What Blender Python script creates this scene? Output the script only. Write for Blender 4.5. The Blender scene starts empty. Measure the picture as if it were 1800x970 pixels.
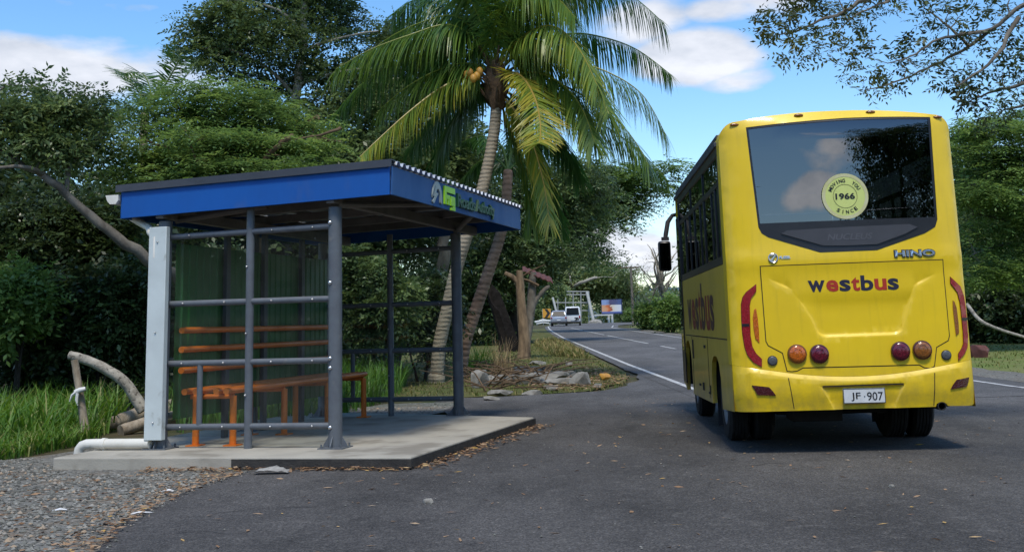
import bpy, bmesh, math, random
import numpy as np
from math import sin, cos, pi, radians, sqrt
from mathutils import Vector, Matrix
from mathutils.geometry import delaunay_2d_cdt

S = bpy.context.scene
COL = S.collection

# ------------------------------------------------------------------ camera
F, CY, PITCH, ROLL, CAMH = 2004.49, 221.035, 0.17254, 0.02784, 1.30017
cam = bpy.data.cameras.new('camera')
camo = bpy.data.objects.new('camera', cam)
COL.objects.link(camo)
cam.sensor_width = 36.0
cam.lens = F / 1800 * 36
cam.shift_y = -(485 - CY) / 1800
cam.clip_start = 0.05
cam.clip_end = 6000
camo.matrix_world = Matrix.Translation((0, 0, CAMH)) @ Matrix.Rotation(pi / 2 + PITCH, 4, 'X') @ Matrix.Rotation(-ROLL, 4, 'Z')
S.camera = camo

# ------------------------------------------------------------------ light
SUN_EL, SUN_AZ = radians(62), radians(178)      # azimuth clockwise from +Y: behind the camera
SKY, SUNP, SUNANG, EXPO = 0.135, 2.0, 12.0, 0.62
S.view_settings.view_transform = 'Standard'
S.view_settings.look = 'None'
S.view_settings.exposure = EXPO
S.view_settings.gamma = 1.0
S.view_settings.use_curve_mapping = False
sd = Vector((sin(SUN_AZ) * cos(SUN_EL), cos(SUN_AZ) * cos(SUN_EL), sin(SUN_EL)))
sl = bpy.data.lights.new('sun', 'SUN')
sl.energy = SUNP
sl.angle = radians(SUNANG)
sl.color = (1.0, 0.93, 0.81)
so = bpy.data.objects.new('sun', sl)
so.rotation_euler = (-sd).to_track_quat('-Z', 'Y').to_euler()
COL.objects.link(so)


# ---- photo pixel -> world helpers (used to choose real positions at real distances)
def ray(u, v):
    c, s = cos(ROLL), sin(ROLL)
    du, dv = u - 900, v - CY
    a, b = (du * c - dv * s) / F, (du * s + dv * c) / F
    return Vector((a, cos(PITCH) + b * sin(PITCH), sin(PITCH) - b * cos(PITCH)))


def at(u, v, Y):
    d = ray(u, v)
    return Vector((0, 0, CAMH)) + d * (Y / d.y)


def zg(Y):
    return 0.0091 * min(max(Y - 20, 0), 130)


def gp(u, v):
    Y = 15.0
    d = ray(u, v)
    for _ in range(60):
        t = (zg(Y) - CAMH) / d.z
        Y = 0.5 * Y + 0.5 * t * d.y
    p = Vector((0, 0, CAMH)) + d * (Y / d.y)
    p.z = zg(p.y)
    return p


# ------------------------------------------------------------------ world: sky with clouds
W = bpy.data.worlds.new('World')
S.world = W
W.use_nodes = True
nt = W.node_tree
nt.nodes.clear()


class NT:
    def __init__(s, tree):
        s.t = tree

    def n(s, typ, **kw):
        nd = s.t.nodes.new(typ)
        for k, v in kw.items():
            if k.startswith('i_'):
                key = k[2:]
                key = int(key) if key.isdigit() else key.replace('_', ' ')
                nd.inputs[key].default_value = v
            else:
                setattr(nd, k, v)
        return nd

    def l(s, a, b):
        s.t.links.new(a, b)

    def math(s, op, a, b=None, c=None, clamp=False):
        nd = s.t.nodes.new('ShaderNodeMath')
        nd.operation = op
        nd.use_clamp = clamp
        for i, x in enumerate((a, b, c)):
            if x is None:
                continue
            if isinstance(x, (int, float)):
                nd.inputs[i].default_value = x
            else:
                s.l(x, nd.inputs[i])
        return nd.outputs[0]

    def ramp(s, fac, stops, interp='LINEAR'):
        nd = s.t.nodes.new('ShaderNodeValToRGB')
        nd.color_ramp.interpolation = interp
        el = nd.color_ramp.elements
        while len(el) < len(stops):
            el.new(0.5)
        for e, (p, c) in zip(el, stops):
            e.position = p
            e.color = (*c, 1) if len(c) == 3 else c
        s.l(fac, nd.inputs[0])
        return nd.outputs[0]

    def mix(s, fac, a, b, mode='MIX'):
        nd = s.t.nodes.new('ShaderNodeMix')
        nd.data_type = 'RGBA'
        nd.blend_type = mode
        for sock, x in ((nd.inputs[0], fac), (nd.inputs[6], a), (nd.inputs[7], b)):
            if isinstance(x, (int, float)):
                sock.default_value = x
            elif isinstance(x, tuple):
                sock.default_value = (*x, 1) if len(x) == 3 else x
            else:
                s.l(x, sock)
        return nd.outputs[2]


def build_world():
    N = NT(nt)
    sky = N.n('ShaderNodeTexSky', sky_type='NISHITA', sun_disc=False)
    sky.sun_elevation = SUN_EL
    sky.sun_rotation = SUN_AZ
    sky.air_density = 1.0
    sky.dust_density = 0.35
    sky.ozone_density = 2.2
    skyb = N.mix(1.0, sky.outputs[0], (SKY, SKY, SKY), 'MULTIPLY')
    tc = N.n('ShaderNodeTexCoord')
    sep = N.n('ShaderNodeSeparateXYZ')
    N.l(tc.outputs['Generated'], sep.inputs[0])
    den = N.math('ADD', N.math('MAXIMUM', sep.outputs[2], 0.0), 0.22)
    cx = N.math('DIVIDE', sep.outputs[0], den)
    cyy = N.math('DIVIDE', sep.outputs[1], den)
    comb = N.n('ShaderNodeCombineXYZ')
    N.l(cx, comb.inputs[0])
    N.l(cyy, comb.inputs[1])
    n1 = N.n('ShaderNodeTexNoise', i_Scale=2.3, i_Detail=9.0, i_Roughness=0.56)
    N.l(comb.outputs[0], n1.inputs['Vector'])
    base = n1.outputs[0]
    # clouds that stand in known directions of this sky: (photo pixel, half sizes in radians, weight)
    tot = None
    for (u, v, ax, ay, w) in CLOUDS:
        d = Vector(u).normalized() if isinstance(u, tuple) else ray(u, v).normalized()
        az, el = math.atan2(d.x, d.y), math.asin(d.z)
        r = Vector((cos(az), -sin(az), 0))
        up = r.cross(d)
        dot1 = N.n('ShaderNodeVectorMath', operation='DOT_PRODUCT')
        dot1.inputs[1].default_value = r / ax
        dot2 = N.n('ShaderNodeVectorMath', operation='DOT_PRODUCT')
        dot2.inputs[1].default_value = up / ay
        dot3 = N.n('ShaderNodeVectorMath', operation='DOT_PRODUCT')
        dot3.inputs[1].default_value = d
        for q in (dot1, dot2, dot3):
            N.l(tc.outputs['Generated'], q.inputs[0])
        rr = N.math('ADD', N.math('POWER', dot1.outputs['Value'], 2.0), N.math('POWER', dot2.outputs['Value'], 2.0))
        k = N.math('MULTIPLY', N.math('SUBTRACT', 1.0, N.math('MULTIPLY', rr, 0.5), clamp=True),
                   N.math('MULTIPLY', N.math('GREATER_THAN', dot3.outputs['Value'], 0.0), w))
        tot = k if tot is None else N.math('MAXIMUM', tot, k)
    # general broken cloud elsewhere (behind the viewer, overhead)
    n2 = N.n('ShaderNodeTexNoise', i_Scale=0.9, i_Detail=2.0, i_Roughness=0.5)
    N.l(comb.outputs[0], n2.inputs['Vector'])
    back = N.math('MULTIPLY', N.math('SUBTRACT', n2.outputs[0], 0.44), 3.6, clamp=True)
    fwd = N.math('LESS_THAN', sep.outputs[1], 0.55)
    back = N.math('MULTIPLY', back, fwd)
    tot = N.math('MAXIMUM', tot, back)
    dens = N.math('ADD', N.math('MULTIPLY', base, 1.5), N.math('SUBTRACT', N.math('MULTIPLY', tot, 0.75), 1.08))
    alpha = N.math('SMOOTH_MIN', N.math('MULTIPLY', N.math('MAXIMUM', dens, 0.0), 4.2), 0.97, 0.25)
    n3 = N.n('ShaderNodeTexNoise', i_Scale=5.0, i_Detail=6.0, i_Roughness=0.55)
    N.l(comb.outputs[0], n3.inputs['Vector'])
    shade = N.ramp(N.math('ADD', N.math('MULTIPLY', n3.outputs[0], 0.8), N.math('MULTIPLY', dens, 0.35)),
                   [(0.3, (0.36, 0.40, 0.475)), (0.60, (0.63, 0.645, 0.695))])
    # clouds on the sun's side of the sky are brighter
    glow = N.math('ADD', 1.0, N.math('MULTIPLY', N.math('MULTIPLY', sep.outputs[1], -1.3, clamp=True), 0.9))
    gl3 = N.n('ShaderNodeCombineXYZ')
    for q in range(3):
        N.l(glow, gl3.inputs[q])
    shade = N.mix(1.0, shade, gl3.outputs[0], 'MULTIPLY')
    # stronger blue as the phone shows it
    hsv = N.n('ShaderNodeHueSaturation', i_Saturation=1.25, i_Value=1.0)
    N.l(skyb, hsv.inputs['Color'])
    col = N.mix(alpha, hsv.outputs[0], shade)
    bg = N.n('ShaderNodeBackground', i_Strength=1.0)
    N.l(col, bg.inputs['Color'])
    out = N.n('ShaderNodeOutputWorld')
    N.l(bg.outputs[0], out.inputs[0])


CLOUDS = [(120, 120, .13, .030, 1.0), (40, 90, .06, .02, .6), (240, 15, .05, .007, .5), (90, 5, .03, .008, .45), (420, 40, .02, .02, .0),
          (1225, 95, .055, .026, 1.15), (1130, 40, .05, .025, .9), (1290, 140, .035, .012, .7), (1330, 10, .06, .014, .7),
          (1270, 20, .05, .014, .8), (690, 60, .05, .03, .5),
          (1120, 440, .05, .022, 1.0), (1080, 405, .04, .012, .7), (1190, 265, .05, .010, .35), (1600, 120, .03, .01, .25),
          ((.125, -1.02, .15), 0, .09, .018, 1.05), ((.24, -1, .10), 0, .06, .012, 1.0), ((.10, -1, .085), 0, .10, .014, .9), ((.16, -1, .19), 0, .05, .012, .8)]
build_world()

S.render.engine = 'CYCLES'
S.cycles.use_denoising = True
S.cycles.max_bounces = 8
S.cycles.diffuse_bounces = 3
S.cycles.glossy_bounces = 3
S.cycles.transmission_bounces = 4
S.cycles.transparent_max_bounces = 12
S.cycles.caustics_reflective = False
S.cycles.caustics_refractive = False

RNG = np.random.default_rng(7)
random.seed(5)


# ------------------------------------------------------------------ materials
def newmat(name):
    m = bpy.data.materials.new(name)
    m.use_nodes = True
    m.node_tree.nodes.clear()
    N = NT(m.node_tree)
    out = N.n('ShaderNodeOutputMaterial')
    return m, N, out


def mat(name, c1, c2=None, scale=6.0, rough=0.6, metal=0.0, bump=0.0, bscale=None, detail=5.0, coat=0.0, spec=0.5, lo=0.35, hi=0.65,
        rough2=None, stretch=None, spots=None, dist=0.02):
    m, N, out = newmat(name)
    b = N.n('ShaderNodeBsdfPrincipled', i_Roughness=rough, i_Metallic=metal)
    b.inputs['Specular IOR Level'].default_value = spec
    b.inputs['Coat Weight'].default_value = coat
    b.inputs['Coat Roughness'].default_value = 0.08
    tc = N.n('ShaderNodeTexCoord')
    vec = tc.outputs['Object']
    if stretch:
        mp = N.n('ShaderNodeMapping')
        mp.inputs['Scale'].default_value = stretch
        N.l(vec, mp.inputs[0])
        vec = mp.outputs[0]
    if c2 is None:
        c2 = tuple(x * 0.88 for x in c1)
    nz = N.n('ShaderNodeTexNoise', i_Scale=scale, i_Detail=detail, i_Roughness=0.6)
    N.l(vec, nz.inputs['Vector'])
    col = N.ramp(nz.outputs[0], [(lo, c1), (hi, c2)])
    if spots:
        sc, thr, sc_col, amt = spots
        n2 = N.n('ShaderNodeTexNoise', i_Scale=sc, i_Detail=3.0, i_Roughness=0.6)
        N.l(vec, n2.inputs['Vector'])
        k = N.math('MULTIPLY', N.math('MULTIPLY', N.math('SUBTRACT', n2.outputs[0], thr), 9.0, clamp=True), amt)
        col = N.mix(k, col, sc_col)
    N.l(col, b.inputs['Base Color'])
    if rough2 is not None:
        N.l(N.ramp(nz.outputs[0], [(lo, (rough,) * 3), (hi, (rough2,) * 3)]), b.inputs['Roughness'])
    if bump:
        nb = N.n('ShaderNodeTexNoise', i_Scale=bscale or scale * 4, i_Detail=4.0, i_Roughness=0.6)
        N.l(vec, nb.inputs['Vector'])
        bp = N.n('ShaderNodeBump', i_Strength=bump, i_Distance=dist)
        N.l(nb.outputs[0], bp.inputs['Height'])
        N.l(bp.outputs[0], b.inputs['Normal'])
    N.l(b.outputs[0], out.inputs[0])
    return m


def leafmat(name, stops, transl=0.35, rough=0.45, gloss=0.35):
    m, N, out = newmat(name)
    a = N.n('ShaderNodeAttribute', attribute_name='tone')
    col = N.ramp(a.outputs['Fac'], stops)
    b = N.n('ShaderNodeBsdfPrincipled', i_Roughness=rough)
    b.inputs['Specular IOR Level'].default_value = gloss
    N.l(col, b.inputs['Base Color'])
    t = N.n('ShaderNodeBsdfTranslucent')
    hs = N.n('ShaderNodeHueSaturation', i_Hue=0.485, i_Saturation=1.1, i_Value=1.5)
    N.l(col, hs.inputs['Color'])
    N.l(hs.outputs[0], t.inputs['Color'])
    mx = N.n('ShaderNodeMixShader', i_0=transl)
    N.l(b.outputs[0], mx.inputs[1])
    N.l(t.outputs[0], mx.inputs[2])
    N.l(mx.outputs[0], out.inputs[0])
    return m


def glassmat(name, tint, f0=0.04, rough=0.0, dust=0.0):
    m, N, out = newmat(name)
    tr = N.n('ShaderNodeBsdfTransparent', i_Color=(*tint, 1))
    g = N.n('ShaderNodeBsdfGlossy', i_Roughness=rough, i_Color=(1, 1, 1, 1))
    ge = N.n('ShaderNodeNewGeometry')
    dt = N.n('ShaderNodeVectorMath', operation='DOT_PRODUCT')
    N.l(ge.outputs['Normal'], dt.inputs[0])
    N.l(ge.outputs['Incoming'], dt.inputs[1])
    c = N.math('SUBTRACT', 1.0, N.math('ABSOLUTE', dt.outputs['Value']), clamp=True)
    fr = N.math('ADD', N.math('MULTIPLY', N.math('POWER', c, 5.0), 1 - f0), f0, clamp=True)
    mx = N.n('ShaderNodeMixShader')
    N.l(fr, mx.inputs[0])
    N.l(tr.outputs[0], mx.inputs[1])
    N.l(g.outputs[0], mx.inputs[2])
    if dust:
        tc = N.n('ShaderNodeTexCoord')
        nz = N.n('ShaderNodeTexNoise', i_Scale=3.0, i_Detail=7.0, i_Roughness=0.65)
        N.l(tc.outputs['Object'], nz.inputs['Vector'])
        df = N.n('ShaderNodeBsdfDiffuse', i_Color=(0.50, 0.50, 0.46, 1))
        m2 = N.n('ShaderNodeMixShader')
        N.l(N.ramp(nz.outputs[0], [(0.35, (dust * 0.4,) * 3), (0.75, (dust * 2.2,) * 3)]), m2.inputs[0])
        N.l(mx.outputs[0], m2.inputs[1])
        N.l(df.outputs[0], m2.inputs[2])
        mx = m2
    N.l(mx.outputs[0], out.inputs[0])
    return m


# ------------------------------------------------------------------ mesh builder
class MB:
    def __init__(s):
        s.v, s.f, s.m = [], [], []
        s.cur = 0

    def add(s, vs, fs):
        o = len(s.v)
        s.v.extend(tuple(p) for p in vs)
        s.f.extend(tuple(i + o for i in f) for f in fs)
        s.m.extend([s.cur] * len(fs))
        return s

    def box(s, c, d, rot=None):
        hx, hy, hz = d[0] / 2, d[1] / 2, d[2] / 2
        vs = [Vector((x, y, z)) for x in (-hx, hx) for y in (-hy, hy) for z in (-hz, hz)]
        if rot is not None:
            vs = [rot @ p for p in vs]
        vs = [p + Vector(c) for p in vs]
        return s.add(vs, [(0, 1, 3, 2), (4, 6, 7, 5), (0, 4, 5, 1), (2, 3, 7, 6), (0, 2, 6, 4), (1, 5, 7, 3)])

    def tube(s, pts, rad, n=10, caps=True, jit=None, squash=None):
        pts = [Vector(p) for p in pts]
        if isinstance(rad, (int, float)):
            rad = [rad] * len(pts)
        k = len(pts)
        d0 = (pts[1] - pts[0]).normalized()
        ref = Vector((0, 0, 1)) if abs(d0.z) < 0.9 else Vector((1, 0, 0))
        a = d0.cross(ref).normalized()
        vs = []
        for i, p in enumerate(pts):
            t = (pts[min(i + 1, k - 1)] - pts[max(i - 1, 0)]).normalized()
            a = (a - t * a.dot(t)).normalized()
            b = t.cross(a)
            for j in range(n):
                an = 2 * pi * j / n
                r = rad[i] * (1 + (random.uniform(-jit, jit) if jit else 0))
                vs.append(p + (a * cos(an) + b * sin(an) * (squash or 1)) * r)
        fs = [(i * n + j, i * n + (j + 1) % n, (i + 1) * n + (j + 1) % n, (i + 1) * n + j) for i in range(k - 1) for j in range(n)]
        if caps:
            fs.append(tuple(reversed(range(n))))
            fs.append(tuple((k - 1) * n + j for j in range(n)))
        return s.add(vs, fs)

    def ball(s, c, r, nu=12, nv=8, jit=0):
        c = Vector(c)
        r = Vector((r, r, r)) if isinstance(r, (int, float)) else Vector(r)
        vs = []
        for i in range(nv + 1):
            th = pi * i / nv
            for j in range(nu):
                ph = 2 * pi * j / nu
                q = 1 + (random.uniform(-jit, jit) if jit else 0)
                vs.append(c + Vector((r.x * sin(th) * cos(ph) * q, r.y * sin(th) * sin(ph) * q, r.z * cos(th) * q)))
        fs = [(i * nu + j, (i + 1) * nu + j, (i + 1) * nu + (j + 1) % nu, i * nu + (j + 1) % nu) for i in range(nv) for j in range(nu)]
        return s.add(vs, fs)

    def lathe(s, prof, c, axis='X', n=32):
        # prof: list of (r, along axis)
        c = Vector(c)
        vs = []
        for (r, h) in prof:
            for j in range(n):
                a = 2 * pi * j / n
                if axis == 'X':
                    vs.append(c + Vector((h, r * cos(a), r * sin(a))))
                elif axis == 'Y':
                    vs.append(c + Vector((r * cos(a), h, r * sin(a))))
                else:
                    vs.append(c + Vector((r * cos(a), r * sin(a), h)))
        k = len(prof)
        fs = [(i * n + j, i * n + (j + 1) % n, (i + 1) * n + (j + 1) % n, (i + 1) * n + j) for i in range(k - 1) for j in range(n)]
        return s.add(vs, fs)

    def prism(s, poly, fn, t0, t1):
        # poly 2D -> fn(a, b, t)
        k = len(poly)
        vs = [fn(a, b, t0) for a, b in poly] + [fn(a, b, t1) for a, b in poly]
        fs = [tuple(range(k)), tuple(reversed(range(k, 2 * k)))] + [(i, k + i, k + (i + 1) % k, (i + 1) % k) for i in range(k)]
        return s.add(vs, fs)

    def build(s, name, mats, parent=None, xf=None, smooth=35, bevel=0, loc=None, kind=None, norm=True):
        me = bpy.data.meshes.new(name)
        vs = s.v if xf is None else [tuple(xf(*p)) for p in s.v]
        me.from_pydata(vs, [], s.f)
        for m in (mats if isinstance(mats, (list, tuple)) else [mats]):
            me.materials.append(m)
        me.polygons.foreach_set('material_index', s.m)
        me.update()
        if norm:
            bm = bmesh.new()
            bm.from_mesh(me)
            bmesh.ops.recalc_face_normals(bm, faces=bm.faces)
            bm.to_mesh(me)
            bm.free()
        if smooth:
            me.shade_smooth()
            me.set_sharp_from_angle(angle=radians(smooth))
        o = bpy.data.objects.new(name, me)
        COL.objects.link(o)
        if parent is not None:
            o.parent = parent
        if loc is not None:
            o.location = loc
        if bevel:
            bv = o.modifiers.new('bevel', 'BEVEL')
            bv.width = bevel
            bv.segments = 2
            bv.limit_method = 'ANGLE'
            bv.angle_limit = radians(40)
        if kind:
            o['kind'] = kind
        return o


def tag(o, label=None, cat=None, group=None, kind=None):
    for k, v in (('label', label), ('category', cat), ('group', group), ('kind', kind)):
        if v:
            o[k] = v
    return o


def empty(name, loc, rz=0.0, label=None, cat=None, group=None):
    o = bpy.data.objects.new(name, None)
    o.location = loc
    o.rotation_euler = (0, 0, rz)
    o.empty_display_size = 0.2
    COL.objects.link(o)
    return tag(o, label, cat, group)


def inpoly(p, poly):
    x, y = p
    r = False
    j = len(poly) - 1
    for i in range(len(poly)):
        xi, yi = poly[i]
        xj, yj = poly[j]
        if (yi > y) != (yj > y) and x < (xj - xi) * (y - yi) / (yj - yi) + xi:
            r = not r
        j = i
    return r


def pdist(p, poly, closed=True):
    best = 1e9
    k = len(poly)
    for i in range(k if closed else k - 1):
        ax, ay = poly[i]
        bx, by = poly[(i + 1) % k]
        dx, dy = bx - ax, by - ay
        t = max(0, min(1, ((p[0] - ax) * dx + (p[1] - ay) * dy) / (dx * dx + dy * dy + 1e-12)))
        best = min(best, math.hypot(p[0] - ax - t * dx, p[1] - ay - t * dy))
    return best


def refine(poly, step):
    out = []
    for i in range(len(poly)):
        a, b = poly[i], poly[(i + 1) % len(poly)]
        n = max(1, int(math.ceil(math.hypot(b[0] - a[0], b[1] - a[1]) / step)))
        out += [(a[0] + (b[0] - a[0]) * k / n, a[1] + (b[1] - a[1]) * k / n) for k in range(n)]
    return out


def fill(outline, holes=(), step=0.05, extra=()):
    """triangulated 2D region with interior grid points; returns verts, tris, refined outline"""
    rings = [refine(outline, step)] + [refine(h, step) for h in holes]
    pts, edges = [], []
    for r in rings:
        o = len(pts)
        pts += r
        edges += [(o + i, o + (i + 1) % len(r)) for i in range(len(r))]
    xs, ys = [p[0] for p in outline], [p[1] for p in outline]
    nx, ny = int((max(xs) - min(xs)) / step), int((max(ys) - min(ys)) / step)
    allp = list(extra)
    for i in range(1, nx + 1):
        for j in range(1, ny + 1):
            allp.append((min(xs) + i * step, min(ys) + j * step))
    for p in allp:
        if inpoly(p, rings[0]) and not any(inpoly(p, h) for h in rings[1:]) and all(pdist(p, r) > step * 0.4 for r in rings):
            pts.append(p)
    vo, eo, fo, *_ = delaunay_2d_cdt([Vector(p) for p in pts], edges, [], 0, 1e-6)
    tris = []
    for t in fo:
        c = ((vo[t[0]].x + vo[t[1]].x + vo[t[2]].x) / 3, (vo[t[0]].y + vo[t[1]].y + vo[t[2]].y) / 3)
        if inpoly(c, rings[0]) and not any(inpoly(c, h) for h in rings[1:]):
            tris.append(tuple(t))
    return [(p.x, p.y) for p in vo], tris, rings


def textmesh(body, w=None, h=None, bold=0.0, shear=0.0):
    """flat letter shapes; returns 2D verts (centred, scaled to w x h) and faces"""
    cu = bpy.data.curves.new('lettering', 'FONT')
    cu.body = body
    cu.size = 1.0
    cu.offset = bold
    cu.shear = shear
    cu.resolution_u = 3
    ob = bpy.data.objects.new('lettering', cu)
    COL.objects.link(ob)
    dg = bpy.context.evaluated_depsgraph_get()
    me = bpy.data.meshes.new_from_object(ob.evaluated_get(dg))
    vs = np.array([v.co[:2] for v in me.vertices])
    fs = [tuple(p.vertices) for p in me.polygons]
    bpy.data.objects.remove(ob)
    bpy.data.curves.remove(cu)
    bpy.data.meshes.remove(me)
    mn, mx = vs.min(0), vs.max(0)
    sz = mx - mn
    sx = w / sz[0] if w else None
    sy = h / sz[1] if h else sx
    sx = sx or sy
    vs = (vs - (mn + mx) / 2) * [sx, sy]
    return vs, fs, sz * [sx, sy]


def solid_text(mb, body, fn, w=None, h=None, bold=0.0, depth=0.0, shear=0.0, cx=0, cy=0):
    """append letters to mb through fn(a, b, t)"""
    vs, fs, _ = textmesh(body, w, h, bold, shear)
    if not depth:
        mb.add([fn(a + cx, b + cy, 0) for a, b in vs], fs)
        return
    n = len(vs)
    ec = {}
    for f in fs:
        for i in range(len(f)):
            e = (f[i], f[(i + 1) % len(f)])
            ec[e] = 1
    side = [(a, b, b + n, a + n) for (a, b) in ec if (b, a) not in ec]
    mb.add([fn(a + cx, b + cy, depth) for a, b in vs] + [fn(a + cx, b + cy, 0) for a, b in vs], list(fs) + side)

# ------------------------------------------------------------------ shared materials
M = {}
M['soil'] = mat('soil', (0.085, 0.068, 0.042), (0.05, 0.065, 0.022), scale=0.9, rough=0.95, bump=0.8, bscale=14, spots=(3.0, 0.55, (0.13, 0.105, 0.06), 0.7), spec=0.15)
M['verge'] = mat('verge', (0.075, 0.10, 0.025), (0.12, 0.11, 0.045), scale=1.2, rough=0.95, bump=0.9, bscale=22, spots=(2.0, 0.56, (0.16, 0.12, 0.06), 0.7), spec=0.15)
M['lawn'] = mat('lawn', (0.12, 0.17, 0.04), (0.17, 0.175, 0.065), scale=0.7, rough=0.95, bump=0.9, bscale=26, spots=(1.3, 0.56, (0.17, 0.14, 0.075), 0.6), spec=0.15)
M['concrete'] = mat('concrete', (0.41, 0.385, 0.325), (0.31, 0.29, 0.245), scale=1.8, rough=0.9, bump=0.25, bscale=60, detail=8, spots=(1.7, 0.53, (0.19, 0.17, 0.135), 0.6), spec=0.25)
M['oldconcrete'] = mat('oldconcrete', (0.33, 0.32, 0.29), (0.16, 0.15, 0.13), scale=3.0, rough=0.95, bump=0.8, bscale=14, spec=0.2)
M['tar'] = mat('tar', (0.022, 0.021, 0.02), (0.045, 0.042, 0.038), scale=9, rough=0.85, bump=0.5, bscale=60)
M['line'] = mat('line', (0.56, 0.56, 0.54), (0.24, 0.24, 0.235), scale=5, rough=0.7, detail=9, lo=0.42, hi=0.68)
M['blue'] = mat('blue', (0.004, 0.088, 0.36), (0.004, 0.076, 0.31), scale=2.0, rough=0.5, rough2=0.62, bump=0.10, bscale=150, spec=0.35, spots=(3.5, 0.60, (0.05, 0.10, 0.26), 0.35), stretch=(1, 1, 0.35))
M['blueskysheen'] = mat('blueskysheen', (0.028, 0.10, 0.27), (0.024, 0.09, 0.24), scale=2.0, rough=0.5, rough2=0.62, bump=0.10, bscale=150, spec=0.35, spots=(3.5, 0.60, (0.05, 0.10, 0.26), 0.35), stretch=(1, 1, 0.35))  # front fascia: greyer copy of the blue, sky sheen put into the colour
M['steel'] = mat('steel', (0.115, 0.13, 0.145), (0.09, 0.10, 0.115), scale=8, rough=0.42, rough2=0.6, bump=0.08, bscale=90, spec=0.5, spots=(7, 0.63, (0.20, 0.19, 0.17), 0.55))
M['beam'] = mat('beam', (0.17, 0.155, 0.15), (0.11, 0.10, 0.097), scale=3, rough=0.7)
M['cap'] = mat('cap', (0.05, 0.055, 0.068), (0.035, 0.04, 0.05), scale=3, rough=0.5)
M['zinc'] = mat('zinc', (0.55, 0.57, 0.60), (0.42, 0.44, 0.47), scale=4, rough=0.35, metal=0.85)
M['bolt'] = mat('bolt', (0.7, 0.7, 0.7), (0.5, 0.5, 0.5), scale=20, rough=0.3, metal=0.9)
M['pvc'] = mat('pvc', (0.70, 0.68, 0.61), (0.60, 0.57, 0.49), scale=3, rough=0.45, spots=(4, 0.60, (0.30, 0.26, 0.18), 0.6))
M['whitecover'] = mat('whitecover', (0.58, 0.64, 0.63), (0.50, 0.55, 0.54), scale=2.5, rough=0.55, spots=(5, 0.66, (0.20, 0.20, 0.16), 0.7), spec=0.3)
M['orange'] = mat('orange', (0.74, 0.19, 0.018), (0.62, 0.145, 0.014), scale=4, rough=0.35, rough2=0.5, spots=(9, 0.63, (0.20, 0.07, 0.03), 0.6))
M['greensheet'] = mat('greensheet', (0.016, 0.115, 0.018), (0.012, 0.085, 0.014), scale=1.5, rough=0.5)
M['clear'] = glassmat('clear', (0.93, 0.955, 0.945), 0.02, 0.0, 0.010)
M['lime'] = mat('lime', (0.33, 0.68, 0.02), rough=0.4)
M['darkgreen'] = mat('darkgreen', (0.008, 0.06, 0.022), (0.006, 0.045, 0.018), rough=0.4)
M['greyletter'] = mat('greyletter', (0.30, 0.35, 0.33), rough=0.4)
M['litter'] = leafmat('litter', [(0.0, (0.10, 0.055, 0.03)), (0.35, (0.22, 0.125, 0.065)), (0.7, (0.34, 0.22, 0.13)), (0.93, (0.42, 0.31, 0.20)), (1.0, (0.48, 0.30, 0.07))], transl=0.1, rough=0.8, gloss=0.2)
M['pebble'] = leafmat('pebble', [(0.0, (0.07, 0.07, 0.062)), (0.5, (0.17, 0.17, 0.15)), (0.85, (0.27, 0.265, 0.24)), (1.0, (0.33, 0.25, 0.17))], transl=0.0, rough=0.9, gloss=0.2)


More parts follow.
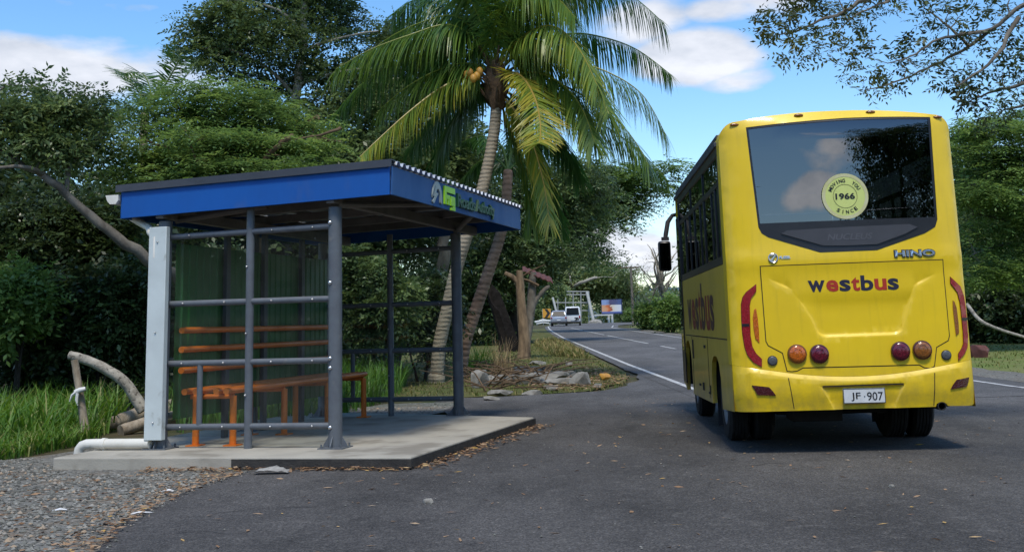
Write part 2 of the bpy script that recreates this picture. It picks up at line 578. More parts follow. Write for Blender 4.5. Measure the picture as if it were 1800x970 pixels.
def asphalt(name, base, var, tint, base2, tint2):
    m, N, out = newmat(name)
    b = N.n('ShaderNodeBsdfPrincipled', i_Roughness=0.88)
    b.inputs['Specular IOR Level'].default_value = 0.28
    tc = N.n('ShaderNodeTexCoord')
    big = N.n('ShaderNodeTexNoise', i_Scale=0.5, i_Detail=8.0, i_Roughness=0.68)
    mp = N.n('ShaderNodeMapping')
    mp.inputs['Scale'].default_value = (1.0, 0.45, 1.0)
    N.l(tc.outputs['Object'], mp.inputs[0])
    N.l(mp.outputs[0], big.inputs['Vector'])
    c = N.ramp(big.outputs[0], [(0.38, tuple(x * (1 - var) for x in base)), (0.62, tuple(x * (1 + var) for x in base))])
    c2 = N.ramp(big.outputs[0], [(0.38, tuple(x * (1 - var * .7) for x in base2)), (0.62, tuple(x * (1 + var * .7) for x in base2))])
    sep = N.n('ShaderNodeSeparateXYZ')
    N.l(tc.outputs['Object'], sep.inputs[0])
    wear = N.math('ADD', N.math('MULTIPLY', sep.outputs[1], 0.045), N.math('MULTIPLY', sep.outputs[0], 0.05))
    wear = N.math('ADD', N.math('SUBTRACT', wear, 0.95), N.math('MULTIPLY', big.outputs[0], 0.6), clamp=True)
    c = N.mix(wear, c, c2)
    tint = N.mix(wear, tint, tint2)
    med = N.n('ShaderNodeTexNoise', i_Scale=7.0, i_Detail=6.0, i_Roughness=0.7)
    N.l(tc.outputs['Object'], med.inputs['Vector'])
    k = N.math('MULTIPLY', N.math('SUBTRACT', med.outputs[0], 0.54), 5.0, clamp=True)
    c = N.mix(N.math('MULTIPLY', k, 0.8), c, tint)
    wob = N.n('ShaderNodeTexNoise', i_Scale=2.2, i_Detail=5.0)
    N.l(tc.outputs['Object'], wob.inputs['Vector'])
    wv = N.n('ShaderNodeVectorMath', operation='MULTIPLY_ADD')
    wv.inputs[1].default_value = (0.9, 0.9, 0.0)
    N.l(wob.outputs['Color'], wv.inputs[0])
    N.l(tc.outputs['Object'], wv.inputs[2])
    ck = N.n('ShaderNodeTexVoronoi', feature='DISTANCE_TO_EDGE', i_Scale=0.42)
    N.l(wv.outputs[0], ck.inputs['Vector'])
    crack = N.math('LESS_THAN', ck.outputs['Distance'], 0.007)
    cm = N.math('MULTIPLY', N.math('SUBTRACT', wob.outputs[0], 0.47), 6.0, clamp=True)
    c = N.mix(N.math('MULTIPLY', N.math('MULTIPLY', crack, cm), 0.55), c, (0.022, 0.021, 0.020))
    st = N.n('ShaderNodeTexNoise', i_Scale=1.1, i_Detail=3.0, i_Roughness=0.5)
    N.l(mp.outputs[0], st.inputs['Vector'])
    c = N.mix(N.math('MULTIPLY', N.math('MULTIPLY', N.math('SUBTRACT', st.outputs[0], 0.60), 7.0, clamp=True), 0.4), c, (0.035, 0.033, 0.031))
    vo = N.n('ShaderNodeTexVoronoi', i_Scale=85.0)
    N.l(tc.outputs['Object'], vo.inputs['Vector'])
    sp = N.ramp(vo.outputs['Color'], [(0.25, (0.62,) * 3), (0.8, (1.30,) * 3), (0.97, (2.0,) * 3)])
    c = N.mix(1.0, c, sp, 'MULTIPLY')
    N.l(c, b.inputs['Base Color'])
    bp = N.n('ShaderNodeBump', i_Strength=0.55, i_Distance=0.006)
    N.l(vo.outputs['Distance'], bp.inputs['Height'])
    N.l(bp.outputs[0], b.inputs['Normal'])
    N.l(b.outputs[0], out.inputs[0])
    return m


M['asphalt'] = asphalt('asphalt', (0.072, 0.068, 0.064), 0.32, (0.125, 0.118, 0.108), (0.118, 0.116, 0.115), (0.155, 0.15, 0.145))
M['asphaltroad'] = M['asphalt']


def gravelmat():
    m, N, out = newmat('gravel')
    b = N.n('ShaderNodeBsdfPrincipled', i_Roughness=0.95)
    b.inputs['Specular IOR Level'].default_value = 0.15
    tc = N.n('ShaderNodeTexCoord')
    vo = N.n('ShaderNodeTexVoronoi', i_Scale=34.0)
    N.l(tc.outputs['Object'], vo.inputs['Vector'])
    c = N.ramp(vo.outputs['Color'], [(0.05, (0.10, 0.097, 0.085)), (0.5, (0.185, 0.183, 0.163)), (0.9, (0.29, 0.28, 0.25))])
    nz = N.n('ShaderNodeTexNoise', i_Scale=1.6, i_Detail=7.0, i_Roughness=0.65)
    N.l(tc.outputs['Object'], nz.inputs['Vector'])
    k = N.math('MULTIPLY', N.math('SUBTRACT', nz.outputs[0], 0.50), 5.0, clamp=True)
    c = N.mix(N.math('MULTIPLY', k, 0.65), c, (0.21, 0.15, 0.095))
    N.l(c, b.inputs['Base Color'])
    bp = N.n('ShaderNodeBump', i_Strength=1.0, i_Distance=0.03)
    bp.invert = True
    N.l(vo.outputs['Distance'], bp.inputs['Height'])
    N.l(bp.outputs[0], b.inputs['Normal'])
    N.l(b.outputs[0], out.inputs[0])
    return m


M['gravel'] = gravelmat()

# ------------------------------------------------------------------ ground, road, markings
RD = [(3.28, 18), (3.28, 20), (3.2, 25), (3.05, 32), (2.9, 47), (2.68, 68), (2.75, 90), (2.95, 108), (3.3, 125), (4.2, 138), (6.5, 149)]


def build_ground():
    xs = sorted(set([-900, -500, -300, -200, -140, -100, -70] + list(np.arange(-50, 51, 2.5)) + [70, 100, 140, 200, 300, 500, 900]))
    ys = sorted(set([-500, -300, -150, -100, -70] + list(np.arange(-50, 170, 2.5)) + [20.0, 150.0, 190, 230, 300, 400, 600, 900, 1500, 2500]))
    mb = MB()
    vs = []
    rn = random.Random(3)
    for y in ys:
        for x in xs:
            z = zg(y) - 0.03
            if x < -3 and not (-4.9 < x < 0 and 10 < y < 18):
                z += rn.uniform(-0.05, 0.02)
            if x > 11:
                z += rn.uniform(-0.05, 0.015)
            vs.append((x, y, z))
    nx = len(xs)
    mb.add(vs, [(j * nx + i, j * nx + i + 1, (j + 1) * nx + i + 1, (j + 1) * nx + i) for j in range(len(ys) - 1) for i in range(nx - 1)])
    mb.build('ground', M['soil'], kind='structure', smooth=60)


def sheet(name, poly, off, m, step=1.5, kind='structure'):
    v, t, _ = fill(poly, (), step)
    mb = MB()
    mb.add([(x, y, zg(y) + off) for x, y in v], t)
    o = mb.build(name, m, smooth=0, kind=kind)
    o.data.flip_normals() if o.data.polygons[0].normal.z < 0 else None
    return o


def strip(mb, pts, w, off):
    n = len(pts)
    vs = []
    for i, p in enumerate(pts):
        a, b = Vector(pts[max(i - 1, 0)]), Vector(pts[min(i + 1, n - 1)])
        t = (b - a).normalized()
        q = Vector((-t.y, t.x)) * w / 2
        for s in (1, -1):
            x, y = p[0] + q.x * s, p[1] + q.y * s
            vs.append((x, y, zg(y) + off))
    mb.add(vs, [(2 * i, 2 * i + 1, 2 * i + 3, 2 * i + 2) for i in range(n - 1)])


def densify(pts, step):
    out = []
    for a, b in zip(pts, pts[1:]):
        n = max(1, int(math.hypot(b[0] - a[0], b[1] - a[1]) / step))
        out += [(a[0] + (b[0] - a[0]) * k / n, a[1] + (b[1] - a[1]) * k / n) for k in range(n)]
    return out + [pts[-1]]


build_ground()
jit = random.Random(11)


def ragged(pts, step, amp):
    return [(x + jit.uniform(-amp, amp), y + jit.uniform(-amp, amp)) for x, y in densify(pts, step)]


# gravel shoulder at the left, with the grass beyond it
sheet('gravel_shoulder', [(-2.2, -30), (-2.2, 12.5), (-4.5, 14.2)] + ragged([(-4.9, 14.6), (-5.25, 13.3), (-5.75, 12.7), (-7.5, 12.0), (-11, 11.5)], 0.35, 0.08) + [(-30, 10), (-30, -30)], 0.0, M['gravel'], 1.2)
# bus bay and road
sheet('bus_bay', ragged([(-1.9, -30), (-2.3, 4), (-2.62, 7.2), (-2.80, 8.2), (-2.83, 9.1), (-2.78, 10.2), (-2.6, 11.14)], 0.16, 0.03) + [(-1.0, 12.5), (-1.0, 17), (-1.5, 20.4)]
      + ragged([(-1.3, 21.4), (-0.5, 21.35), (0.5, 21.6), (1.5, 22.0), (2.1, 23.4), (2.5, 24.8), (2.75, 27.5), (2.7, 31), (2.75, 36)], 0.6, 0.07) + [(3.6, 36), (3.6, 18.5), (9.1, 18.5), (9.1, -30)], 0.004, M['asphalt'], 1.2)
road = [(x - 0.35, y) for x, y in densify(RD, 4)] + [(10.5, 156), (24, 163), (60, 168), (60, 150), (26, 146), (15, 137), (10.6, 122), (9.1, 105)] + [(9.1, y) for y in range(100, 19, -4)] + [(9.1, 18), (6, 18)]
sheet('road', road, 0.009, M['asphaltroad'], 2.0)
mb = MB()
strip(mb, densify([(3.28, 18.8)] + RD[1:], 2), 0.12, 0.014)
strip(mb, densify([(8.53, -40), (8.53, 105), (10.0, 121), (14.3, 135.5), (25, 144.5), (60, 149)], 2), 0.11, 0.014)
for a, b in ((16.75, 19.6), (26, 29), (35, 38), (44.0, 48.0), (52, 72), (74, 92), (94, 110)):
    c = lambda y: 6.45 - 0.018 * (y - 17) if y < 60 else 5.68 - 0.012 * (y - 60)
    strip(mb, densify([(c(a), a), (c(b), b)], 1.5), 0.11, 0.014)
mb.build('road_markings', M['line'], kind='structure', smooth=0)
sheet('shoulder', [(9.15, -40), (9.15, 100)] + ragged([(9.9, 100), (9.8, 60), (10.2, 40), (10.3, 26), (10.1, 14), (10.2, -40)], 0.8, 0.12), 0.004, M['gravel'], 2.0)
sheet('grass_verge', ragged([(2.55, 110), (2.35, 70), (2.5, 50), (2.55, 36), (2.6, 28), (2.3, 24.9), (1.3, 22.2), (-0.8, 21.5)], 0.7, 0.06) + [(-3.5, 21), (-6, 26), (-6, 60), (-6, 110)], 0.0, M['verge'], 2.0)
sheet('lawn', [(10.2, -10), (10.2, 110), (40, 118), (60, 100), (60, -10)], 0.0, M['lawn'], 3.0)
sheet('footpath', ragged([(-2.6, 15.8), (-1.5, 15.8), (-1.2, 18.0), (-1.0, 20.4), (-2.4, 20.2), (-3.6, 17.4)], 0.4, 0.07), 0.008, M['gravel'], 0.8)

# distant ridge
mb = MB()
vs, fs = [], []
rh = random.Random(8)
for i in range(41):
    x = -1200 + i * 75
    hgt = 55 + 26 * sin(i * 0.55 + 1) + 14 * sin(i * 1.7) + rh.uniform(-4, 4)
    vs += [(x, 1900, -5), (x, 2050, hgt * 1.25), (x, 2500, -5)]
for i in range(40):
    for k in (0, 1):
        a = i * 3 + k
        fs.append((a, a + 1, a + 4, a + 3))
mb.add(vs, fs)
mb.build('hills', mat('hills', (0.16, 0.22, 0.30), (0.13, 0.19, 0.26), scale=0.01, rough=1.0, spec=0.0), kind='structure')  # blue haze of distance painted into the ridge colour

# ------------------------------------------------------------------ bus shelter
SO = Vector((-1.89311, 12.01769, 0.0))
SLAB = 0.11214
SYAW, SK = 0.26587, -0.05027
EX = Vector((cos(SYAW + SK), -sin(SYAW + SK), 0))
EY = Vector((sin(SYAW), cos(SYAW), 0))


def sx(x, y, z):
    return EX * x + EY * y + Vector((0, 0, z + SLAB))


def sw(x, y, z):
    return SO + sx(x, y, z)


# concrete platform
mb = MB()
pl = [(-2.66, -0.79), (-1.2, -0.80), (1.104, -0.816), (1.13, 1.4), (1.157, 3.57), (0.1, 4.0), (-1.03, 4.45), (-2.72, 4.9)]
mb.prism(pl, lambda a, b, t: (a, b, t), 0.0, -0.20)
o = mb.build('platform', M['concrete'], None, xf=sx, smooth=0, bevel=0.012, loc=SO)
tag(o, kind='structure')
mb = MB()       # tarred kerb face of the platform towards the bay
mb.prism([(-0.70, -0.83), (1.118, -0.846), (1.15, 1.4), (1.18, 3.59), (1.16, 3.6), (1.13, 1.4), (1.10, -0.822), (-0.70, -0.806)], lambda a, b, t: (a, b, t), -0.016, -0.18)
o = mb.build('kerb', M['tar'], None, xf=sx, smooth=0, loc=SO)
tag(o, kind='structure')

SH = empty('bus_shelter', SO, 0, 'grey steel bus shelter with blue fascia and clear side panels on concrete platform', 'bus shelter')


def sbuild(mb, name, m, parent=SH, **kw):
    return mb.build(name, m, parent, xf=(sx if parent is SH else None), **kw)


PW, PL = 1.962, 4.047


def post(x, y, ztop, r=0.07):
    mb = MB()
    mb.tube([(x, y, 0.012), (x, y, ztop)], r, 20)
    o = sbuild(mb, 'post', M['steel'])
    b = MB()
    b.cur = 0
    b.box((x, y, 0.006), (0.27, 0.27, 0.012))
    for k in range(4):      # gusset fins
        a = k * pi / 2
        c, s = cos(a), sin(a)
        tri = [(r - 0.004, 0.012), (r + 0.06, 0.012), (r + 0.06, 0.03), (r - 0.004, 0.125)]
        b.prism(tri, lambda p, q, t, c=c, s=s: (x + p * c - t * s, y + p * s + t * c, q), -0.005, 0.005)
    for k in range(4):
        a = k * pi / 2 + pi / 4
        b.tube([(x + 0.15 * cos(a), y + 0.15 * sin(a), 0.012), (x + 0.15 * cos(a), y + 0.15 * sin(a), 0.045)], 0.010, 6)
    b.build('base_plate', M['steel'], o, xf=sx, smooth=30)
    return o


def zroof(x):        # underside level of the roof: falls towards the back
    return 2.44 + (x + 2.4) * 0.034


p_nr = post(0, 0, 2.46)
p_nl = post(-PW, 0, 2.40)
p_fr = post(0, PL, 2.46)
p_fl = post(-PW, PL, 2.40)
p_bm = post(-PW, PL * 0.5, 2.40, 0.055)

# bolts on the near posts
def bolts(parent, lst):
    for (x, y, z, r) in lst:
        b = MB()
        b.lathe([(0.0, -0.018), (r * 0.6, -0.016), (r, -0.008), (r, 0.0)], sx(x, y, z), 'Y', 12)
        b.build('bolt', M['bolt'], parent, smooth=50)


bolts(p_nr, [(-0.027, -0.068, z, 0.021) for z in (2.295, 1.67, 0.9, 0.802, 0.209)])


def panel(y, inside):
    """glazed end panel in the plane y"""
    rails = []
    for z0, r in ((0.222, 0.033), (0.878, 0.033), (1.507, 0.033)):
        mb = MB()
        mb.tube([(-PW + 0.06, y, z0), (-0.06, y, z0)], r, 14)
        rails.append(sbuild(mb, 'rail', M['steel']))
        bolts(rails[-1], [(x, y - 0.032, z0, 0.011) for x in (-1.72, -1.24, -0.70, -0.24)])
    mb = MB()
    mb.tube([(-PW + 0.06, y, 2.225), (-0.06, y, 2.262)], 0.033, 14)
    o = sbuild(mb, 'rail', M['steel'])
    bolts(o, [(x, y - 0.032, 2.262 + (x + 0.06) * 0.0195, 0.010) for x in (-1.66, -0.70, -0.24)])
    mb = MB()
    mb.tube([(-0.962, y, 0.0), (-0.962, y, zroof(-0.96))], 0.0425, 14)
    o = sbuild(mb, 'mullion', M['steel'])
    bolts(o, [(-0.98, y - 0.041, z, 0.012) for z in (1.872, 1.173, 0.54)])
    mb = MB()
    mb.tube([(-1.52, y, 0.222), (-1.52, y, 0.878)], 0.030, 12)
    sbuild(mb, 'mullion', M['steel'])
    for xa, xb in ((-PW + 0.075, -1.007), (-0.917, -0.075)):
        mb = MB()
        mb.box(((xa + xb) / 2, y + 0.042, (0.12 + 2.24) / 2), (xb - xa + 0.05, 0.006, 2.12))
        sbuild(mb, 'clear_panel', M['clear'], smooth=0)


panel(0.0, 1)
panel(PL, -1)

# back wall: corrugated green sheet on rails
mb = MB()
pts = []
n = 240
for i in range(n + 1):
    y = 0.06 + (PL - 0.12) * i / n
    pts.append((-PW + 0.085 + 0.012 * (1 if (i // 3) % 3 == 0 else 0), y))
vs, fs = [], []
for (x, y) in pts:
    vs += [(x, y, 0.29), (x, y, 2.16)]
for i in range(n):
    fs.append((2 * i, 2 * i + 1, 2 * i + 3, 2 * i + 2))
mb.add(vs, fs)
sbuild(mb, 'back_wall', M['greensheet'], smooth=20)
for z in (0.33, 0.9, 1.5, 2.14):
    mb = MB()
    mb.tube([(-PW, 0.06, z), (-PW, PL - 0.06, z)], 0.033, 12)
    sbuild(mb, 'rail', M['steel'])
for y in (PL * 0.27, PL * 0.5, PL * 0.76):
    mb = MB()
    mb.box((-PW + 0.135, y, 1.2), (0.05, 0.09, 2.38))
    sbuild(mb, 'mullion', M['cap'], bevel=0.006)

# roof frame
X0, X1, Y0, Y1 = -2.40, 0.667, -0.16, 4.96
for x in (0.0, -PW):
    mb = MB()
    z = zroof(x)
    mb.box((x, (Y0 + Y1) / 2, z + 0.03), (0.09, Y1 - Y0 - 0.06, 0.12))
    sbuild(mb, 'beam', M['beam'], bevel=0.008)
for y in (0.30, 1.35, 2.40, 3.45, 4.40):
    mb = MB()
    q = [(X0 + 0.04, zroof(X0) + 0.10), (X1 - 0.04, zroof(X1) + 0.10), (X1 - 0.04, zroof(X1) + 0.20), (X0 + 0.04, zroof(X0) + 0.20)]
    mb.prism(q, lambda a, b, t: (a, t, b), y - 0.035, y + 0.035)
    sbuild(mb, 'rafter', M['beam'], bevel=0.006)
for x in (0.40, -0.55, -1.05, -1.55, -2.2):
    mb = MB()
    mb.box((x, (Y0 + Y1) / 2, zroof(x) + 0.225), (0.06, Y1 - Y0 - 0.1, 0.045))
    sbuild(mb, 'purlin', M['beam'], bevel=0.005)
# diagonal braces under the eaves
for (a, b) in (((0.0, 0.05), (0.60, 1.35)), ((0.0, PL), (0.6, 2.9)), ((-PW, 0.2), (-0.9, 0.25))):
    mb = MB()
    mb.tube([(a[0], a[1], zroof(a[0]) - 0.03), (b[0], b[1], zroof(b[0]) + 0.05)], 0.035, 8)
    sbuild(mb, 'brace', M['beam'])

# fascia boards: near, front, far, back
FH = 0.30


def fas(p, q, nrm, m, name='fascia'):
    mb = MB()
    (xa, ya), (xb, yb) = p, q
    nx, ny = nrm
    t = 0.024
    vs = []
    for (x, y) in ((xa, ya), (xb, yb)):
        for d in (0, t):
            for z in (zroof(x), zroof(x) + FH):
                vs.append((x + nx * d, y + ny * d, z))
    mb.add(vs, [(0, 1, 3, 2), (4, 6, 7, 5), (0, 4, 5, 1), (2, 3, 7, 6), (0, 2, 6, 4), (1, 5, 7, 3)])
    return sbuild(mb, name, m, bevel=0.004)


fas((X0, Y0 + 0.024), (X1, Y0 + 0.024), (0, -1), M['blue'])
F_FR = fas((X1 - 0.0, Y0 + 0.026), (X1 - 0.0, Y1), (1, 0), M['blueskysheen'])
fas((X0, Y1 + 0.003), (X1, Y1 + 0.003), (0, 1), M['blue'])
fas((X0 - 0.003, Y0 + 0.026), (X0 - 0.003, Y1), (-1, 0), M['blue'])
# roofing sheet with its ribs running front to back
mb = MB()
pts = []
ny = 30
pitch = (Y1 - Y0 - 0.02) / ny
prof = [(0.0, 0.0), (0.22, 0.0), (0.38, 0.042), (0.72, 0.042), (0.88, 0.0)]
ln = [(Y0 + 0.03 + (i + a) * pitch, h) for i in range(ny) for a, h in prof]
xa, xb = X0 - 0.07, X1 + 0.055
vs = []
for (y, h) in ln:
    vs += [(xa, y, zroof(xa) + FH + 0.012 + h), (xb, y, zroof(xb) + FH + 0.012 + h), (xa, y, zroof(xa) + FH + 0.009 + h), (xb, y, zroof(xb) + FH + 0.009 + h)]
fs = []
for i in range(len(ln) - 1):
    a, b = 4 * i, 4 * i + 4
    fs += [(a, a + 1, b + 1, b), (a + 2, b + 2, b + 3, a + 3), (a + 1, a + 3, b + 3, b + 1), (a, b, b + 2, a + 2)]
mb.add(vs, fs)
sbuild(mb, 'roof', M['zinc'], smooth=20, norm=False)
# dark barge cap over the near edge
mb = MB()
vs = []
for x in (X0 - 0.06, X1 + 0.03):
    z = zroof(x) + FH
    for (y, dz) in ((Y0 - 0.03, -0.012), (Y0 - 0.03, 0.066), (Y0 + 0.10, 0.066), (Y0 + 0.10, 0.056), (Y0 - 0.018, 0.056), (Y0 - 0.018, -0.012)):
        vs.append((x, y, z + dz))
mb.add(vs, [(i, (i + 1) % 6, 6 + (i + 1) % 6, 6 + i) for i in range(6)] + [(0, 1, 2, 3, 4, 5), (11, 10, 9, 8, 7, 6)])
sbuild(mb, 'roof_cap', M['cap'], smooth=0)
# white gutter behind the back fascia, elbow, down pipe with its white cover, drain pipe along the platform
mb = MB()
gz = zroof(X0) + FH - 0.10
gp_ = [(-0.03, 0.06), (-0.03, 0.0), (-0.06, -0.04), (-0.13, -0.04), (-0.165, 0.0), (-0.185, 0.06), (-0.177, 0.06), (-0.155, 0.0), (-0.13, -0.03), (-0.06, -0.03), (-0.04, 0.0), (-0.04, 0.06)]
mb.prism(gp_, lambda a, b, t: (X0 + a, t, gz + b), Y0 - 0.01, Y1 + 0.05)
mb.prism(gp_[:6], lambda a, b, t: (X0 + a, t, gz + b), Y0 - 0.02, Y0 - 0.01)
GUT = sbuild(mb, 'gutter', M['pvc'], smooth=0)
mb = MB()
mb.tube([(X0 - 0.08, 0.10, gz - 0.02), (X0 - 0.08, 0.10, gz - 0.10), (X0 - 0.03, 0.09, gz - 0.17), (X0 + 0.10, 0.07, gz - 0.24), (X0 + 0.24, 0.0, gz - 0.30), (X0 + 0.30, -0.07, gz - 0.36), (-2.00, -0.115, 2.22), (-2.00, -0.115, 2.0)], 0.040, 14)
sbuild(mb, 'down_pipe', M['pvc'])
mb = MB()
mb.box((-1.962, -0.115, (0.10 + 2.33) / 2), (0.205, 0.075, 2.23))
o = sbuild(mb, 'down_pipe_cover', M['whitecover'], bevel=0.006)
bolts(o, [(-1.962, -0.152, z, 0.009) for z in (0.28, 1.21, 2.17)])
mb = MB()
mb.tube([(-2.02, -0.10, 0.065), (-2.66, -0.10, 0.065), (-2.76, -0.10, 0.062), (-2.815, -0.10, 0.045), (-2.845, -0.10, 0.01), (-2.853, -0.10, -0.04), (-2.855, -0.10, -0.20)], 0.052, 18)
dp = sbuild(mb, 'drain_pipe', M['pvc'], smooth=60)
mb = MB()
mb.tube([(-2.575, -0.10, 0.065), (-2.53, -0.10, 0.065)], 0.060, 18)
mb.box((-2.555, -0.10, 0.01), (0.03, 0.03, 0.02))
mb.build('pipe_clip', M['pvc'], dp, xf=sx)


# writing on the front fascia (reads along +y)
def ff(a, b, t):
    return (X1 + 0.026 + t, a, b)


mb = MB()
arc = []
for k in range(15):
    an = pi * (1.02 - 0.98 * k / 14)
    arc.append((1.235 + 0.155 * cos(an) - 0.02 * (1 - k / 14), 2.645 + 0.19 * sin(an)))
inner = []
for k in range(15):
    an = pi * (0.04 + 0.90 * k / 14)
    inner.append((1.245 + 0.075 * cos(an), 2.645 + 0.105 * sin(an)))
mb.prism([(1.05, 2.665)] + arc + [(1.385, 2.585), (1.325, 2.60)] + inner + [(1.10, 2.65)], ff, 0, 0.018)
mb.prism([(1.06, 2.595), (1.10, 2.625), (1.19, 2.70), (1.26, 2.70), (1.18, 2.64), (1.11, 2.575), (1.07, 2.575)], ff, 0, 0.019)
mb.build('emblem', M['greyletter'], F_FR, xf=sx, smooth=0)
mb = MB()
for r in ((1.475, 1.545, 2.60, 2.815), (1.548, 1.86, 2.745, 2.815), (1.548, 1.66, 2.665, 2.715), (1.585, 1.66, 2.60, 2.66), (1.70, 1.86, 2.60, 2.712), (1.77, 1.86, 2.545, 2.597), (1.70, 1.765, 2.545, 2.575)):
    a, b, c, d = r
    mb.prism([(a, c), (b, c), (b, d), (a, d)], ff, 0, 0.022)
mb.build('emblem', M['lime'], F_FR, xf=sx, smooth=0)
mb = MB()
solid_text(mb, 'Roads', ff, w=0.70, h=0.165, bold=0.02, depth=0.03, cx=2.30, cy=2.690)
solid_text(mb, 'Authority', ff, w=0.80, h=0.20, bold=0.02, depth=0.03, cx=3.12, cy=2.672)
mb.build('lettering', M['darkgreen'], F_FR, xf=sx, smooth=0)

# bench of orange tubes
BN = empty('bench', sw(-1.5, 2.0, 0), 0, 'long orange tube bench with three back rails inside the shelter', 'bench')
bx_ = lambda x, y, z: sx(x, y, z) - sx(-1.5, 2.0, 0)
for k, x in enumerate((-1.77, -1.64, -1.40, -1.285)):
    mb = MB()
    mb.tube([(x, 0.12, 0.575), (x, 3.92, 0.575)], 0.034, 14)
    mb.build('seat_bar', M['orange'], BN, xf=bx_)
for z in (1.225, 1.02, 0.80):
    mb = MB()
    mb.tube([(-1.815, 0.12, z), (-1.815, 3.92, z)], 0.034, 14)
    mb.build('back_bar', M['orange'], BN, xf=bx_)
for k, y in enumerate((0.28, 1.48, 2.68, 3.86)):
    mb = MB()
    mb.tube([(-1.78, y, 0.515), (-1.28, y, 0.515)], 0.026, 10)
    mb.build('crossbar', M['orange'], BN, xf=bx_)
    for x in (-1.72, -1.285):
        mb = MB()
        mb.tube([(x, y, 0.0), (x, y, 0.52)], 0.036, 12)
        mb.box((x, y, 0.006), (0.15, 0.15, 0.012))
        mb.build('leg', M['orange'], BN, xf=bx_)

# ------------------------------------------------------------------ yellow bus


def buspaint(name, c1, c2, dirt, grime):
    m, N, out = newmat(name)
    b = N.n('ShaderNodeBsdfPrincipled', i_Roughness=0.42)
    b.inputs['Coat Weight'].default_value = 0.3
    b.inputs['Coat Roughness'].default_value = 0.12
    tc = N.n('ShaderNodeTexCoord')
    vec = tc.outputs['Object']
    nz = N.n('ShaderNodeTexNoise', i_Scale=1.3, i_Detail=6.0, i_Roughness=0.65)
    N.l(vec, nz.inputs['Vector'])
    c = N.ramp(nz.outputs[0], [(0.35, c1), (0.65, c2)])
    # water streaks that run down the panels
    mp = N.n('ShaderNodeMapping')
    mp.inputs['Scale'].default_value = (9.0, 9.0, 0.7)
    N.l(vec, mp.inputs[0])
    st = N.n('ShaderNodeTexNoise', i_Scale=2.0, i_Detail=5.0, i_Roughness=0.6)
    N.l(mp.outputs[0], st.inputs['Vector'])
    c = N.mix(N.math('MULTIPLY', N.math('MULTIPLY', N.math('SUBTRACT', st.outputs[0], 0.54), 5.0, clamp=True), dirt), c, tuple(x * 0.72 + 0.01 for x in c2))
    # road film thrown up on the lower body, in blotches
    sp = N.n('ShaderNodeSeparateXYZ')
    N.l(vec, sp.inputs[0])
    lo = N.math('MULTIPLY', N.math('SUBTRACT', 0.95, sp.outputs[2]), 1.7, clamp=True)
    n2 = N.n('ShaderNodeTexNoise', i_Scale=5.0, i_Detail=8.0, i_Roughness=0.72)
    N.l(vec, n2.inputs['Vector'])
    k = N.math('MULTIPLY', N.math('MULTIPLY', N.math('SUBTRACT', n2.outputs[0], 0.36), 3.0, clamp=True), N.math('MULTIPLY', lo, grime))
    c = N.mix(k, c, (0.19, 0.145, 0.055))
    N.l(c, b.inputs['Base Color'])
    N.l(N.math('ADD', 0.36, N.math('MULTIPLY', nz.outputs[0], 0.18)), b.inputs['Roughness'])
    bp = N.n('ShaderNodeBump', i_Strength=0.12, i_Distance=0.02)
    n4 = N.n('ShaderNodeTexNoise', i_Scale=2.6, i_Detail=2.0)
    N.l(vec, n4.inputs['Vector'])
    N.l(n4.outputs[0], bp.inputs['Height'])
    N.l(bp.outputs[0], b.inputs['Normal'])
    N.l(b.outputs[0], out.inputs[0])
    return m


M['yellow'] = buspaint('yellow', (0.82, 0.56, 0.004), (0.75, 0.505, 0.004), 0.35, 0.65)
M['yellowdustshade'] = buspaint('yellowdustshade', (0.62, 0.43, 0.03), (0.53, 0.375, 0.04), 0.5, 0.8)  # bus sides: dust, with their shade also put into the duller yellow
M['black'] = mat('black', (0.012, 0.012, 0.014), (0.018, 0.018, 0.02), scale=5, rough=0.35)
M['blackmat'] = mat('blackmat', (0.016, 0.016, 0.017), (0.024, 0.023, 0.022), scale=8, rough=0.8)
M['seam'] = mat('seam', (0.02, 0.012, 0.008), rough=0.9)
M['navy'] = mat('navy', (0.018, 0.016, 0.04), rough=0.45)
M['redletter'] = mat('redletter', (0.42, 0.03, 0.012), rough=0.45)
M['redside'] = mat('redside', (0.26, 0.028, 0.02), rough=0.5)
M['navyside'] = mat('navyside', (0.085, 0.03, 0.03), rough=0.5)
M['chrome'] = mat('chrome', (0.66, 0.68, 0.72), (0.52, 0.54, 0.58), scale=30, rough=0.22, metal=0.9)
M['greyplate'] = mat('greyplate', (0.055, 0.055, 0.062), (0.045, 0.045, 0.05), scale=3, rough=0.45)
M['dimgrey'] = mat('dimgrey', (0.085, 0.085, 0.095), rough=0.5)
M['tint'] = glassmat('tint', (0.11, 0.115, 0.125), 0.13)
M['sidetint'] = glassmat('sidetint', (0.06, 0.063, 0.06), 0.05)
M['plate'] = mat('plate', (0.66, 0.67, 0.66), (0.56, 0.57, 0.56), scale=9, rough=0.45)
M['platetext'] = mat('platetext', (0.012, 0.012, 0.014), rough=0.5)
M['sticker'] = mat('sticker', (0.60, 0.66, 0.20), (0.55, 0.61, 0.18), scale=6, rough=0.5)
M['stickerrim'] = mat('stickerrim', (0.52, 0.50, 0.22), (0.58, 0.56, 0.34), scale=9, rough=0.5)
M['rubber'] = mat('rubber', (0.014, 0.0135, 0.013), (0.026, 0.025, 0.023), scale=10, rough=0.85, bump=0.2, bscale=60)
M['rim'] = mat('rim', (0.28, 0.28, 0.27), (0.16, 0.15, 0.14), scale=8, rough=0.55)
M['seatcloth'] = mat('seatcloth', (0.05, 0.07, 0.16), (0.035, 0.05, 0.12), scale=20, rough=0.9)
M['liner'] = mat('liner', (0.16, 0.16, 0.16), rough=0.8)


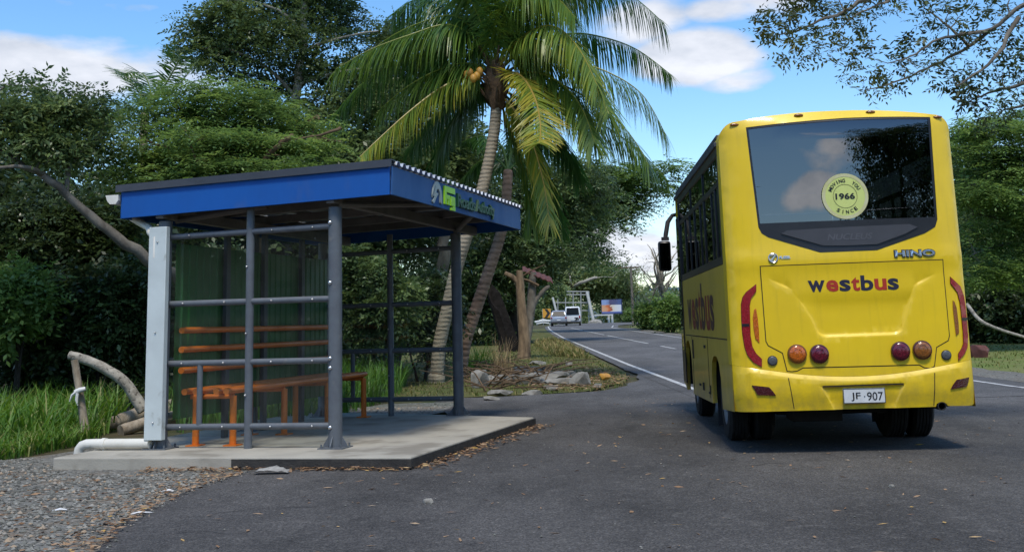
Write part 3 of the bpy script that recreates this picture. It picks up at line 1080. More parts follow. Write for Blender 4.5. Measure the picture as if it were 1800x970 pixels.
def lampmat(name, c, c2):
    m, N, out = newmat(name)
    b = N.n('ShaderNodeBsdfPrincipled', i_Roughness=0.16)
    b.inputs['Coat Weight'].default_value = 0.6
    tc = N.n('ShaderNodeTexCoord')
    vo = N.n('ShaderNodeTexVoronoi', i_Scale=75.0)
    N.l(tc.outputs['Object'], vo.inputs['Vector'])
    N.l(N.ramp(vo.outputs['Distance'], [(0.1, c), (0.6, c2)]), b.inputs['Base Color'])
    bp = N.n('ShaderNodeBump', i_Strength=0.5, i_Distance=0.004)
    N.l(vo.outputs['Distance'], bp.inputs['Height'])
    N.l(bp.outputs[0], b.inputs['Normal'])
    N.l(b.outputs[0], out.inputs[0])
    return m


M['redlamp'] = lampmat('redlamp', (0.42, 0.018, 0.022), (0.24, 0.009, 0.013))
M['darkredlamp'] = lampmat('darkredlamp', (0.20, 0.008, 0.025), (0.09, 0.004, 0.012))
M['amberlamp'] = lampmat('amberlamp', (0.72, 0.17, 0.008), (0.40, 0.09, 0.006))
M['amberdim'] = lampmat('amberdim', (0.36, 0.12, 0.015), (0.20, 0.07, 0.012))
M['maroon'] = lampmat('maroon', (0.085, 0.010, 0.012), (0.05, 0.006, 0.008))

BUS = empty('bus', (3.232, 11.2178, 0), -0.05643, 'yellow single-deck bus seen from behind on the road beside the shelter', 'bus')
HW, BL = 1.15, 5.75
BP = lambda mb, name, m, parent=BUS, **kw: mb.build(name, m, parent, **kw)


def sstep(x, a, b):
    t = max(0.0, min(1.0, (x - a) / (b - a)))
    return t * t * (3 - 2 * t)


def yr(x, z):
    """rear surface of the bus: y (forward) at a point of the rear view"""
    y = 0.045 * (x / HW) ** 2
    t = max(0.0, (abs(x) - 0.93) / 0.22)
    y += 0.11 * (1 - sqrt(max(0.0, 1 - min(t, 1.0) ** 2)))
    tt = max(0.0, (z - 3.16) / 0.20)
    y += 0.16 * (1 - sqrt(max(0.0, 1 - min(tt, 1.0) ** 2)))
    y += 0.022 * max(0.0, z - 1.9)
    y -= 0.012 * sstep(z, 1.98, 1.86) * sstep(z, 1.70, 1.84)        # ledge under the window
    y += 0.03 * sstep(z, 0.60, 0.40)
    return y


def inflate(poly, d):
    out = []
    n = len(poly)
    area = sum(poly[i][0] * poly[(i + 1) % n][1] - poly[(i + 1) % n][0] * poly[i][1] for i in range(n))
    sgn = 1 if area > 0 else -1
    for i in range(n):
        a, b, c = Vector(poly[i - 1]), Vector(poly[i]), Vector(poly[(i + 1) % n])
        e1, e2 = (b - a).normalized(), (c - b).normalized()
        n1, n2 = Vector((e1.y, -e1.x)) * sgn, Vector((e2.y, -e2.x)) * sgn
        q = n1 + n2
        q = q / max(0.4, q.dot(n1)) if q.length > 1e-6 else n1
        out.append((b.x + q.x * d, b.y + q.y * d))
    return out


def section(n=8):
    """upper outline of the rear view from left waist to right waist"""
    right = [(HW, 3.04)]
    for k in range(1, n + 1):
        a = pi / 2 * k / n
        right.append((HW - 0.17 + 0.17 * cos(a), 3.07 + 0.185 * sin(a) * 1.0))
    for x in (0.8, 0.6, 0.4, 0.2):
        right.append((x, 3.335 - 0.08 * (x / 0.98) ** 2.2))
    return [(-x, z) for x, z in right] + [(0, 3.335)] + [(x, z) for x, z in reversed(right)]


SEC = section()
WIN = [(-0.884, 3.188), (-0.55, 3.214), (-0.24, 3.232), (0.1, 3.246), (0.378, 3.246), (0.70, 3.238), (0.945, 3.226), (0.935, 2.9), (0.925, 2.55), (0.915, 2.203), (0.885, 2.130), (0.776, 2.069),
       (0.299, 1.918), (-0.251, 1.913), (-0.737, 2.078), (-0.80, 2.12), (-0.828, 2.18), (-0.845, 2.5), (-0.866, 2.85)]
BT = lambda x: 0.722 + 0.058 * (abs(x) / 0.7) ** 2 if abs(x) < 0.7 else 0.78 + (abs(x) - 0.7) * 0.16


def surf(off):
    return lambda x, z: (x, yr(x, z) - off, z)


def skin(outline, off, name, m, parent=BUS, holes=(), step=0.05, fn=None, rim=0.0, smooth=40, mb=None, extra=()):
    """a panel that lies on the rear surface, with an optional rim of given depth"""
    v, t, rings = fill(outline, holes, step, extra)
    mb = mb or MB()
    fn = fn or (lambda x, z: 0.0)
    top = [(x, yr(x, z) - off - fn(x, z), z) for x, z in v]
    mb.add(top, t)
    if rim:
        for r in rings:
            k = len(r)
            vs = [(x, yr(x, z) - off - fn(x, z), z) for x, z in r] + [(x, yr(x, z) - off + rim, z) for x, z in r]
            mb.add(vs, [(i, (i + 1) % k, k + (i + 1) % k, k + i) for i in range(k)])
    return BP(mb, name, m, parent, smooth=smooth)




hatch = [(-0.832, 1.792), (0.921, 1.804), (0.921, 1.081), (0.906, 1.038), (0.788, 0.977), (0.752, 0.80), (0.715, 0.783), (0.66, 0.79), (0.613, 0.818), (-0.493, 0.818), (-0.549, 0.79), (-0.60, 0.785), (-0.641, 0.79), (-0.673, 0.961), (-0.804, 1.035), (-0.822, 1.075)]

# --- body shell: rear skin, roof, corner pillars, lower sides
bt = [(-HW, BT(HW))] + [(x, BT(x)) for x in np.linspace(-1.1, 1.1, 23)] + [(HW, BT(HW))]
rear_outline = [(x, z) for x, z in reversed(SEC)] + bt
body = MB()
xtra = [(s * x, z) for s in (-1, 1) for x in (0.955, 0.985, 1.015, 1.045, 1.075, 1.10, 1.122, 1.138) for z in np.arange(0.86, 3.05, 0.09)]
HOLE = inflate(hatch, -0.004)
v, t, rings = fill(rear_outline, [WIN, HOLE], 0.07, xtra)
body.add([(x, yr(x, z), z) for x, z in v], t)
# reveal round the rear window
k = len(rings[1])
body.add([(x, yr(x, z), z) for x, z in rings[1]] + [(x, yr(x, z) + 0.05, z) for x, z in rings[1]], [(i, (i + 1) % k, k + (i + 1) % k, k + i) for i in range(k)])
# roof shell
YS = [None, 0.45, 0.9, 2.0, 3.2, 4.4, 5.3, BL]
sec2 = refine(SEC, 0.09)
sec2 = [p for p in sec2 if p[1] >= 3.03 and not (p[1] < 3.041 and abs(p[0]) < HW - 0.001)]
vs = []
for y in YS:
    for (x, z) in sec2:
        vs.append((x, yr(x, z) if y is None else y, z - (0.0 if y is None else 0.006 * (y > 5))))
k = len(sec2)
body.add(vs, [(j * k + i, j * k + i + 1, (j + 1) * k + i + 1, (j + 1) * k + i) for j in range(len(YS) - 1) for i in range(k - 1)])
# rear corner pillar on each side, waist to roof
for s in (-1, 1):
    zs = list(np.linspace(BT(HW), 3.04, 26))
    body.add([(s * HW, yr(HW, z), z) for z in zs] + [(s * HW, 0.40, z) for z in zs], [(i, i + 1, 27 + i, 26 + i) for i in range(25)])
# front cap
fr = [(x, z) for x, z in sec2] + [(HW, 0.40), (-HW, 0.40)]
body.add([(x, BL, z) for x, z in fr], [tuple(range(len(fr)))])
BODY = BP(body, 'body', M['yellow'], smooth=50)

# --- side panels with wheel arches
RA, FA = 1.571, 4.84


def arch(c, r, top, z0):
    return [(c - r, z0), (c - r * 1.0, z0 + 0.12), (c - r * 0.93, z0 + (top - z0) * 0.60), (c - r * 0.72, z0 + (top - z0) * 0.86), (c - r * 0.35, top - 0.01), (c, top), (c + r * 0.40, top - 0.015), (c + r * 0.75, z0 + (top - z0) * 0.86), (c + r * 0.94, z0 + (top - z0) * 0.58), (c + r, z0 + 0.12), (c + r, z0)]


low = [(0.40, 1.845), (0.40, 0.395)] + arch(RA + 0.02, 0.46, 0.90, 0.36) + arch(FA, 0.47, 1.02, 0.325) + [(BL - 0.12, 0.40), (BL - 0.02, 0.55), (BL, 1.845)]
for s in (-1, 1):
    v, t, rings = fill(low, (), 0.12)
    mb = MB()
    mb.add([(s * (HW + 0.0), y, z) for y, z in v], t)
    r = rings[0]
    k = len(r)
    mb.add([(s * HW, y, z) for y, z in r] + [(s * (HW - 0.05), y, z) for y, z in r], [(i, (i + 1) % k, k + (i + 1) % k, k + i) for i in range(k)])
    # lower rear quarter behind the bumper corner
    q = [(0.15, 0.85), (0.40, 0.85), (0.40, 0.395), (0.15, 0.405)]
    mb.add([(s * HW, y, z) for y, z in q], [(0, 1, 2, 3)])
    sp = BP(mb, 'side_panel', M['yellowdustshade'], smooth=30)
    for (ya, yb, za, zb) in ((0.42, 5.1, 1.087, 1.099), (4.20, 4.215, 0.40, 1.08), (2.30, 2.312, 0.40, 1.08)):
        mb = MB()
        mb.box((s * (HW + 0.0015), (ya + yb) / 2, (za + zb) / 2), (0.004, yb - ya, zb - za))
        BP(mb, 'seam', M['seam'], sp, smooth=0)
    if s < 0:
        mb = MB()
        for (yy, zz, a, b) in ((4.05, 0.92, 0.03, 0.24), (2.6, 0.98, 0.12, 0.035), (3.35, 0.50, 0.14, 0.025), (2.95, 0.50, 0.10, 0.09), (2.28, 0.46, 0.12, 0.02), (2.20, 0.50, 0.02, 0.10)):
            mb.box((s * (HW + 0.006), yy, zz), (0.014, a, b))
        BP(mb, 'latch', M['blackmat'], sp, smooth=0)
        # side lettering, read from front to rear
        vs_, fs_, _ = textmesh('westbus', 3.0, 0.47, 0.02)
        word = []
        x0 = 0
        mbs = {'navyside': MB(), 'redside': MB()}
        # place letter by letter so that each keeps its own colour
        widths = {'w': .80, 'e': .60, 's': .56, 't': .40, 'b': .62, 'u': .62}
        tot = sum(widths[c] for c in 'westbus')
        pos = 4.62
        for i, c in enumerate('westbus'):
            wdt = widths[c] / tot * 3.2
            hgt = {'t': 0.50, 'b': 0.56}.get(c, 0.40)
            mm = mbs['redside' if c in 'etu' or i == 5 else 'navyside']
            solid_text(mm, c, lambda a, b, t, p=pos - wdt / 2, h=hgt: (-(HW + 0.003), p - a, 1.17 + h / 2 + b), w=wdt * 0.88, h=hgt, bold=0.03)
            pos -= wdt
        for k_, mm in mbs.items():
            BP(mm, 'lettering', M[k_], sp, smooth=0)

# --- window band along each side
for s in (-1, 1):
    mb = MB()
    x = s * (HW - 0.012)
    y0, y1 = 0.39, BL - 0.35
    # frame of the band: rails and pillars
    for (ya, yb, za, zb) in ((y0, y1, 1.85, 1.93), (y0, y1, 2.645, 2.70), (y0, y1, 2.96, 3.045)):
        mb.box((x, (ya + yb) / 2, (za + zb) / 2), (0.03, yb - ya, zb - za))
    for yc, wd in ((0.45, 0.12), (0.82, 0.10), (1.17, 0.06), (1.95, 0.10), (2.4, 0.05), (3.12, 0.10), (3.75, 0.05), (4.40, 0.10), (5.30, 0.20)):
        za, zb = 1.93, 2.645
        mb.box((x - s * 0.001, yc, (za + zb) / 2), (0.03, wd, zb - za))
    for yc, wd in ((0.43, 0.08), (1.95, 0.04), (3.5, 0.04), (5.36, 0.08)):
        mb.box((x - s * 0.001, yc, (2.70 + 2.96) / 2), (0.03, wd, 0.26))
    wf = BP(mb, 'window_frame', M['black'], bevel=0.003)
    for (ya, yb, za, zb) in ((0.50, 1.16, 1.93, 2.645), (1.18, 2.39, 1.93, 2.645), (2.41, 3.74, 1.93, 2.645), (3.76, 5.2, 1.93, 2.645), (0.46, 1.94, 2.70, 2.96), (1.96, 3.49, 2.70, 2.96), (3.51, 5.33, 2.70, 2.96)):
        g = MB()
        xx = s * (HW - 0.010)
        g.add([(xx, ya, za), (xx, yb, za), (xx, yb, zb), (xx, ya, zb)], [(0, 1, 2, 3)])
        BP(g, 'window_pane', M['sidetint'], wf, smooth=0)
    # gutter rail over the windows
    mb = MB()
    mb.box((s * (HW + 0.006), (0.36 + BL) / 2, 3.075), (0.035, BL - 0.40, 0.05))
    mb.box((s * (HW - 0.03), (0.36 + BL) / 2, 3.155), (0.05, BL - 0.44, 0.045))
    BP(mb, 'roof_rail', M['cap'], bevel=0.006)
    # front door / driver door, dark
    mb = MB()
    mb.box((s * (HW + 0.004), 5.46, 1.60), (0.018, 0.46, 2.35))
    dr = BP(mb, 'door', M['black'], bevel=0.004)
    g = MB()
    g.box((s * (HW + 0.014), 5.46, 1.75), (0.004, 0.34, 1.75))
    BP(g, 'window_pane', M['sidetint'], dr, smooth=0)

# windscreen on the front
mb = MB()
wz = [(-1.0, 1.35), (1.0, 1.35), (1.03, 2.75), (-1.03, 2.75)]
mb.prism(wz, lambda a, b, t: (a, BL + t, b), 0.004, 0.012)
BP(mb, 'windscreen', M['sidetint'], smooth=0)

# --- rear window glass, its black surround and the lower black panel
gl = [p for p in WIN if p[1] > 2.19] + [(-0.828, 2.195)]
gl = [(-0.884, 3.188), (-0.55, 3.214), (-0.24, 3.232), (0.1, 3.246), (0.378, 3.246), (0.70, 3.238), (0.945, 3.226), (0.935, 2.9), (0.925, 2.55), (0.915, 2.205), (-0.829, 2.195), (-0.845, 2.5), (-0.866, 2.85)]
glass = inflate(gl, -0.004)
skin(glass, -0.012, 'rear_window', M['tint'], step=0.12, smooth=60)
mb = MB()
g_in = inflate(gl, -0.022)
skin(gl, -0.006, 'window_seal', M['black'], holes=[g_in], step=0.09, mb=mb, rim=0.02)
gar = [(0.914, 2.204), (0.885, 2.131), (0.776, 2.070), (0.299, 1.920), (-0.251, 1.915), (-0.737, 2.079), (-0.80, 2.121), (-0.828, 2.194)]
GAR = skin(gar, 0.004, 'window_garnish', M['black'], step=0.06, rim=0.05)
nuc = [(-0.613, 2.108), (-0.555, 2.137), (0.0, 2.153), (0.63, 2.163), (0.71, 2.132), (0.585, 2.070), (0.303, 1.976), (0.0, 1.972), (-0.218, 1.978)]
NUC = skin(nuc, 0.018, 'badge_panel', M['greyplate'], GAR, step=0.06, rim=0.03)
mb = MB()
solid_text(mb, 'NUCLEUS', lambda a, b, t: (a, yr(a, b) - 0.0205, b), w=0.44, h=0.062, bold=0.02, shear=0.25, cx=0.045, cy=2.058)
BP(mb, 'lettering', M['dimgrey'], NUC, smooth=0)

# window sticker
STK = (0.035, 2.457)


def disc(r, off, name, m, parent, r0=0.0, n=48):
    mb = MB()
    c = STK
    y = yr(c[0], c[1])
    if r0:
        vs = [(c[0] + q * cos(2 * pi * i / n), y - off, c[1] + q * sin(2 * pi * i / n)) for q in (r0, r) for i in range(n)]
        mb.add(vs, [(i, (i + 1) % n, n + (i + 1) % n, n + i) for i in range(n)])
    else:
        vs = [(c[0] + r * cos(2 * pi * i / n), y - off, c[1] + r * sin(2 * pi * i / n)) for i in range(n)] + [(c[0] + r * cos(2 * pi * i / n), y - off + 0.006, c[1] + r * sin(2 * pi * i / n)) for i in range(n)]
        mb.add(vs, [tuple(range(n)), tuple(reversed(range(n, 2 * n)))] + [(i, (i + 1) % n, n + (i + 1) % n, n + i) for i in range(n)])
    return BP(mb, name, m, parent, smooth=0)


ST = disc(0.226, 0.004, 'window_sticker', M['sticker'], BUS)
disc(0.225, 0.006, 'border', M['stickerrim'], ST, 0.193)
disc(0.118, 0.006, 'ring', M['seam'], ST, 0.1145)
mb = MB()
yy = yr(*STK) - 0.0075
solid_text(mb, '1966', lambda a, b, t: (STK[0] + a, yy, STK[1] + b), w=0.19, h=0.062, bold=0.03)


def arctext(word, r, a0, a1, h, flip):
    n = len(word)
    for i, c in enumerate(word):
        if c == ' ':
            continue
        an = radians(a0 + (a1 - a0) * i / (n - 1))
        rot = an - pi / 2 if not flip else an + pi / 2
        ca, sa = cos(rot), sin(rot)
        wd = {'M': 1.0, 'I': 0.22, 'W': 1.2}.get(c, 0.82) * h
        solid_text(mb, c, lambda p, q, t: (STK[0] + r * cos(an) + p * ca - q * sa, yy, STK[1] + r * sin(an) + p * sa + q * ca), w=wd, h=h, bold=0.02)


arctext('MOVING  YOU', 0.155, 153, 30, 0.036, False)
arctext('SINCE', 0.155, 241, 307, 0.036, True)
BP(mb, 'lettering', M['platetext'], ST, smooth=0)

# --- engine hatch
skin(inflate(hatch, 0.009), 0.0015, 'seam', M['seam'], BODY, step=0.09, holes=[inflate(hatch, -0.012)])
CREASE = [(-0.75, 1.665), (-0.545, 1.562), (-0.375, 1.278), (-0.325, 1.140), (-0.275, 1.110), (0.423, 1.116), (0.472, 1.147), (0.624, 1.566), (0.86, 1.68), (0.86, 1.74), (-0.75, 1.74)]


def hf(x, z):
    d = pdist((x, z), CREASE[:9], closed=False)
    inn = inpoly((x, z), CREASE)
    sd_ = -d if inn else d
    c = sstep(abs(x - 0.035), 0.66, 0.52)
    top = sstep(z, 1.69 - 0.19 * c, 1.58 - 0.17 * c)
    left = 1 - 0.6 * sstep(x, -0.30, -0.40) * sstep(z, 1.50, 1.40)
    return -0.020 * sstep(sd_, 0.016, -0.016) * top * left


ex_pts = []
for (a, b) in zip(CREASE[:8], CREASE[1:9]):
    dx, dz = b[0] - a[0], b[1] - a[1]
    ln_ = math.hypot(dx, dz)
    nn = max(2, int(ln_ / 0.035))
    for i in range(nn):
        for o_ in (-0.017, -0.008, 0.0, 0.008, 0.017):
            p_ = (a[0] + dx * (i + 0.5) / nn - dz / ln_ * o_, a[1] + dz * (i + 0.5) / nn + dx / ln_ * o_)
            if inpoly(p_, hatch) and pdist(p_, hatch) > 0.03:
                ex_pts.append(p_)
HATCH = skin(hatch, 0.004, 'engine_hatch', M['yellow'], step=0.06, fn=hf, rim=0.004, smooth=60, extra=ex_pts)
xs_ = -0.399
wl = {'w': 0.165, 'e': 0.118, 's': 0.108, 't': 0.082, 'b': 0.122, 'u': 0.118}
tot = sum(wl[c] for c in 'westbus')
mbs = {'navy': MB(), 'redletter': MB()}
for i, c in enumerate('westbus'):
    wd = wl[c] / tot * 0.885
    hgt = {'t': 0.135, 'b': 0.148}.get(c, 0.112)
    solid_text(mbs['redletter' if i in (1, 3, 5) else 'navy'], c, lambda a, b, t, p=xs_ + wd / 2, h=hgt: (p + a, yr(p + a, 1.6) - 0.0065, 1.531 + h / 2 + b), w=wd * 0.92, h=hgt, bold=0.03)
    xs_ += wd
for k_, mm in mbs.items():
    BP(mm, 'lettering', M[k_], HATCH, smooth=0)

# badges above the hatch
mb = MB()
solid_text(mb, 'HINO', lambda a, b, t: (a, yr(a, b) - 0.006 - t, b), w=0.39, h=0.062, bold=0.035, depth=0.008, cx=0.658, cy=1.878)
HB = BP(mb, 'maker_badge', M['chrome'], smooth=0)
mb = MB()
solid_text(mb, 'HINO', lambda a, b, t: (a, yr(a, b) - 0.003 - t, b), w=0.405, h=0.078, bold=0.06, depth=0.002, cx=0.658, cy=1.878)
BP(mb, 'outline', M['black'], HB, smooth=0)
mb = MB()
c0 = (-0.708, 1.873)
ring = [(c0[0] + 0.043 * cos(2 * pi * i / 28), yr(*c0) - 0.008, c0[1] + 0.043 * sin(2 * pi * i / 28)) for i in range(29)]
mb.tube(ring, 0.006, 6)
zpts = [(-0.030, 0.030), (0.034, 0.034), (-0.010, -0.022), (0.02, -0.024), (0.012, -0.034), (-0.042, -0.030), (0.012, 0.024), (-0.024, 0.022)]
mb.prism([(c0[0] + a, c0[1] + b) for a, b in zpts], lambda a, b, t: (a, yr(*c0) - 0.004 - t, b), 0, 0.006)
EB = BP(mb, 'emblem', M['chrome'], smooth=30)
mb = MB()
solid_text(mb, 'FUZEL', lambda a, b, t: (a, yr(a, b) - 0.003 - t, b), w=0.11, h=0.026, bold=0.03, depth=0.004, shear=0.2, cx=-0.596, cy=1.876)
BP(mb, 'lettering', M['chrome'], EB, smooth=0)

# --- bumper
bo = [(-HW, 0.41)] + [(-1.10, 0.408), (-0.62, 0.413), (0.0, 0.417), (0.70, 0.42), (0.735, 0.42), (0.745, 0.447), (0.775, 0.462), (0.81, 0.462), (0.838, 0.447), (0.85, 0.425), (1.10, 0.418), (HW, 0.43)] + [(x, z - 0.002) for x, z in reversed(bt)]
REC = [(-0.33, 0.632), (0.447, 0.640), (0.335, 0.41), (-0.215, 0.41)]


def bf(x, z):
    d = 0.028 * sstep(BT(x) - z, 0.0, 0.05) * (1 - sstep(abs(x), 0.98, HW))
    sd_ = pdist((x, z), REC)
    sd_ = -sd_ if inpoly((x, z), REC) else sd_
    return d - 0.022 * sstep(sd_, 0.010, -0.012)


ex_b = []
for (a, b) in zip(REC, REC[1:] + REC[:1]):
    dx, dz = b[0] - a[0], b[1] - a[1]
    ln_ = math.hypot(dx, dz)
    nn = int(ln_ / 0.03)
    for i in range(nn):
        for o_ in (-0.014, -0.004, 0.006, 0.013):
            p_ = (a[0] + dx * (i + .5) / nn - dz / ln_ * o_, a[1] + dz * (i + .5) / nn + dx / ln_ * o_)
            if p_[1] > 0.43:
                ex_b.append(p_)
for x in np.linspace(-1.0, 1.0, 41):
    for dz in (0.012, 0.024, 0.036, 0.05):
        ex_b.append((x, BT(x) - dz))
for s in (-1, 1):
    ex_b += [(s * x, z) for x in (1.03, 1.06, 1.09, 1.115, 1.135) for z in (0.48, 0.55, 0.62, 0.69, 0.76)]
BUM = skin(bo, 0.002, 'bumper', M['yellow'], step=0.06, fn=bf, rim=0.05, smooth=50, extra=ex_b)
for xa, xb in ((-0.602, -0.645), (0.716, 0.745)):
    mb = MB()
    zs = np.linspace(0.43, BT(xa) - 0.01, 10)
    vs = []
    for z in zs:
        x = xa + (xb - xa) * (z - 0.43) / 0.32
        for d in (-0.004, 0.004):
            vs.append((x + d, yr(x, z) - 0.0035 - bf(x, z), z))
    mb.add(vs, [(2 * i, 2 * i + 1, 2 * i + 3, 2 * i + 2) for i in range(9)])
    BP(mb, 'seam', M['seam'], BUM, smooth=0)
mb = MB()
vs = []
for x in np.linspace(-0.325, 0.442, 12):
    for z in (0.629 + (x + 0.325) * 0.0104, 0.641 + (x + 0.325) * 0.0104):
        vs.append((x, yr(x, z) - 0.004 - max(bf(x, z), bf(x, z + 0.02)), z))
mb.add(vs, [(2 * i, 2 * i + 1, 2 * i + 3, 2 * i + 2) for i in range(11)])
BP(mb, 'seam', M['seam'], BUM, smooth=0)

# number plate
px, pz = 0.064, 0.540
py = yr(px, pz) - 0.022
mb = MB()
mb.box((px, py, pz), (0.398, 0.008, 0.142))
PLT = BP(mb, 'number_plate', M['plate'], bevel=0.003)
mb = MB()
for (a, b, w_, h_) in ((0, 0.066, 0.396, 0.006), (0, -0.066, 0.396, 0.006), (-0.195, 0, 0.006, 0.126), (0.195, 0, 0.006, 0.126)):
    mb.box((px + a, py - 0.0045, pz + b), (w_, 0.002, h_))
BP(mb, 'border', M['platetext'], PLT, smooth=0)
mb = MB()
fnp = lambda a, b, t: (px + a, py - 0.0058, pz + b)
solid_text(mb, 'JF', fnp, w=0.090, h=0.080, bold=0.01, cx=-0.080, cy=-0.008)
solid_text(mb, '907', fnp, w=0.150, h=0.080, bold=0.01, cx=0.100, cy=-0.006)
mb.prism([(0.002 + 0.006 * cos(i * pi / 4), -0.006 + 0.006 * sin(i * pi / 4)) for i in range(8)], lambda a, b, t: (px + a, py - 0.0058 - t, pz + b), 0, 0.001)
BP(mb, 'lettering', M['platetext'], PLT, smooth=0)

# --- lamps
TLl = [(-0.887, 1.622), (-0.892, 1.556), (-0.945, 1.490), (-0.962, 1.42), (-0.966, 1.30), (-0.972, 1.132), (-0.960, 1.023), (-0.930, 0.96), (-0.878, 0.905), (-0.883, 0.832), (-0.956, 0.876), (-1.012, 0.95), (-1.032, 1.030), (-1.045, 1.161), (-1.045, 1.30), (-1.040, 1.434), (-1.022, 1.50), (-0.985, 1.55)]
TLr = [(0.987, 1.638), (0.982, 1.580), (1.045, 1.490), (1.062, 1.40), (1.066, 1.30), (1.066, 1.10), (1.060, 1.00), (1.035, 0.955), (0.995, 0.905), (0.990, 0.843), (1.06, 0.905), (1.100, 0.968), (1.120, 1.06), (1.126, 1.20), (1.126, 1.345), (1.115, 1.46), (1.085, 1.545)]
for q in (TLl, TLr):
    tl = skin(inflate(q, 0.003), 0.004, 'tail_lamp', M['maroon'], step=0.05, rim=0.03)
    skin([p for p in q], 0.012, 'lens', M['redlamp'], tl, step=0.05, rim=0.012)
    zc = 1.235
    xa = min(p[0] for p in q) if q is TLl else 1.066
    band = [(xa, zc - 0.012), (xa + 0.068, zc - 0.012), (xa + 0.068, zc + 0.012), (xa, zc + 0.012)]
    skin(band, 0.0165, 'divider', M['black'], tl, step=0.05, rim=0.006)
AML = [(-0.902, 1.391), (-0.922, 1.376), (-0.938, 1.30), (-0.938, 1.20), (-0.926, 1.103), (-0.890, 1.059), (-0.888, 1.2), (-0.892, 1.3)]
AMR = [(0.989, 1.414), (1.006, 1.40), (1.022, 1.34), (1.027, 1.20), (1.022, 1.105), (0.990, 1.079), (0.986, 1.2), (0.984, 1.32)]
skin(AML, 0.008, 'side_indicator', M['amberlamp'], step=0.04, rim=0.02)
skin(AMR, 0.008, 'side_indicator', M['amberdim'], step=0.04, rim=0.02)
RFL = [(-0.991, 0.662), (-0.83, 0.642), (-0.795, 0.60), (-0.77, 0.561), (-0.943, 0.570), (-0.968, 0.62)]
RFR = [(0.947, 0.668), (1.082, 0.686), (1.068, 0.64), (1.042, 0.600), (0.88, 0.580), (0.905, 0.62)]
for q in (RFL, RFR):
    skin(q, 0.012, 'reflector', M['maroon'], BUS, step=0.05, rim=0.04, fn=bf)


def roundlamp(x, z, r, m, name, rimm='blackmat', th=0.035):
    y = yr(x, z)
    mb = MB()
    mb.lathe([(r * 1.0, 0.03), (r * 1.0, -th * 0.6), (r * 0.96, -th * 0.9), (r * 0.86, -th)], (x, y, z), 'Y', 32)
    o = BP(mb, name, M[rimm], smooth=30)
    mb = MB()
    mb.lathe([(r * 0.88, -th * 0.8), (r * 0.80, -th * 1.08), (r * 0.5, -th * 1.22), (r * 0.48, -th * 1.10), (r * 0.22, -th * 1.28), (0.0005, -th * 1.3)], (x, y, z), 'Y', 32)
    BP(mb, 'lens', M[m], o, smooth=60)
    return o


M['amberrim'] = mat('amberrim', (0.17, 0.06, 0.012), rough=0.4)
roundlamp(-0.540, 0.947, 0.092, 'amberlamp', 'indicator_lamp', 'amberrim')
roundlamp(-0.330, 0.941, 0.092, 'darkredlamp', 'brake_lamp', 'maroon')
roundlamp(0.441, 0.948, 0.092, 'darkredlamp', 'brake_lamp', 'maroon')
roundlamp(0.649, 0.953, 0.092, 'amberdim', 'indicator_lamp', 'maroon')
M['greylens'] = mat('greylens', (0.10, 0.105, 0.11), (0.07, 0.075, 0.08), scale=20, rough=0.3)
roundlamp(-0.776, 0.888, 0.048, 'greylens', 'reversing_lamp', 'blackmat', 0.014)
roundlamp(0.877, 0.899, 0.048, 'greylens', 'reversing_lamp', 'blackmat', 0.014)
for (x, z) in ((-0.996, 3.222), (-0.348, 3.296), (0.367, 3.303), (1.02, 3.225)):
    mb = MB()
    mb.ball((x, yr(x, z) - 0.002, z), (0.048, 0.018, 0.015), 16, 8)
    BP(mb, 'marker_lamp', M['amberdim'], smooth=60)

# --- exhaust, underbody, wheels
mb = MB()
mb.lathe([(0.040, 0.7), (0.040, -0.05), (0.034, -0.05), (0.034, 0.1)], (0.79, 0.05, 0.425), 'Y', 20)
BP(mb, 'exhaust_pipe', M['blackmat'])
mb = MB()
mb.box((0, 0.62, 0.47), (1.9, 0.7, 0.14))
mb.box((0, 2.2, 0.52), (1.0, 3.6, 0.16))
mb.box((0, 3.2, 0.46), (1.9, 1.9, 0.22))
mb.box((-0.25, 0.9, 0.36), (0.5, 0.4, 0.22))
mb.box((0, 2.5, 0.40), (1.15, 2.6, 0.24))
mb.box((0.1, 3.9, 0.36), (1.7, 0.8, 0.26))
mb.tube([(-0.95, RA, 0.40), (-0.2, RA, 0.40), (0.2, RA, 0.40), (0.95, RA, 0.40)], [0.07, 0.11, 0.11, 0.07], 14)
mb.tube([(-0.95, FA, 0.38), (0.95, FA, 0.38)], 0.05, 10)
BP(mb, 'underbody', M['blackmat'], bevel=0.01)
for s in (-1, 1):
    mb = MB()
    mb.box((s * 0.86, RA + 0.55, 0.32), (0.46, 0.012, 0.42))
    BP(mb, 'mud_flap', M['blackmat'], smooth=0)
    # wheel housing
    for c in (RA, FA):
        mb = MB()
        q = arch(c + 0.01, 0.50, 1.05, 0.40)
        vs = [(s * (HW - 0.04), y, z) for y, z in q] + [(s * 0.55, y, z) for y, z in q]
        k = len(q)
        mb.add(vs, [(i, i + 1, k + i + 1, k + i) for i in range(k - 1)] + [tuple(range(k, 2 * k))])
        BP(mb, 'wheel_housing', M['blackmat'], smooth=0)


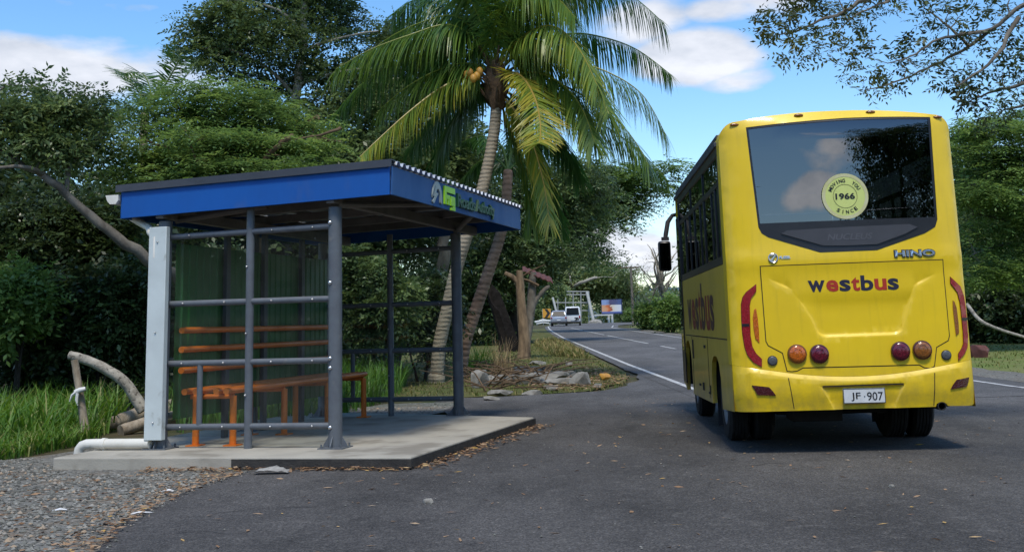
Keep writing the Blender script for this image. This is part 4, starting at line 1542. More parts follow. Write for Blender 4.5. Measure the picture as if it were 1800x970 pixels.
def wheel(x, y, r, w, s, dual=False):
    wh = MB()
    prof = [(r * 0.56, -w / 2), (r * 0.72, -w / 2 - 0.004), (r * 0.90, -w / 2), (r * 0.975, -w / 2 + 0.025)]
    tr = []
    for k in range(5):
        a = -w / 2 + 0.04 + (w - 0.08) * k / 4
        tr += [(r, a - 0.012), (r, a + 0.012), (r - 0.010, a + 0.014), (r - 0.010, a + (w - 0.08) / 4 - 0.014)] if k < 4 else [(r, a - 0.012), (r, a + 0.012)]
    prof += tr + [(rr, -h) for rr, h in reversed(prof)]
    wh.lathe(prof, (0, 0, 0), 'X', 48)
    o = BP(wh, 'wheel', M['rubber'], smooth=25, loc=(x, y, r - 0.004))
    rm = MB()
    rm.lathe([(r * 0.57, s * w * 0.48), (r * 0.54, s * w * 0.45), (r * 0.50, s * w * 0.20), (r * 0.30, s * w * 0.12), (r * 0.28, s * w * 0.34), (r * 0.17, s * w * 0.36), (r * 0.15, s * w * 0.46), (0.001, s * w * 0.47)], (0, 0, 0), 'X', 36)
    rm.lathe([(r * 0.57, -s * w * 0.48), (r * 0.52, -s * w * 0.3), (0.001, -s * w * 0.25)], (0, 0, 0), 'X', 36)
    for k in range(6):
        a = k * pi / 3
        rm.tube([(s * w * 0.33, r * 0.23 * cos(a), r * 0.23 * sin(a)), (s * w * 0.42, r * 0.23 * cos(a), r * 0.23 * sin(a))], 0.013, 6)
    rm.build('rim', M['rim'], o, smooth=30)


for s in (-1, 1):
    wheel(s * 0.965, RA, 0.385, 0.215, s)
    wheel(s * 0.700, RA, 0.385, 0.215, -s)
    wheel(s * 0.955, FA, 0.385, 0.215, s)

# --- interior seen dimly through the glass
mb = MB()
mb.box((0, 2.9, 0.95), (2.1, 5.2, 0.05))
mb.box((0, 0.62, 1.62), (2.0, 0.12, 0.95))
for y in (1.4, 2.2, 3.0, 3.8):
    for x in (-0.72, 0.72):
        mb.box((x, y, 1.55), (0.85, 0.10, 0.75))
        mb.box((x, y + 0.2, 1.32), (0.85, 0.42, 0.12))
BP(mb, 'seats', M['seatcloth'], bevel=0.02)
mb = MB()
mb.tube([(-0.72, 0.42, 2.33), (-0.05, 0.42, 2.335)], 0.012, 8)
mb.tube([(0.24, 0.42, 2.24), (0.28, 0.42, 2.31), (0.34, 0.42, 2.345), (0.86, 0.42, 2.36)], 0.012, 8)
mb.tube([(0.24, 0.44, 2.26), (0.52, 0.44, 2.265)], 0.010, 8)
BP(mb, 'grab_rail', M['chrome'], smooth=60)
mb = MB()
mb.box((0, 2.9, 3.04), (2.14, 4.6, 0.02))
BP(mb, 'ceiling_lining', M['liner'], smooth=0)

# --- left mirror on its arm
MR = MB()
MR.tube([(-1.10, 5.78, 2.86), (-1.20, 5.78, 2.84), (-1.275, 5.74, 2.74), (-1.315, 5.70, 2.56), (-1.33, 5.68, 2.48)], [0.03, 0.03, 0.035, 0.035, 0.03], 10)
MR.box((-1.33, 5.68, 2.49), (0.11, 0.07, 0.05))
ma = BP(MR, 'mirror_arm', M['blackmat'])
mb = MB()
mb.box((-1.35, 5.67, 2.235), (0.185, 0.11, 0.44))
mi = mb.build('mirror', M['black'], ma, bevel=0.035)
mb = MB()
mb.box((-1.35, 5.612, 2.235), (0.145, 0.004, 0.38))
mb.build('mirror_glass', M['sidetint'], ma, smooth=0)

# ------------------------------------------------------------------ vegetation
def L3(*s):
    return list(s)


LEAF = {
    'rain': leafmat('rain', [(0.0, (0.0630, 0.1128, 0.0389)), (0.45, (0.1293, 0.2162, 0.0626)), (0.8, (0.2099, 0.3184, 0.0905)), (1.0, (0.3170, 0.4040, 0.1250))], transl=0.40, gloss=0.3),
    'dark': leafmat('dark', [(0.0, (0.0422, 0.0699, 0.0292)), (0.55, (0.0898, 0.1398, 0.0504)), (0.9, (0.1672, 0.2296, 0.0788)), (1.0, (0.2274, 0.2719, 0.0979))], transl=0.32, gloss=0.4, rough=0.38),
    'bright': leafmat('bright', [(0.0, (0.0712, 0.1230, 0.0327)), (0.5, (0.1315, 0.2230, 0.0556)), (1.0, (0.2313, 0.3253, 0.0888))], transl=0.35, gloss=0.35),
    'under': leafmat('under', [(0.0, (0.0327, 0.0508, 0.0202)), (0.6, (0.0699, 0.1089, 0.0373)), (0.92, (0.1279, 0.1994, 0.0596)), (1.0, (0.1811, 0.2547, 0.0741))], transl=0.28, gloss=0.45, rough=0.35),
    'far': leafmat('far', [(0.0, (0.0764, 0.1189, 0.0451)), (0.5, (0.1487, 0.2089, 0.0767)), (1.0, (0.2832, 0.3121, 0.1258))], transl=0.3),
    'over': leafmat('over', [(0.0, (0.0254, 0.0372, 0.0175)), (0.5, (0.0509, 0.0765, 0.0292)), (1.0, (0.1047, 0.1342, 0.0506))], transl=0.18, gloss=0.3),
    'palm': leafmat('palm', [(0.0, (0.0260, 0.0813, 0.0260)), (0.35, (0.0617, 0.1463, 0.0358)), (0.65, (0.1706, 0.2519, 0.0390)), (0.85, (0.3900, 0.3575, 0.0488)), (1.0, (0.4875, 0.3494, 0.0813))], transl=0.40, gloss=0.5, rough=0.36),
    'grass': leafmat('grass', [(0.0, (0.0403, 0.0978, 0.0161)), (0.5, (0.0920, 0.2012, 0.0276)), (0.85, (0.1495, 0.2702, 0.0460)), (1.0, (0.2875, 0.2875, 0.1035))], transl=0.35, gloss=0.35),
    'drygrass': leafmat('drygrass', [(0.0, (0.06, 0.10, 0.02)), (0.4, (0.13, 0.15, 0.04)), (0.7, (0.24, 0.20, 0.08)), (1.0, (0.36, 0.27, 0.12))], transl=0.25, gloss=0.2, rough=0.7),
    'straw': leafmat('straw', [(0.0, (0.20, 0.14, 0.07)), (1.0, (0.42, 0.31, 0.17))], transl=0.2, gloss=0.2, rough=0.7),
}
BARK = {
    'grey': mat('grey_bark', (0.20, 0.18, 0.15), (0.10, 0.088, 0.072), scale=5, rough=0.95, bump=0.8, bscale=16, spec=0.15, stretch=(1, 1, 0.5)),
    'pale': mat('pale_bark', (0.42, 0.39, 0.33), (0.22, 0.20, 0.165), scale=7, rough=0.95, bump=0.8, bscale=18, spec=0.15, spots=(16, 0.55, (0.07, 0.06, 0.05), 0.8)),
    'dark': mat('dark_bark', (0.05, 0.042, 0.035), (0.026, 0.022, 0.018), scale=6, rough=0.95, bump=0.9, bscale=14, spec=0.12),
    'brown': mat('brown_bark', (0.17, 0.115, 0.07), (0.085, 0.06, 0.04), scale=6, rough=0.95, bump=0.7, bscale=20, spec=0.15),
    'tan': mat('tan_bark', (0.30, 0.215, 0.135), (0.14, 0.10, 0.065), scale=7, rough=0.95, bump=0.9, bscale=14, spec=0.12, stretch=(1, 1, 0.3), spots=(5, 0.56, (0.06, 0.045, 0.035), 0.7)),
    'driftwood': mat('driftwood', (0.42, 0.36, 0.28), (0.22, 0.175, 0.125), scale=9, rough=0.95, bump=0.7, bscale=26, spec=0.15, stretch=(1, 1, 0.35)),
}


def ringbark(name, c1, c2, scale):
    m, N, out = newmat(name)
    b = N.n('ShaderNodeBsdfPrincipled', i_Roughness=0.92)
    b.inputs['Specular IOR Level'].default_value = 0.15
    tc = N.n('ShaderNodeTexCoord')
    wv = N.n('ShaderNodeTexWave', wave_type='BANDS', bands_direction='Z', i_Scale=scale, i_Distortion=3.2, i_Detail=4.0)
    wv.inputs['Detail Scale'].default_value = 2.5
    N.l(tc.outputs['Object'], wv.inputs['Vector'])
    nz = N.n('ShaderNodeTexNoise', i_Scale=5.0, i_Detail=6.0)
    N.l(tc.outputs['Object'], nz.inputs['Vector'])
    k = N.math('ADD', N.math('MULTIPLY', wv.outputs['Fac'], 0.38), N.math('MULTIPLY', nz.outputs[0], 0.75))
    N.l(N.ramp(k, [(0.25, tuple(x * 0.65 for x in c2)), (0.45, tuple((p + q) / 2 for p, q in zip(c1, c2))), (0.85, c1)]), b.inputs['Base Color'])
    bp = N.n('ShaderNodeBump', i_Strength=0.8, i_Distance=0.02)
    N.l(k, bp.inputs['Height'])
    N.l(bp.outputs[0], b.inputs['Normal'])
    N.l(b.outputs[0], out.inputs[0])
    return m


BARK['ringed'] = ringbark('ringed', (0.38, 0.32, 0.24), (0.22, 0.175, 0.125), 3.4)
BARK['ringedbrown'] = ringbark('ringedbrown', (0.32, 0.22, 0.16), (0.17, 0.11, 0.08), 2.2)


def np_mesh(name, V, nper, mats, tone, parent=None, loc=None, kind=None):
    """V: (N*nper,3) vertices of N separate faces with nper corners; tone: (N,) value per face"""
    N_ = len(V) // nper
    me = bpy.data.meshes.new(name)
    me.vertices.add(len(V))
    me.vertices.foreach_set('co', np.ascontiguousarray(V, dtype=np.float32).ravel())
    me.loops.add(len(V))
    me.loops.foreach_set('vertex_index', np.arange(len(V), dtype=np.int32))
    me.polygons.add(N_)
    me.polygons.foreach_set('loop_start', np.arange(0, len(V), nper, dtype=np.int32))
    at_ = me.attributes.new('tone', 'FLOAT', 'POINT')
    at_.data.foreach_set('value', np.repeat(np.clip(tone, 0, 1), nper).astype(np.float32))
    me.materials.append(mats)
    me.update(calc_edges=True)
    me.validate()
    o = bpy.data.objects.new(name, me)
    COL.objects.link(o)
    if parent is not None:
        o.parent = parent
    if loc is not None:
        o.location = loc
    if kind:
        o['kind'] = kind
    return o


def unit(a):
    return a / np.maximum(np.linalg.norm(a, axis=-1, keepdims=True), 1e-9)


def leaf_quads(base, d, nrm, ln, wd, curl=0.12):
    """pointed leaves: base, side, tip, side"""
    s = unit(np.cross(d, nrm))
    n = unit(np.cross(s, d))
    mid = base + d * (ln * 0.45)[:, None]
    a = mid + s * (wd * 0.5)[:, None] - n * (ln * curl * 0.3)[:, None]
    b = mid - s * (wd * 0.5)[:, None] - n * (ln * curl * 0.3)[:, None]
    tip = base + d * ln[:, None] - n * (ln * curl)[:, None]
    return np.stack([base, a, tip, b], 1).reshape(-1, 3)


def sprays(rng, C, R, per, stem, pairs, ll, lw, updown=0.0, clumptone=None, drop=0.25, spread=1.0, shell=0.45, flat=1.0):
    """feathered sprays filling ellipsoidal clumps. C (n,3) centres, R (n,3) radii. returns V, tone"""
    n = len(C)
    idx = np.repeat(np.arange(n), per)
    m = len(idx)
    q = unit(rng.normal(size=(m, 3)))
    rad = rng.random(m) ** shell
    o = C[idx] + q * R[idx] * rad[:, None]
    d = q * np.array([1, 1, 0.5 * flat]) * 0.8 + rng.normal(size=(m, 3)) * np.array([0.6, 0.6, 0.25 * flat]) + np.array([0, 0, updown])
    d = unit(d)
    nr = unit(np.array([0, 0, 1.0]) + rng.normal(size=(m, 3)) * 0.45 * flat)
    side = unit(np.cross(d, nr))
    nr = unit(np.cross(side, d))
    st = stem * rng.uniform(0.6, 1.3, m)
    ct = (clumptone if clumptone is not None else rng.random(n))
    ct = (ct + 0.16 * np.sin(ct * 2 * pi + pi))[idx]
    cs = rng.uniform(0.72, 1.35, n)[idx]
    t = np.linspace(0.12, 1.0, pairs)
    Vs, Ts = [], []
    for k, tk in enumerate(t):
        base = o + d * (st * tk)[:, None] + np.array([0, 0, -1.0]) * (st * drop * tk ** 2)[:, None]
        for sgn in ((1, -1) if k < pairs - 1 else (0,)):
            ld = d * 0.55 + side * sgn * 0.95 * spread + rng.normal(size=(m, 3)) * np.array([0.22, 0.22, 0.22 * flat]) + np.array([0, 0, -0.12])
            ld = unit(ld)
            ln = ll * cs * rng.uniform(0.65, 1.2, m) * (1.0 - 0.35 * abs(tk - 0.5))
            Vs.append(leaf_quads(base, ld, unit(nr + rng.normal(size=(m, 3)) * 0.35 * flat), ln, lw * ln / ll))
            Ts.append(0.55 * ct + 0.45 * rng.random(m))
    return np.concatenate(Vs), np.concatenate(Ts)


def clumps_in(rng, blobs, n, hollow=0.35, sep=None):
    """centres spread through a union of ellipsoids: (cx,cy,cz,rx,ry,rz)"""
    B = np.array(blobs, float)
    vol = np.prod(B[:, 3:], axis=1) ** 0.75
    out = []
    tries = 0
    sep = sep or 0.0
    while len(out) < n and tries < n * 40:
        tries += 1
        b = B[rng.choice(len(B), p=vol / vol.sum())]
        q = rng.normal(size=3)
        q /= np.linalg.norm(q)
        r = (hollow + (1 - hollow) * rng.random()) ** 0.6
        p = b[:3] + q * b[3:] * r
        if sep and any(np.linalg.norm(p - o) < sep for o in out[-60:]):
            continue
        out.append(p)
    return np.array(out)


def grow(mb, rng, limbs, targets, twig=0.018, gain=1.0):
    """join every clump to the nearest limb with a bent twig; limbs: [(points, radii)]"""
    nodes = []
    for pts, rad in limbs:
        k = len(pts)
        for i in range(k - 1):
            for t in np.linspace(0, 1, 6, endpoint=False):
                if i + t < 0.35 * (k - 1):
                    continue
                nodes.append((np.array(pts[i]) * (1 - t) + np.array(pts[i + 1]) * t, rad[i] * (1 - t) + rad[i + 1] * t))
    P = np.array([n_[0] for n_ in nodes])
    Rr = np.array([n_[1] for n_ in nodes])
    order = np.argsort([np.min(np.linalg.norm(P - t, axis=1)) for t in targets])
    for i in order:
        t = targets[i]
        dd = np.linalg.norm(P - t, axis=1) + 0.6 * np.maximum(0, P[:, 2] - t[2])
        j = int(np.argmin(dd))
        a = P[j]
        ln = np.linalg.norm(t - a)
        if ln < 0.05:
            continue
        mid = (a + t) / 2 + rng.normal(size=3) * ln * 0.10 + np.array([0, 0, 0.10 * ln])
        r0 = min(Rr[j] * 0.75, twig * (0.8 + ln * 0.5) * gain)
        seg = [a, a * 0.55 + mid * 0.45 + rng.normal(size=3) * ln * 0.03, mid, mid * 0.5 + t * 0.5 + rng.normal(size=3) * ln * 0.04, t]
        rr = [r0, r0 * 0.85, r0 * 0.65, r0 * 0.45, r0 * 0.22]
        mb.tube(seg, rr, 5, caps=False)
        P = np.vstack([P] + [[s_] for s_ in seg[1:4]])
        Rr = np.concatenate([Rr, rr[1:4]])


def smoothpath(pts, n=4):
    """Catmull-Rom through points"""
    P = [np.array(p, float) for p in pts]
    out = []
    for i in range(len(P) - 1):
        p0, p1, p2, p3 = P[max(i - 1, 0)], P[i], P[i + 1], P[min(i + 2, len(P) - 1)]
        for t in np.linspace(0, 1, n, endpoint=False):
            out.append(0.5 * ((2 * p1) + (-p0 + p2) * t + (2 * p0 - 5 * p1 + 4 * p2 - p3) * t * t + (-p0 + 3 * p1 - 3 * p2 + p3) * t ** 3))
    out.append(P[-1])
    return out


def limb(pts, r0, r1, n=4):
    q = smoothpath(pts, n)
    k = len(q)
    rad = [r0 + (r1 - r0) * (i / (k - 1)) ** 0.8 for i in range(k)]
    return q, rad


def blob(u, v, Y, ru, rv, depth=None):
    p = at(u, v, Y)
    s = Y / F
    return (p.x, p.y, p.z, ru * s, depth or max(ru, rv) * s * 0.9, rv * s)


def tree(name, label, limbs, blobs, leaf='rain', bark='grey', nclump=60, per=26, stem=0.5, pairs=5, ll=0.16, lw=0.07, cr=(0.55, 0.55, 0.30), seed=1, cat='tree', group=None,
         hollow=0.35, twig=0.02, tone=(0, 1), drop=0.25, sep=0.0, fine=1.45):
    """limbs: list of (points, r0, r1); first starts on the ground"""
    rng = np.random.default_rng(seed)
    if fine:
        per, ll, lw = int(per * fine ** 2 * 0.85), ll / fine, lw / fine * 1.05
    base = np.array(limbs[0][0][0], float)
    root = empty(name, tuple(base), 0, label, cat, group)
    C = clumps_in(rng, blobs, nclump, hollow, sep)
    mb = MB()
    Ls = []
    for pts, r0, r1 in limbs:
        q, rad = limb(pts, r0, r1)
        q = [p + rng.normal(size=3) * r * 0.25 for p, r in zip(q, rad)]
        mb.tube([p - base for p in q], rad, 12 if r0 > 0.06 else 8, caps=True, jit=0.06)
        Ls.append(([p - base for p in q], rad))
    if len(C):
        grow(mb, rng, Ls, C - base, twig)
    mb.build('trunk', BARK[bark], root, smooth=60, norm=False)
    if len(C):
        R = np.array(cr) * rng.uniform(0.7, 1.3, (len(C), 1))
        ct = tone[0] + (tone[1] - tone[0]) * rng.random(len(C))
        V, T = sprays(rng, C - base, R, per, stem, pairs, ll, lw, clumptone=ct, drop=drop, flat=0.4 if leaf == 'rain' else 1.0)
        np_mesh('crown', V, 4, LEAF[leaf], T, root)
    return root


def gpt(u, v):
    return tuple(gp(u, v))


def P(u, v, Y):
    return tuple(at(u, v, Y))


def floor(x, y):
    return (x, y, zg(y) - 0.06)


def fl(u, Y):
    """point on the ground under image column u at distance Y"""
    x = at(u, 570, Y).x
    return floor(x, Y)


# --- leaning tree at the far left, its bare limb crossing behind the shelter
tree('tree', 'leaning tree with long bare pale limb rising left behind the shelter post',
     [([fl(420, 18.5), P(330, 510, 18), P(275, 466, 17.6), P(205, 418, 17.2), P(145, 368, 17), P(90, 318, 16.8), P(30, 285, 16.8), P(-40, 230, 16.8)], 0.12, 0.035),
      ([P(117, 340, 16.9), P(120, 300, 17), P(140, 270, 17.2), P(172, 242, 17.4), P(185, 215, 17.5)], 0.045, 0.015),
      ([P(78, 308, 16.8), P(40, 294, 16.4), P(-20, 298, 16)], 0.045, 0.02),
      ([P(30, 285, 16.8), P(40, 250, 16.9), P(60, 210, 17)], 0.035, 0.012),
      ([P(-40, 230, 16.8), P(-20, 180, 17), P(10, 150, 17.2)], 0.035, 0.012)],
     [blob(40, 180, 17.2, 80, 45), blob(150, 200, 17.6, 65, 45), blob(20, 225, 16.8, 70, 35), blob(175, 260, 17.6, 45, 40), blob(90, 250, 17, 60, 30)],
     leaf='dark', bark='grey', nclump=52, per=22, stem=0.34, pairs=5, ll=0.14, lw=0.06, cr=(0.34, 0.34, 0.16), seed=21, tone=(0.2, 1))
# --- feathery light green tree over the shelter
tree('tree', 'feathery light green tree spreading over the shelter roof, left of the palm',
     [([fl(430, 21), P(455, 480, 21), P(462, 300, 20.5), P(490, 262, 20.3), P(520, 232, 20.2), P(560, 205, 20)], 0.17, 0.05),
      ([P(470, 290, 20.5), P(430, 250, 20), P(370, 215, 19.6), P(310, 190, 19.4)], 0.08, 0.02),
      ([P(465, 330, 20.6), P(400, 300, 19.5), P(340, 285, 19), P(280, 280, 18.8)], 0.06, 0.02),
      ([P(520, 232, 20.2), P(560, 245, 19.5), P(600, 250, 19)], 0.05, 0.02),
      ([P(365, 300, 18.0), P(345, 285, 17.9), P(338, 262, 17.9), P(332, 236, 18.0)], 0.03, 0.012), ([P(300, 260, 18.0), P(268, 252, 17.9), P(255, 246, 17.9)], 0.025, 0.01),
      ([P(458, 300, 18.4), P(470, 275, 18.2), P(495, 250, 18.1), P(515, 238, 18.2)], 0.06, 0.03), ([P(600, 225, 18.6), P(560, 238, 18.4), P(520, 245, 18.4)], 0.03, 0.012)],
     [blob(290, 215, 19.2, 75, 38), blob(370, 175, 19.6, 85, 35), blob(440, 215, 19.8, 90, 40), blob(350, 260, 18.6, 110, 30), blob(480, 270, 19.0, 90, 35), blob(535, 238, 19.5, 42, 38), blob(250, 290, 18.4, 60, 28), blob(420, 300, 18.4, 120, 22), blob(300, 320, 18.2, 90, 22)],
     leaf='rain', bark='brown', nclump=120, per=27, stem=0.42, pairs=6, ll=0.145, lw=0.055, cr=(0.58, 0.58, 0.07), seed=5, sep=0.40, drop=0.35)
# --- tall tree with the grey trunk behind it
tree('tree', 'tallest dark tree with grey stem showing high above the shelter roof',
     [([fl(500, 31), P(505, 430, 30.2), P(512, 240, 30.2), P(528, 120, 30.2), P(532, 50, 30.2), P(536, -40, 30.2)], 0.17, 0.08),
      ([P(528, 60, 30.2), P(500, 25, 29.9), P(450, 5, 29.7), P(400, 0, 29.5)], 0.06, 0.02),
      ([P(529, 95, 30.2), P(570, 75, 30.0), P(620, 62, 29.8), P(665, 55, 29.6)], 0.055, 0.02),
      ([P(520, 170, 30.2), P(470, 120, 29.8), P(410, 90, 29.5), P(360, 85, 29.5)], 0.06, 0.02),
      ([P(520, 150, 30.2), P(585, 130, 29.9), P(640, 120, 29.7)], 0.05, 0.02)],
     [blob(420, 40, 30.0, 85, 55), blob(400, 110, 30.0, 70, 45), blob(560, 20, 31.0, 85, 55), blob(470, 0, 31.0, 80, 45), blob(620, 70, 30.5, 60, 45), blob(600, 130, 30.5, 75, 40), blob(470, 140, 30.5, 80, 40), blob(370, 60, 30.0, 45, 45), blob(540, -70, 31.0, 160, 60), blob(690, 60, 31.0, 38, 28), blob(650, 175, 31, 65, 50), blob(560, 200, 30.5, 75, 40), blob(500, 90, 30, 90, 45), blob(385, 20, 30.0, 45, 30)],
     leaf='dark', bark='pale', nclump=215, per=18, stem=0.48, pairs=5, ll=0.20, lw=0.085, cr=(0.55, 0.55, 0.24), seed=9, hollow=0.3)
# --- dark trees standing behind the palms
tree('tree', 'dark dense tree behind the coconut palm crown, left of its trunk',
     [([fl(690, 33), P(690, 450, 33), P(700, 300, 33), P(720, 180, 33)], 0.22, 0.08), ([P(700, 300, 33), P(650, 240, 32), P(620, 200, 31)], 0.08, 0.03), ([P(705, 270, 33), P(770, 210, 33), P(800, 150, 33)], 0.08, 0.03)],
     [blob(720, 110, 33, 80, 55), blob(660, 210, 32, 90, 70), blob(770, 230, 33, 90, 90), blob(620, 280, 30, 90, 50), blob(720, 330, 31, 120, 60), blob(690, 420, 31, 100, 50), blob(640, 130, 33, 50, 40)],
     leaf='dark', bark='dark', nclump=150, per=22, stem=0.6, pairs=5, ll=0.24, lw=0.10, cr=(0.75, 0.75, 0.42), seed=14)
tree('tree', 'bushy green tree right of the palm trunk above the dead posts',
     [([fl(905, 60), P(900, 500, 60), P(900, 420, 60), P(920, 330, 60)], 0.36, 0.12), ([P(900, 430, 60), P(940, 400, 59), P(1000, 380, 59)], 0.14, 0.05), ([P(905, 450, 60), P(860, 380, 59), P(830, 330, 59)], 0.12, 0.05)],
     [blob(930, 340, 59, 80, 65), blob(990, 330, 60, 70, 50), blob(870, 400, 58, 70, 70), blob(980, 420, 59, 75, 45), blob(920, 460, 58, 70, 40), blob(1030, 370, 61, 55, 55), blob(830, 480, 58, 60, 55), blob(880, 510, 58, 40, 30)],
     leaf='dark', bark='dark', nclump=165, per=22, stem=0.9, pairs=5, ll=0.36, lw=0.15, cr=(1.15, 1.15, 0.5), seed=15, tone=(0, 0.8))
tree('tree', 'tree with layered branches reaching over the road beside the bus mirror',
     [([fl(905, 103.7), P(910, 520, 100.6), P(945, 440, 94.3), P(1020, 385, 89.6), P(1090, 335, 88.0), P(1140, 310, 86.4)], 0.45, 0.08), ([P(1000, 402, 91.1), P(1050, 395, 86.4), P(1090, 390, 84.9)], 0.10, 0.03), ([P(1060, 355, 88.0), P(1110, 345, 86.4), P(1170, 345, 84.9), P(1190, 340, 84.9)], 0.07, 0.02)],
     [blob(1060, 330, 88.0, 55, 40), blob(1100, 310, 86.4, 50, 25), blob(1030, 400, 86.4, 45, 45), blob(1150, 305, 84.9, 35, 18), blob(1090, 355, 86.4, 50, 25), blob(1165, 335, 84.9, 25, 12), blob(1040, 450, 88.0, 35, 20), blob(1010, 360, 89.6, 60, 50), blob(1185, 300, 84.9, 22, 16), blob(1075, 395, 86.4, 25, 14)],
     leaf='rain', bark='grey', nclump=165, per=20, stem=1.2, pairs=5, ll=0.48, lw=0.20, cr=(1.3, 1.3, 0.5), seed=16, tone=(0, 0.8))
tree('rain_tree', 'wide light green rain tree with pale fallen limbs behind the empty billboard frame',
     [([fl(985, 180), P(985, 545, 180), P(995, 515, 178), P(1020, 497, 174), P(1050, 488, 174)], 0.4, 0.2), ([P(990, 525, 178), P(975, 505, 176), P(960, 495, 175)], 0.3, 0.12), ([P(1000, 512, 178), P(1003, 495, 175), P(1000, 480, 175)], 0.4, 0.1)],
     [blob(1010, 490, 182, 50, 20), blob(1060, 485, 185, 45, 20), blob(955, 500, 175, 40, 22), blob(1050, 512, 190, 35, 16), blob(1085, 503, 190, 30, 16), blob(1030, 465, 185, 50, 20), blob(1090, 480, 178, 25, 14)],
     leaf='far', bark='pale', nclump=110, per=18, stem=2.0, pairs=4, ll=1.0, lw=0.42, cr=(2.0, 2.0, 0.8), seed=17)
tree('tree', 'green tree filling the gap behind the chevron sign at the road bend',
     [([fl(935, 170), P(937, 530, 170), P(940, 500, 170)], 0.5, 0.2)],
     [blob(945, 518, 172, 36, 26), blob(930, 545, 170, 26, 18), blob(968, 532, 175, 22, 16)],
     leaf='far', bark='dark', nclump=55, per=18, stem=1.8, pairs=4, ll=0.9, lw=0.4, cr=(1.8, 1.8, 0.9), seed=18, tone=(0, .6))
# --- grey leafless tree and the green bushes past the billboard
rg = np.random.default_rng(31)
lm = [([fl(1168, 92), P(1165, 540, 92), P(1160, 505, 92), P(1150, 470, 92), P(1160, 440, 92)], 0.22, 0.04)]
for k in range(22):
    a = P(1163 + rg.uniform(-4, 4), rg.uniform(480, 535), 92)
    u, v = 1162 + rg.uniform(-55, 40), rg.uniform(425, 525)
    lm.append(([a, P((1163 + u) / 2, v + 22, 92 + rg.uniform(-1, 1)), P(u, v, 92 + rg.uniform(-3, 3))], 0.10, 0.02))
tree('bare_tree', 'grey leafless tree with tangled twigs in front of the bus mirror', lm,
     [blob(1155, 475, 92, 45, 42), blob(1140, 500, 92, 40, 30)], leaf='straw', bark='pale', nclump=120, per=3, stem=0.5, pairs=3, ll=0.14, lw=0.05, cr=(0.5, 0.5, 0.4), seed=32, twig=0.035)


def bush(label, u, v, Y, ru, rv, leaf='under', n=26, per=30, ll=0.16, lw=0.085, seed=1, name='bush', group=None, stem=0.28, pairs=4, cr=0.34, tone=(0, 1)):
    p = at(u, v, Y)
    base = floor(p.x, Y)
    s = Y / F
    top = p.z + rv * s
    tree(name, label, [([base, (p.x + 0.1, Y, (base[2] + p.z) / 2), (p.x, Y, p.z)], 0.05, 0.02), ([(base[0] + .15, base[1], base[2]), (p.x + ru * s * .4, Y - .2, (base[2] + p.z) / 2), (p.x + ru * s * .6, Y, p.z)], 0.035, 0.015),
                       ([(base[0] - .15, base[1], base[2]), (p.x - ru * s * .4, Y - .2, (base[2] + p.z) / 2), (p.x - ru * s * .6, Y, p.z)], 0.035, 0.015)],
         [(p.x, Y, p.z, ru * s, max(0.5, ru * s * 0.6), rv * s)], leaf=leaf, bark='dark', nclump=n, per=per, stem=stem, pairs=pairs, ll=ll, lw=lw, cr=(cr, cr, cr * 0.8), seed=seed, cat='bush', group=group, hollow=0.2, tone=tone)


BU = 'bushes under the trees left of the shelter'
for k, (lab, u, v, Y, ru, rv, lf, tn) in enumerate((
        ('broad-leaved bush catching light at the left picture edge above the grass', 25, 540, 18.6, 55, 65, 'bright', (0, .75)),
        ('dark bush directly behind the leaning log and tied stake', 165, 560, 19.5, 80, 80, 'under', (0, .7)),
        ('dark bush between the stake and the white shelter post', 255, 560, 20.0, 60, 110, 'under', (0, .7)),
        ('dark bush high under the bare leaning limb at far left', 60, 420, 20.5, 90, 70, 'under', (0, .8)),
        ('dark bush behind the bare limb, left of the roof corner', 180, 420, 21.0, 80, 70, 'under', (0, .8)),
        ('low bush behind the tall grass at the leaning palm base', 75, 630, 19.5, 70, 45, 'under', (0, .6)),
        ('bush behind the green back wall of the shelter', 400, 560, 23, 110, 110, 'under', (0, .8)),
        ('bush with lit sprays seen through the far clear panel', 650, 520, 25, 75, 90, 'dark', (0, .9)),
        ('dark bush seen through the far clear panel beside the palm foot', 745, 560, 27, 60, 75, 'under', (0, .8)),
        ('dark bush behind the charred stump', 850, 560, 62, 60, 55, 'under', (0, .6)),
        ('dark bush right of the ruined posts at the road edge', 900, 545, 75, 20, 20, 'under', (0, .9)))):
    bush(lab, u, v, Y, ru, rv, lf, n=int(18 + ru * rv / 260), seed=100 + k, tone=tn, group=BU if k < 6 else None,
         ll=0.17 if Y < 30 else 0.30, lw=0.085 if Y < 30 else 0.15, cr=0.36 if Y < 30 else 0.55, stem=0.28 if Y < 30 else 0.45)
for k, (lab, u, v, Y, ru, rv) in enumerate((
        ('bright green bush beside the road, nearest the bus door', 1178, 548, 75, 26, 26),
        ('bright green bush left of the bush at the bus door, below the bare tree', 1140, 553, 88, 16, 18),
        ('green bush under the right corner of the painted billboard', 1113, 556, 150, 10, 9))):
    bush(lab, u, v, Y, ru, rv, 'bright', n=40, per=22, seed=140 + k, ll=0.34, lw=0.17, cr=0.5, stem=0.45, group='bushes along the far side of the road')

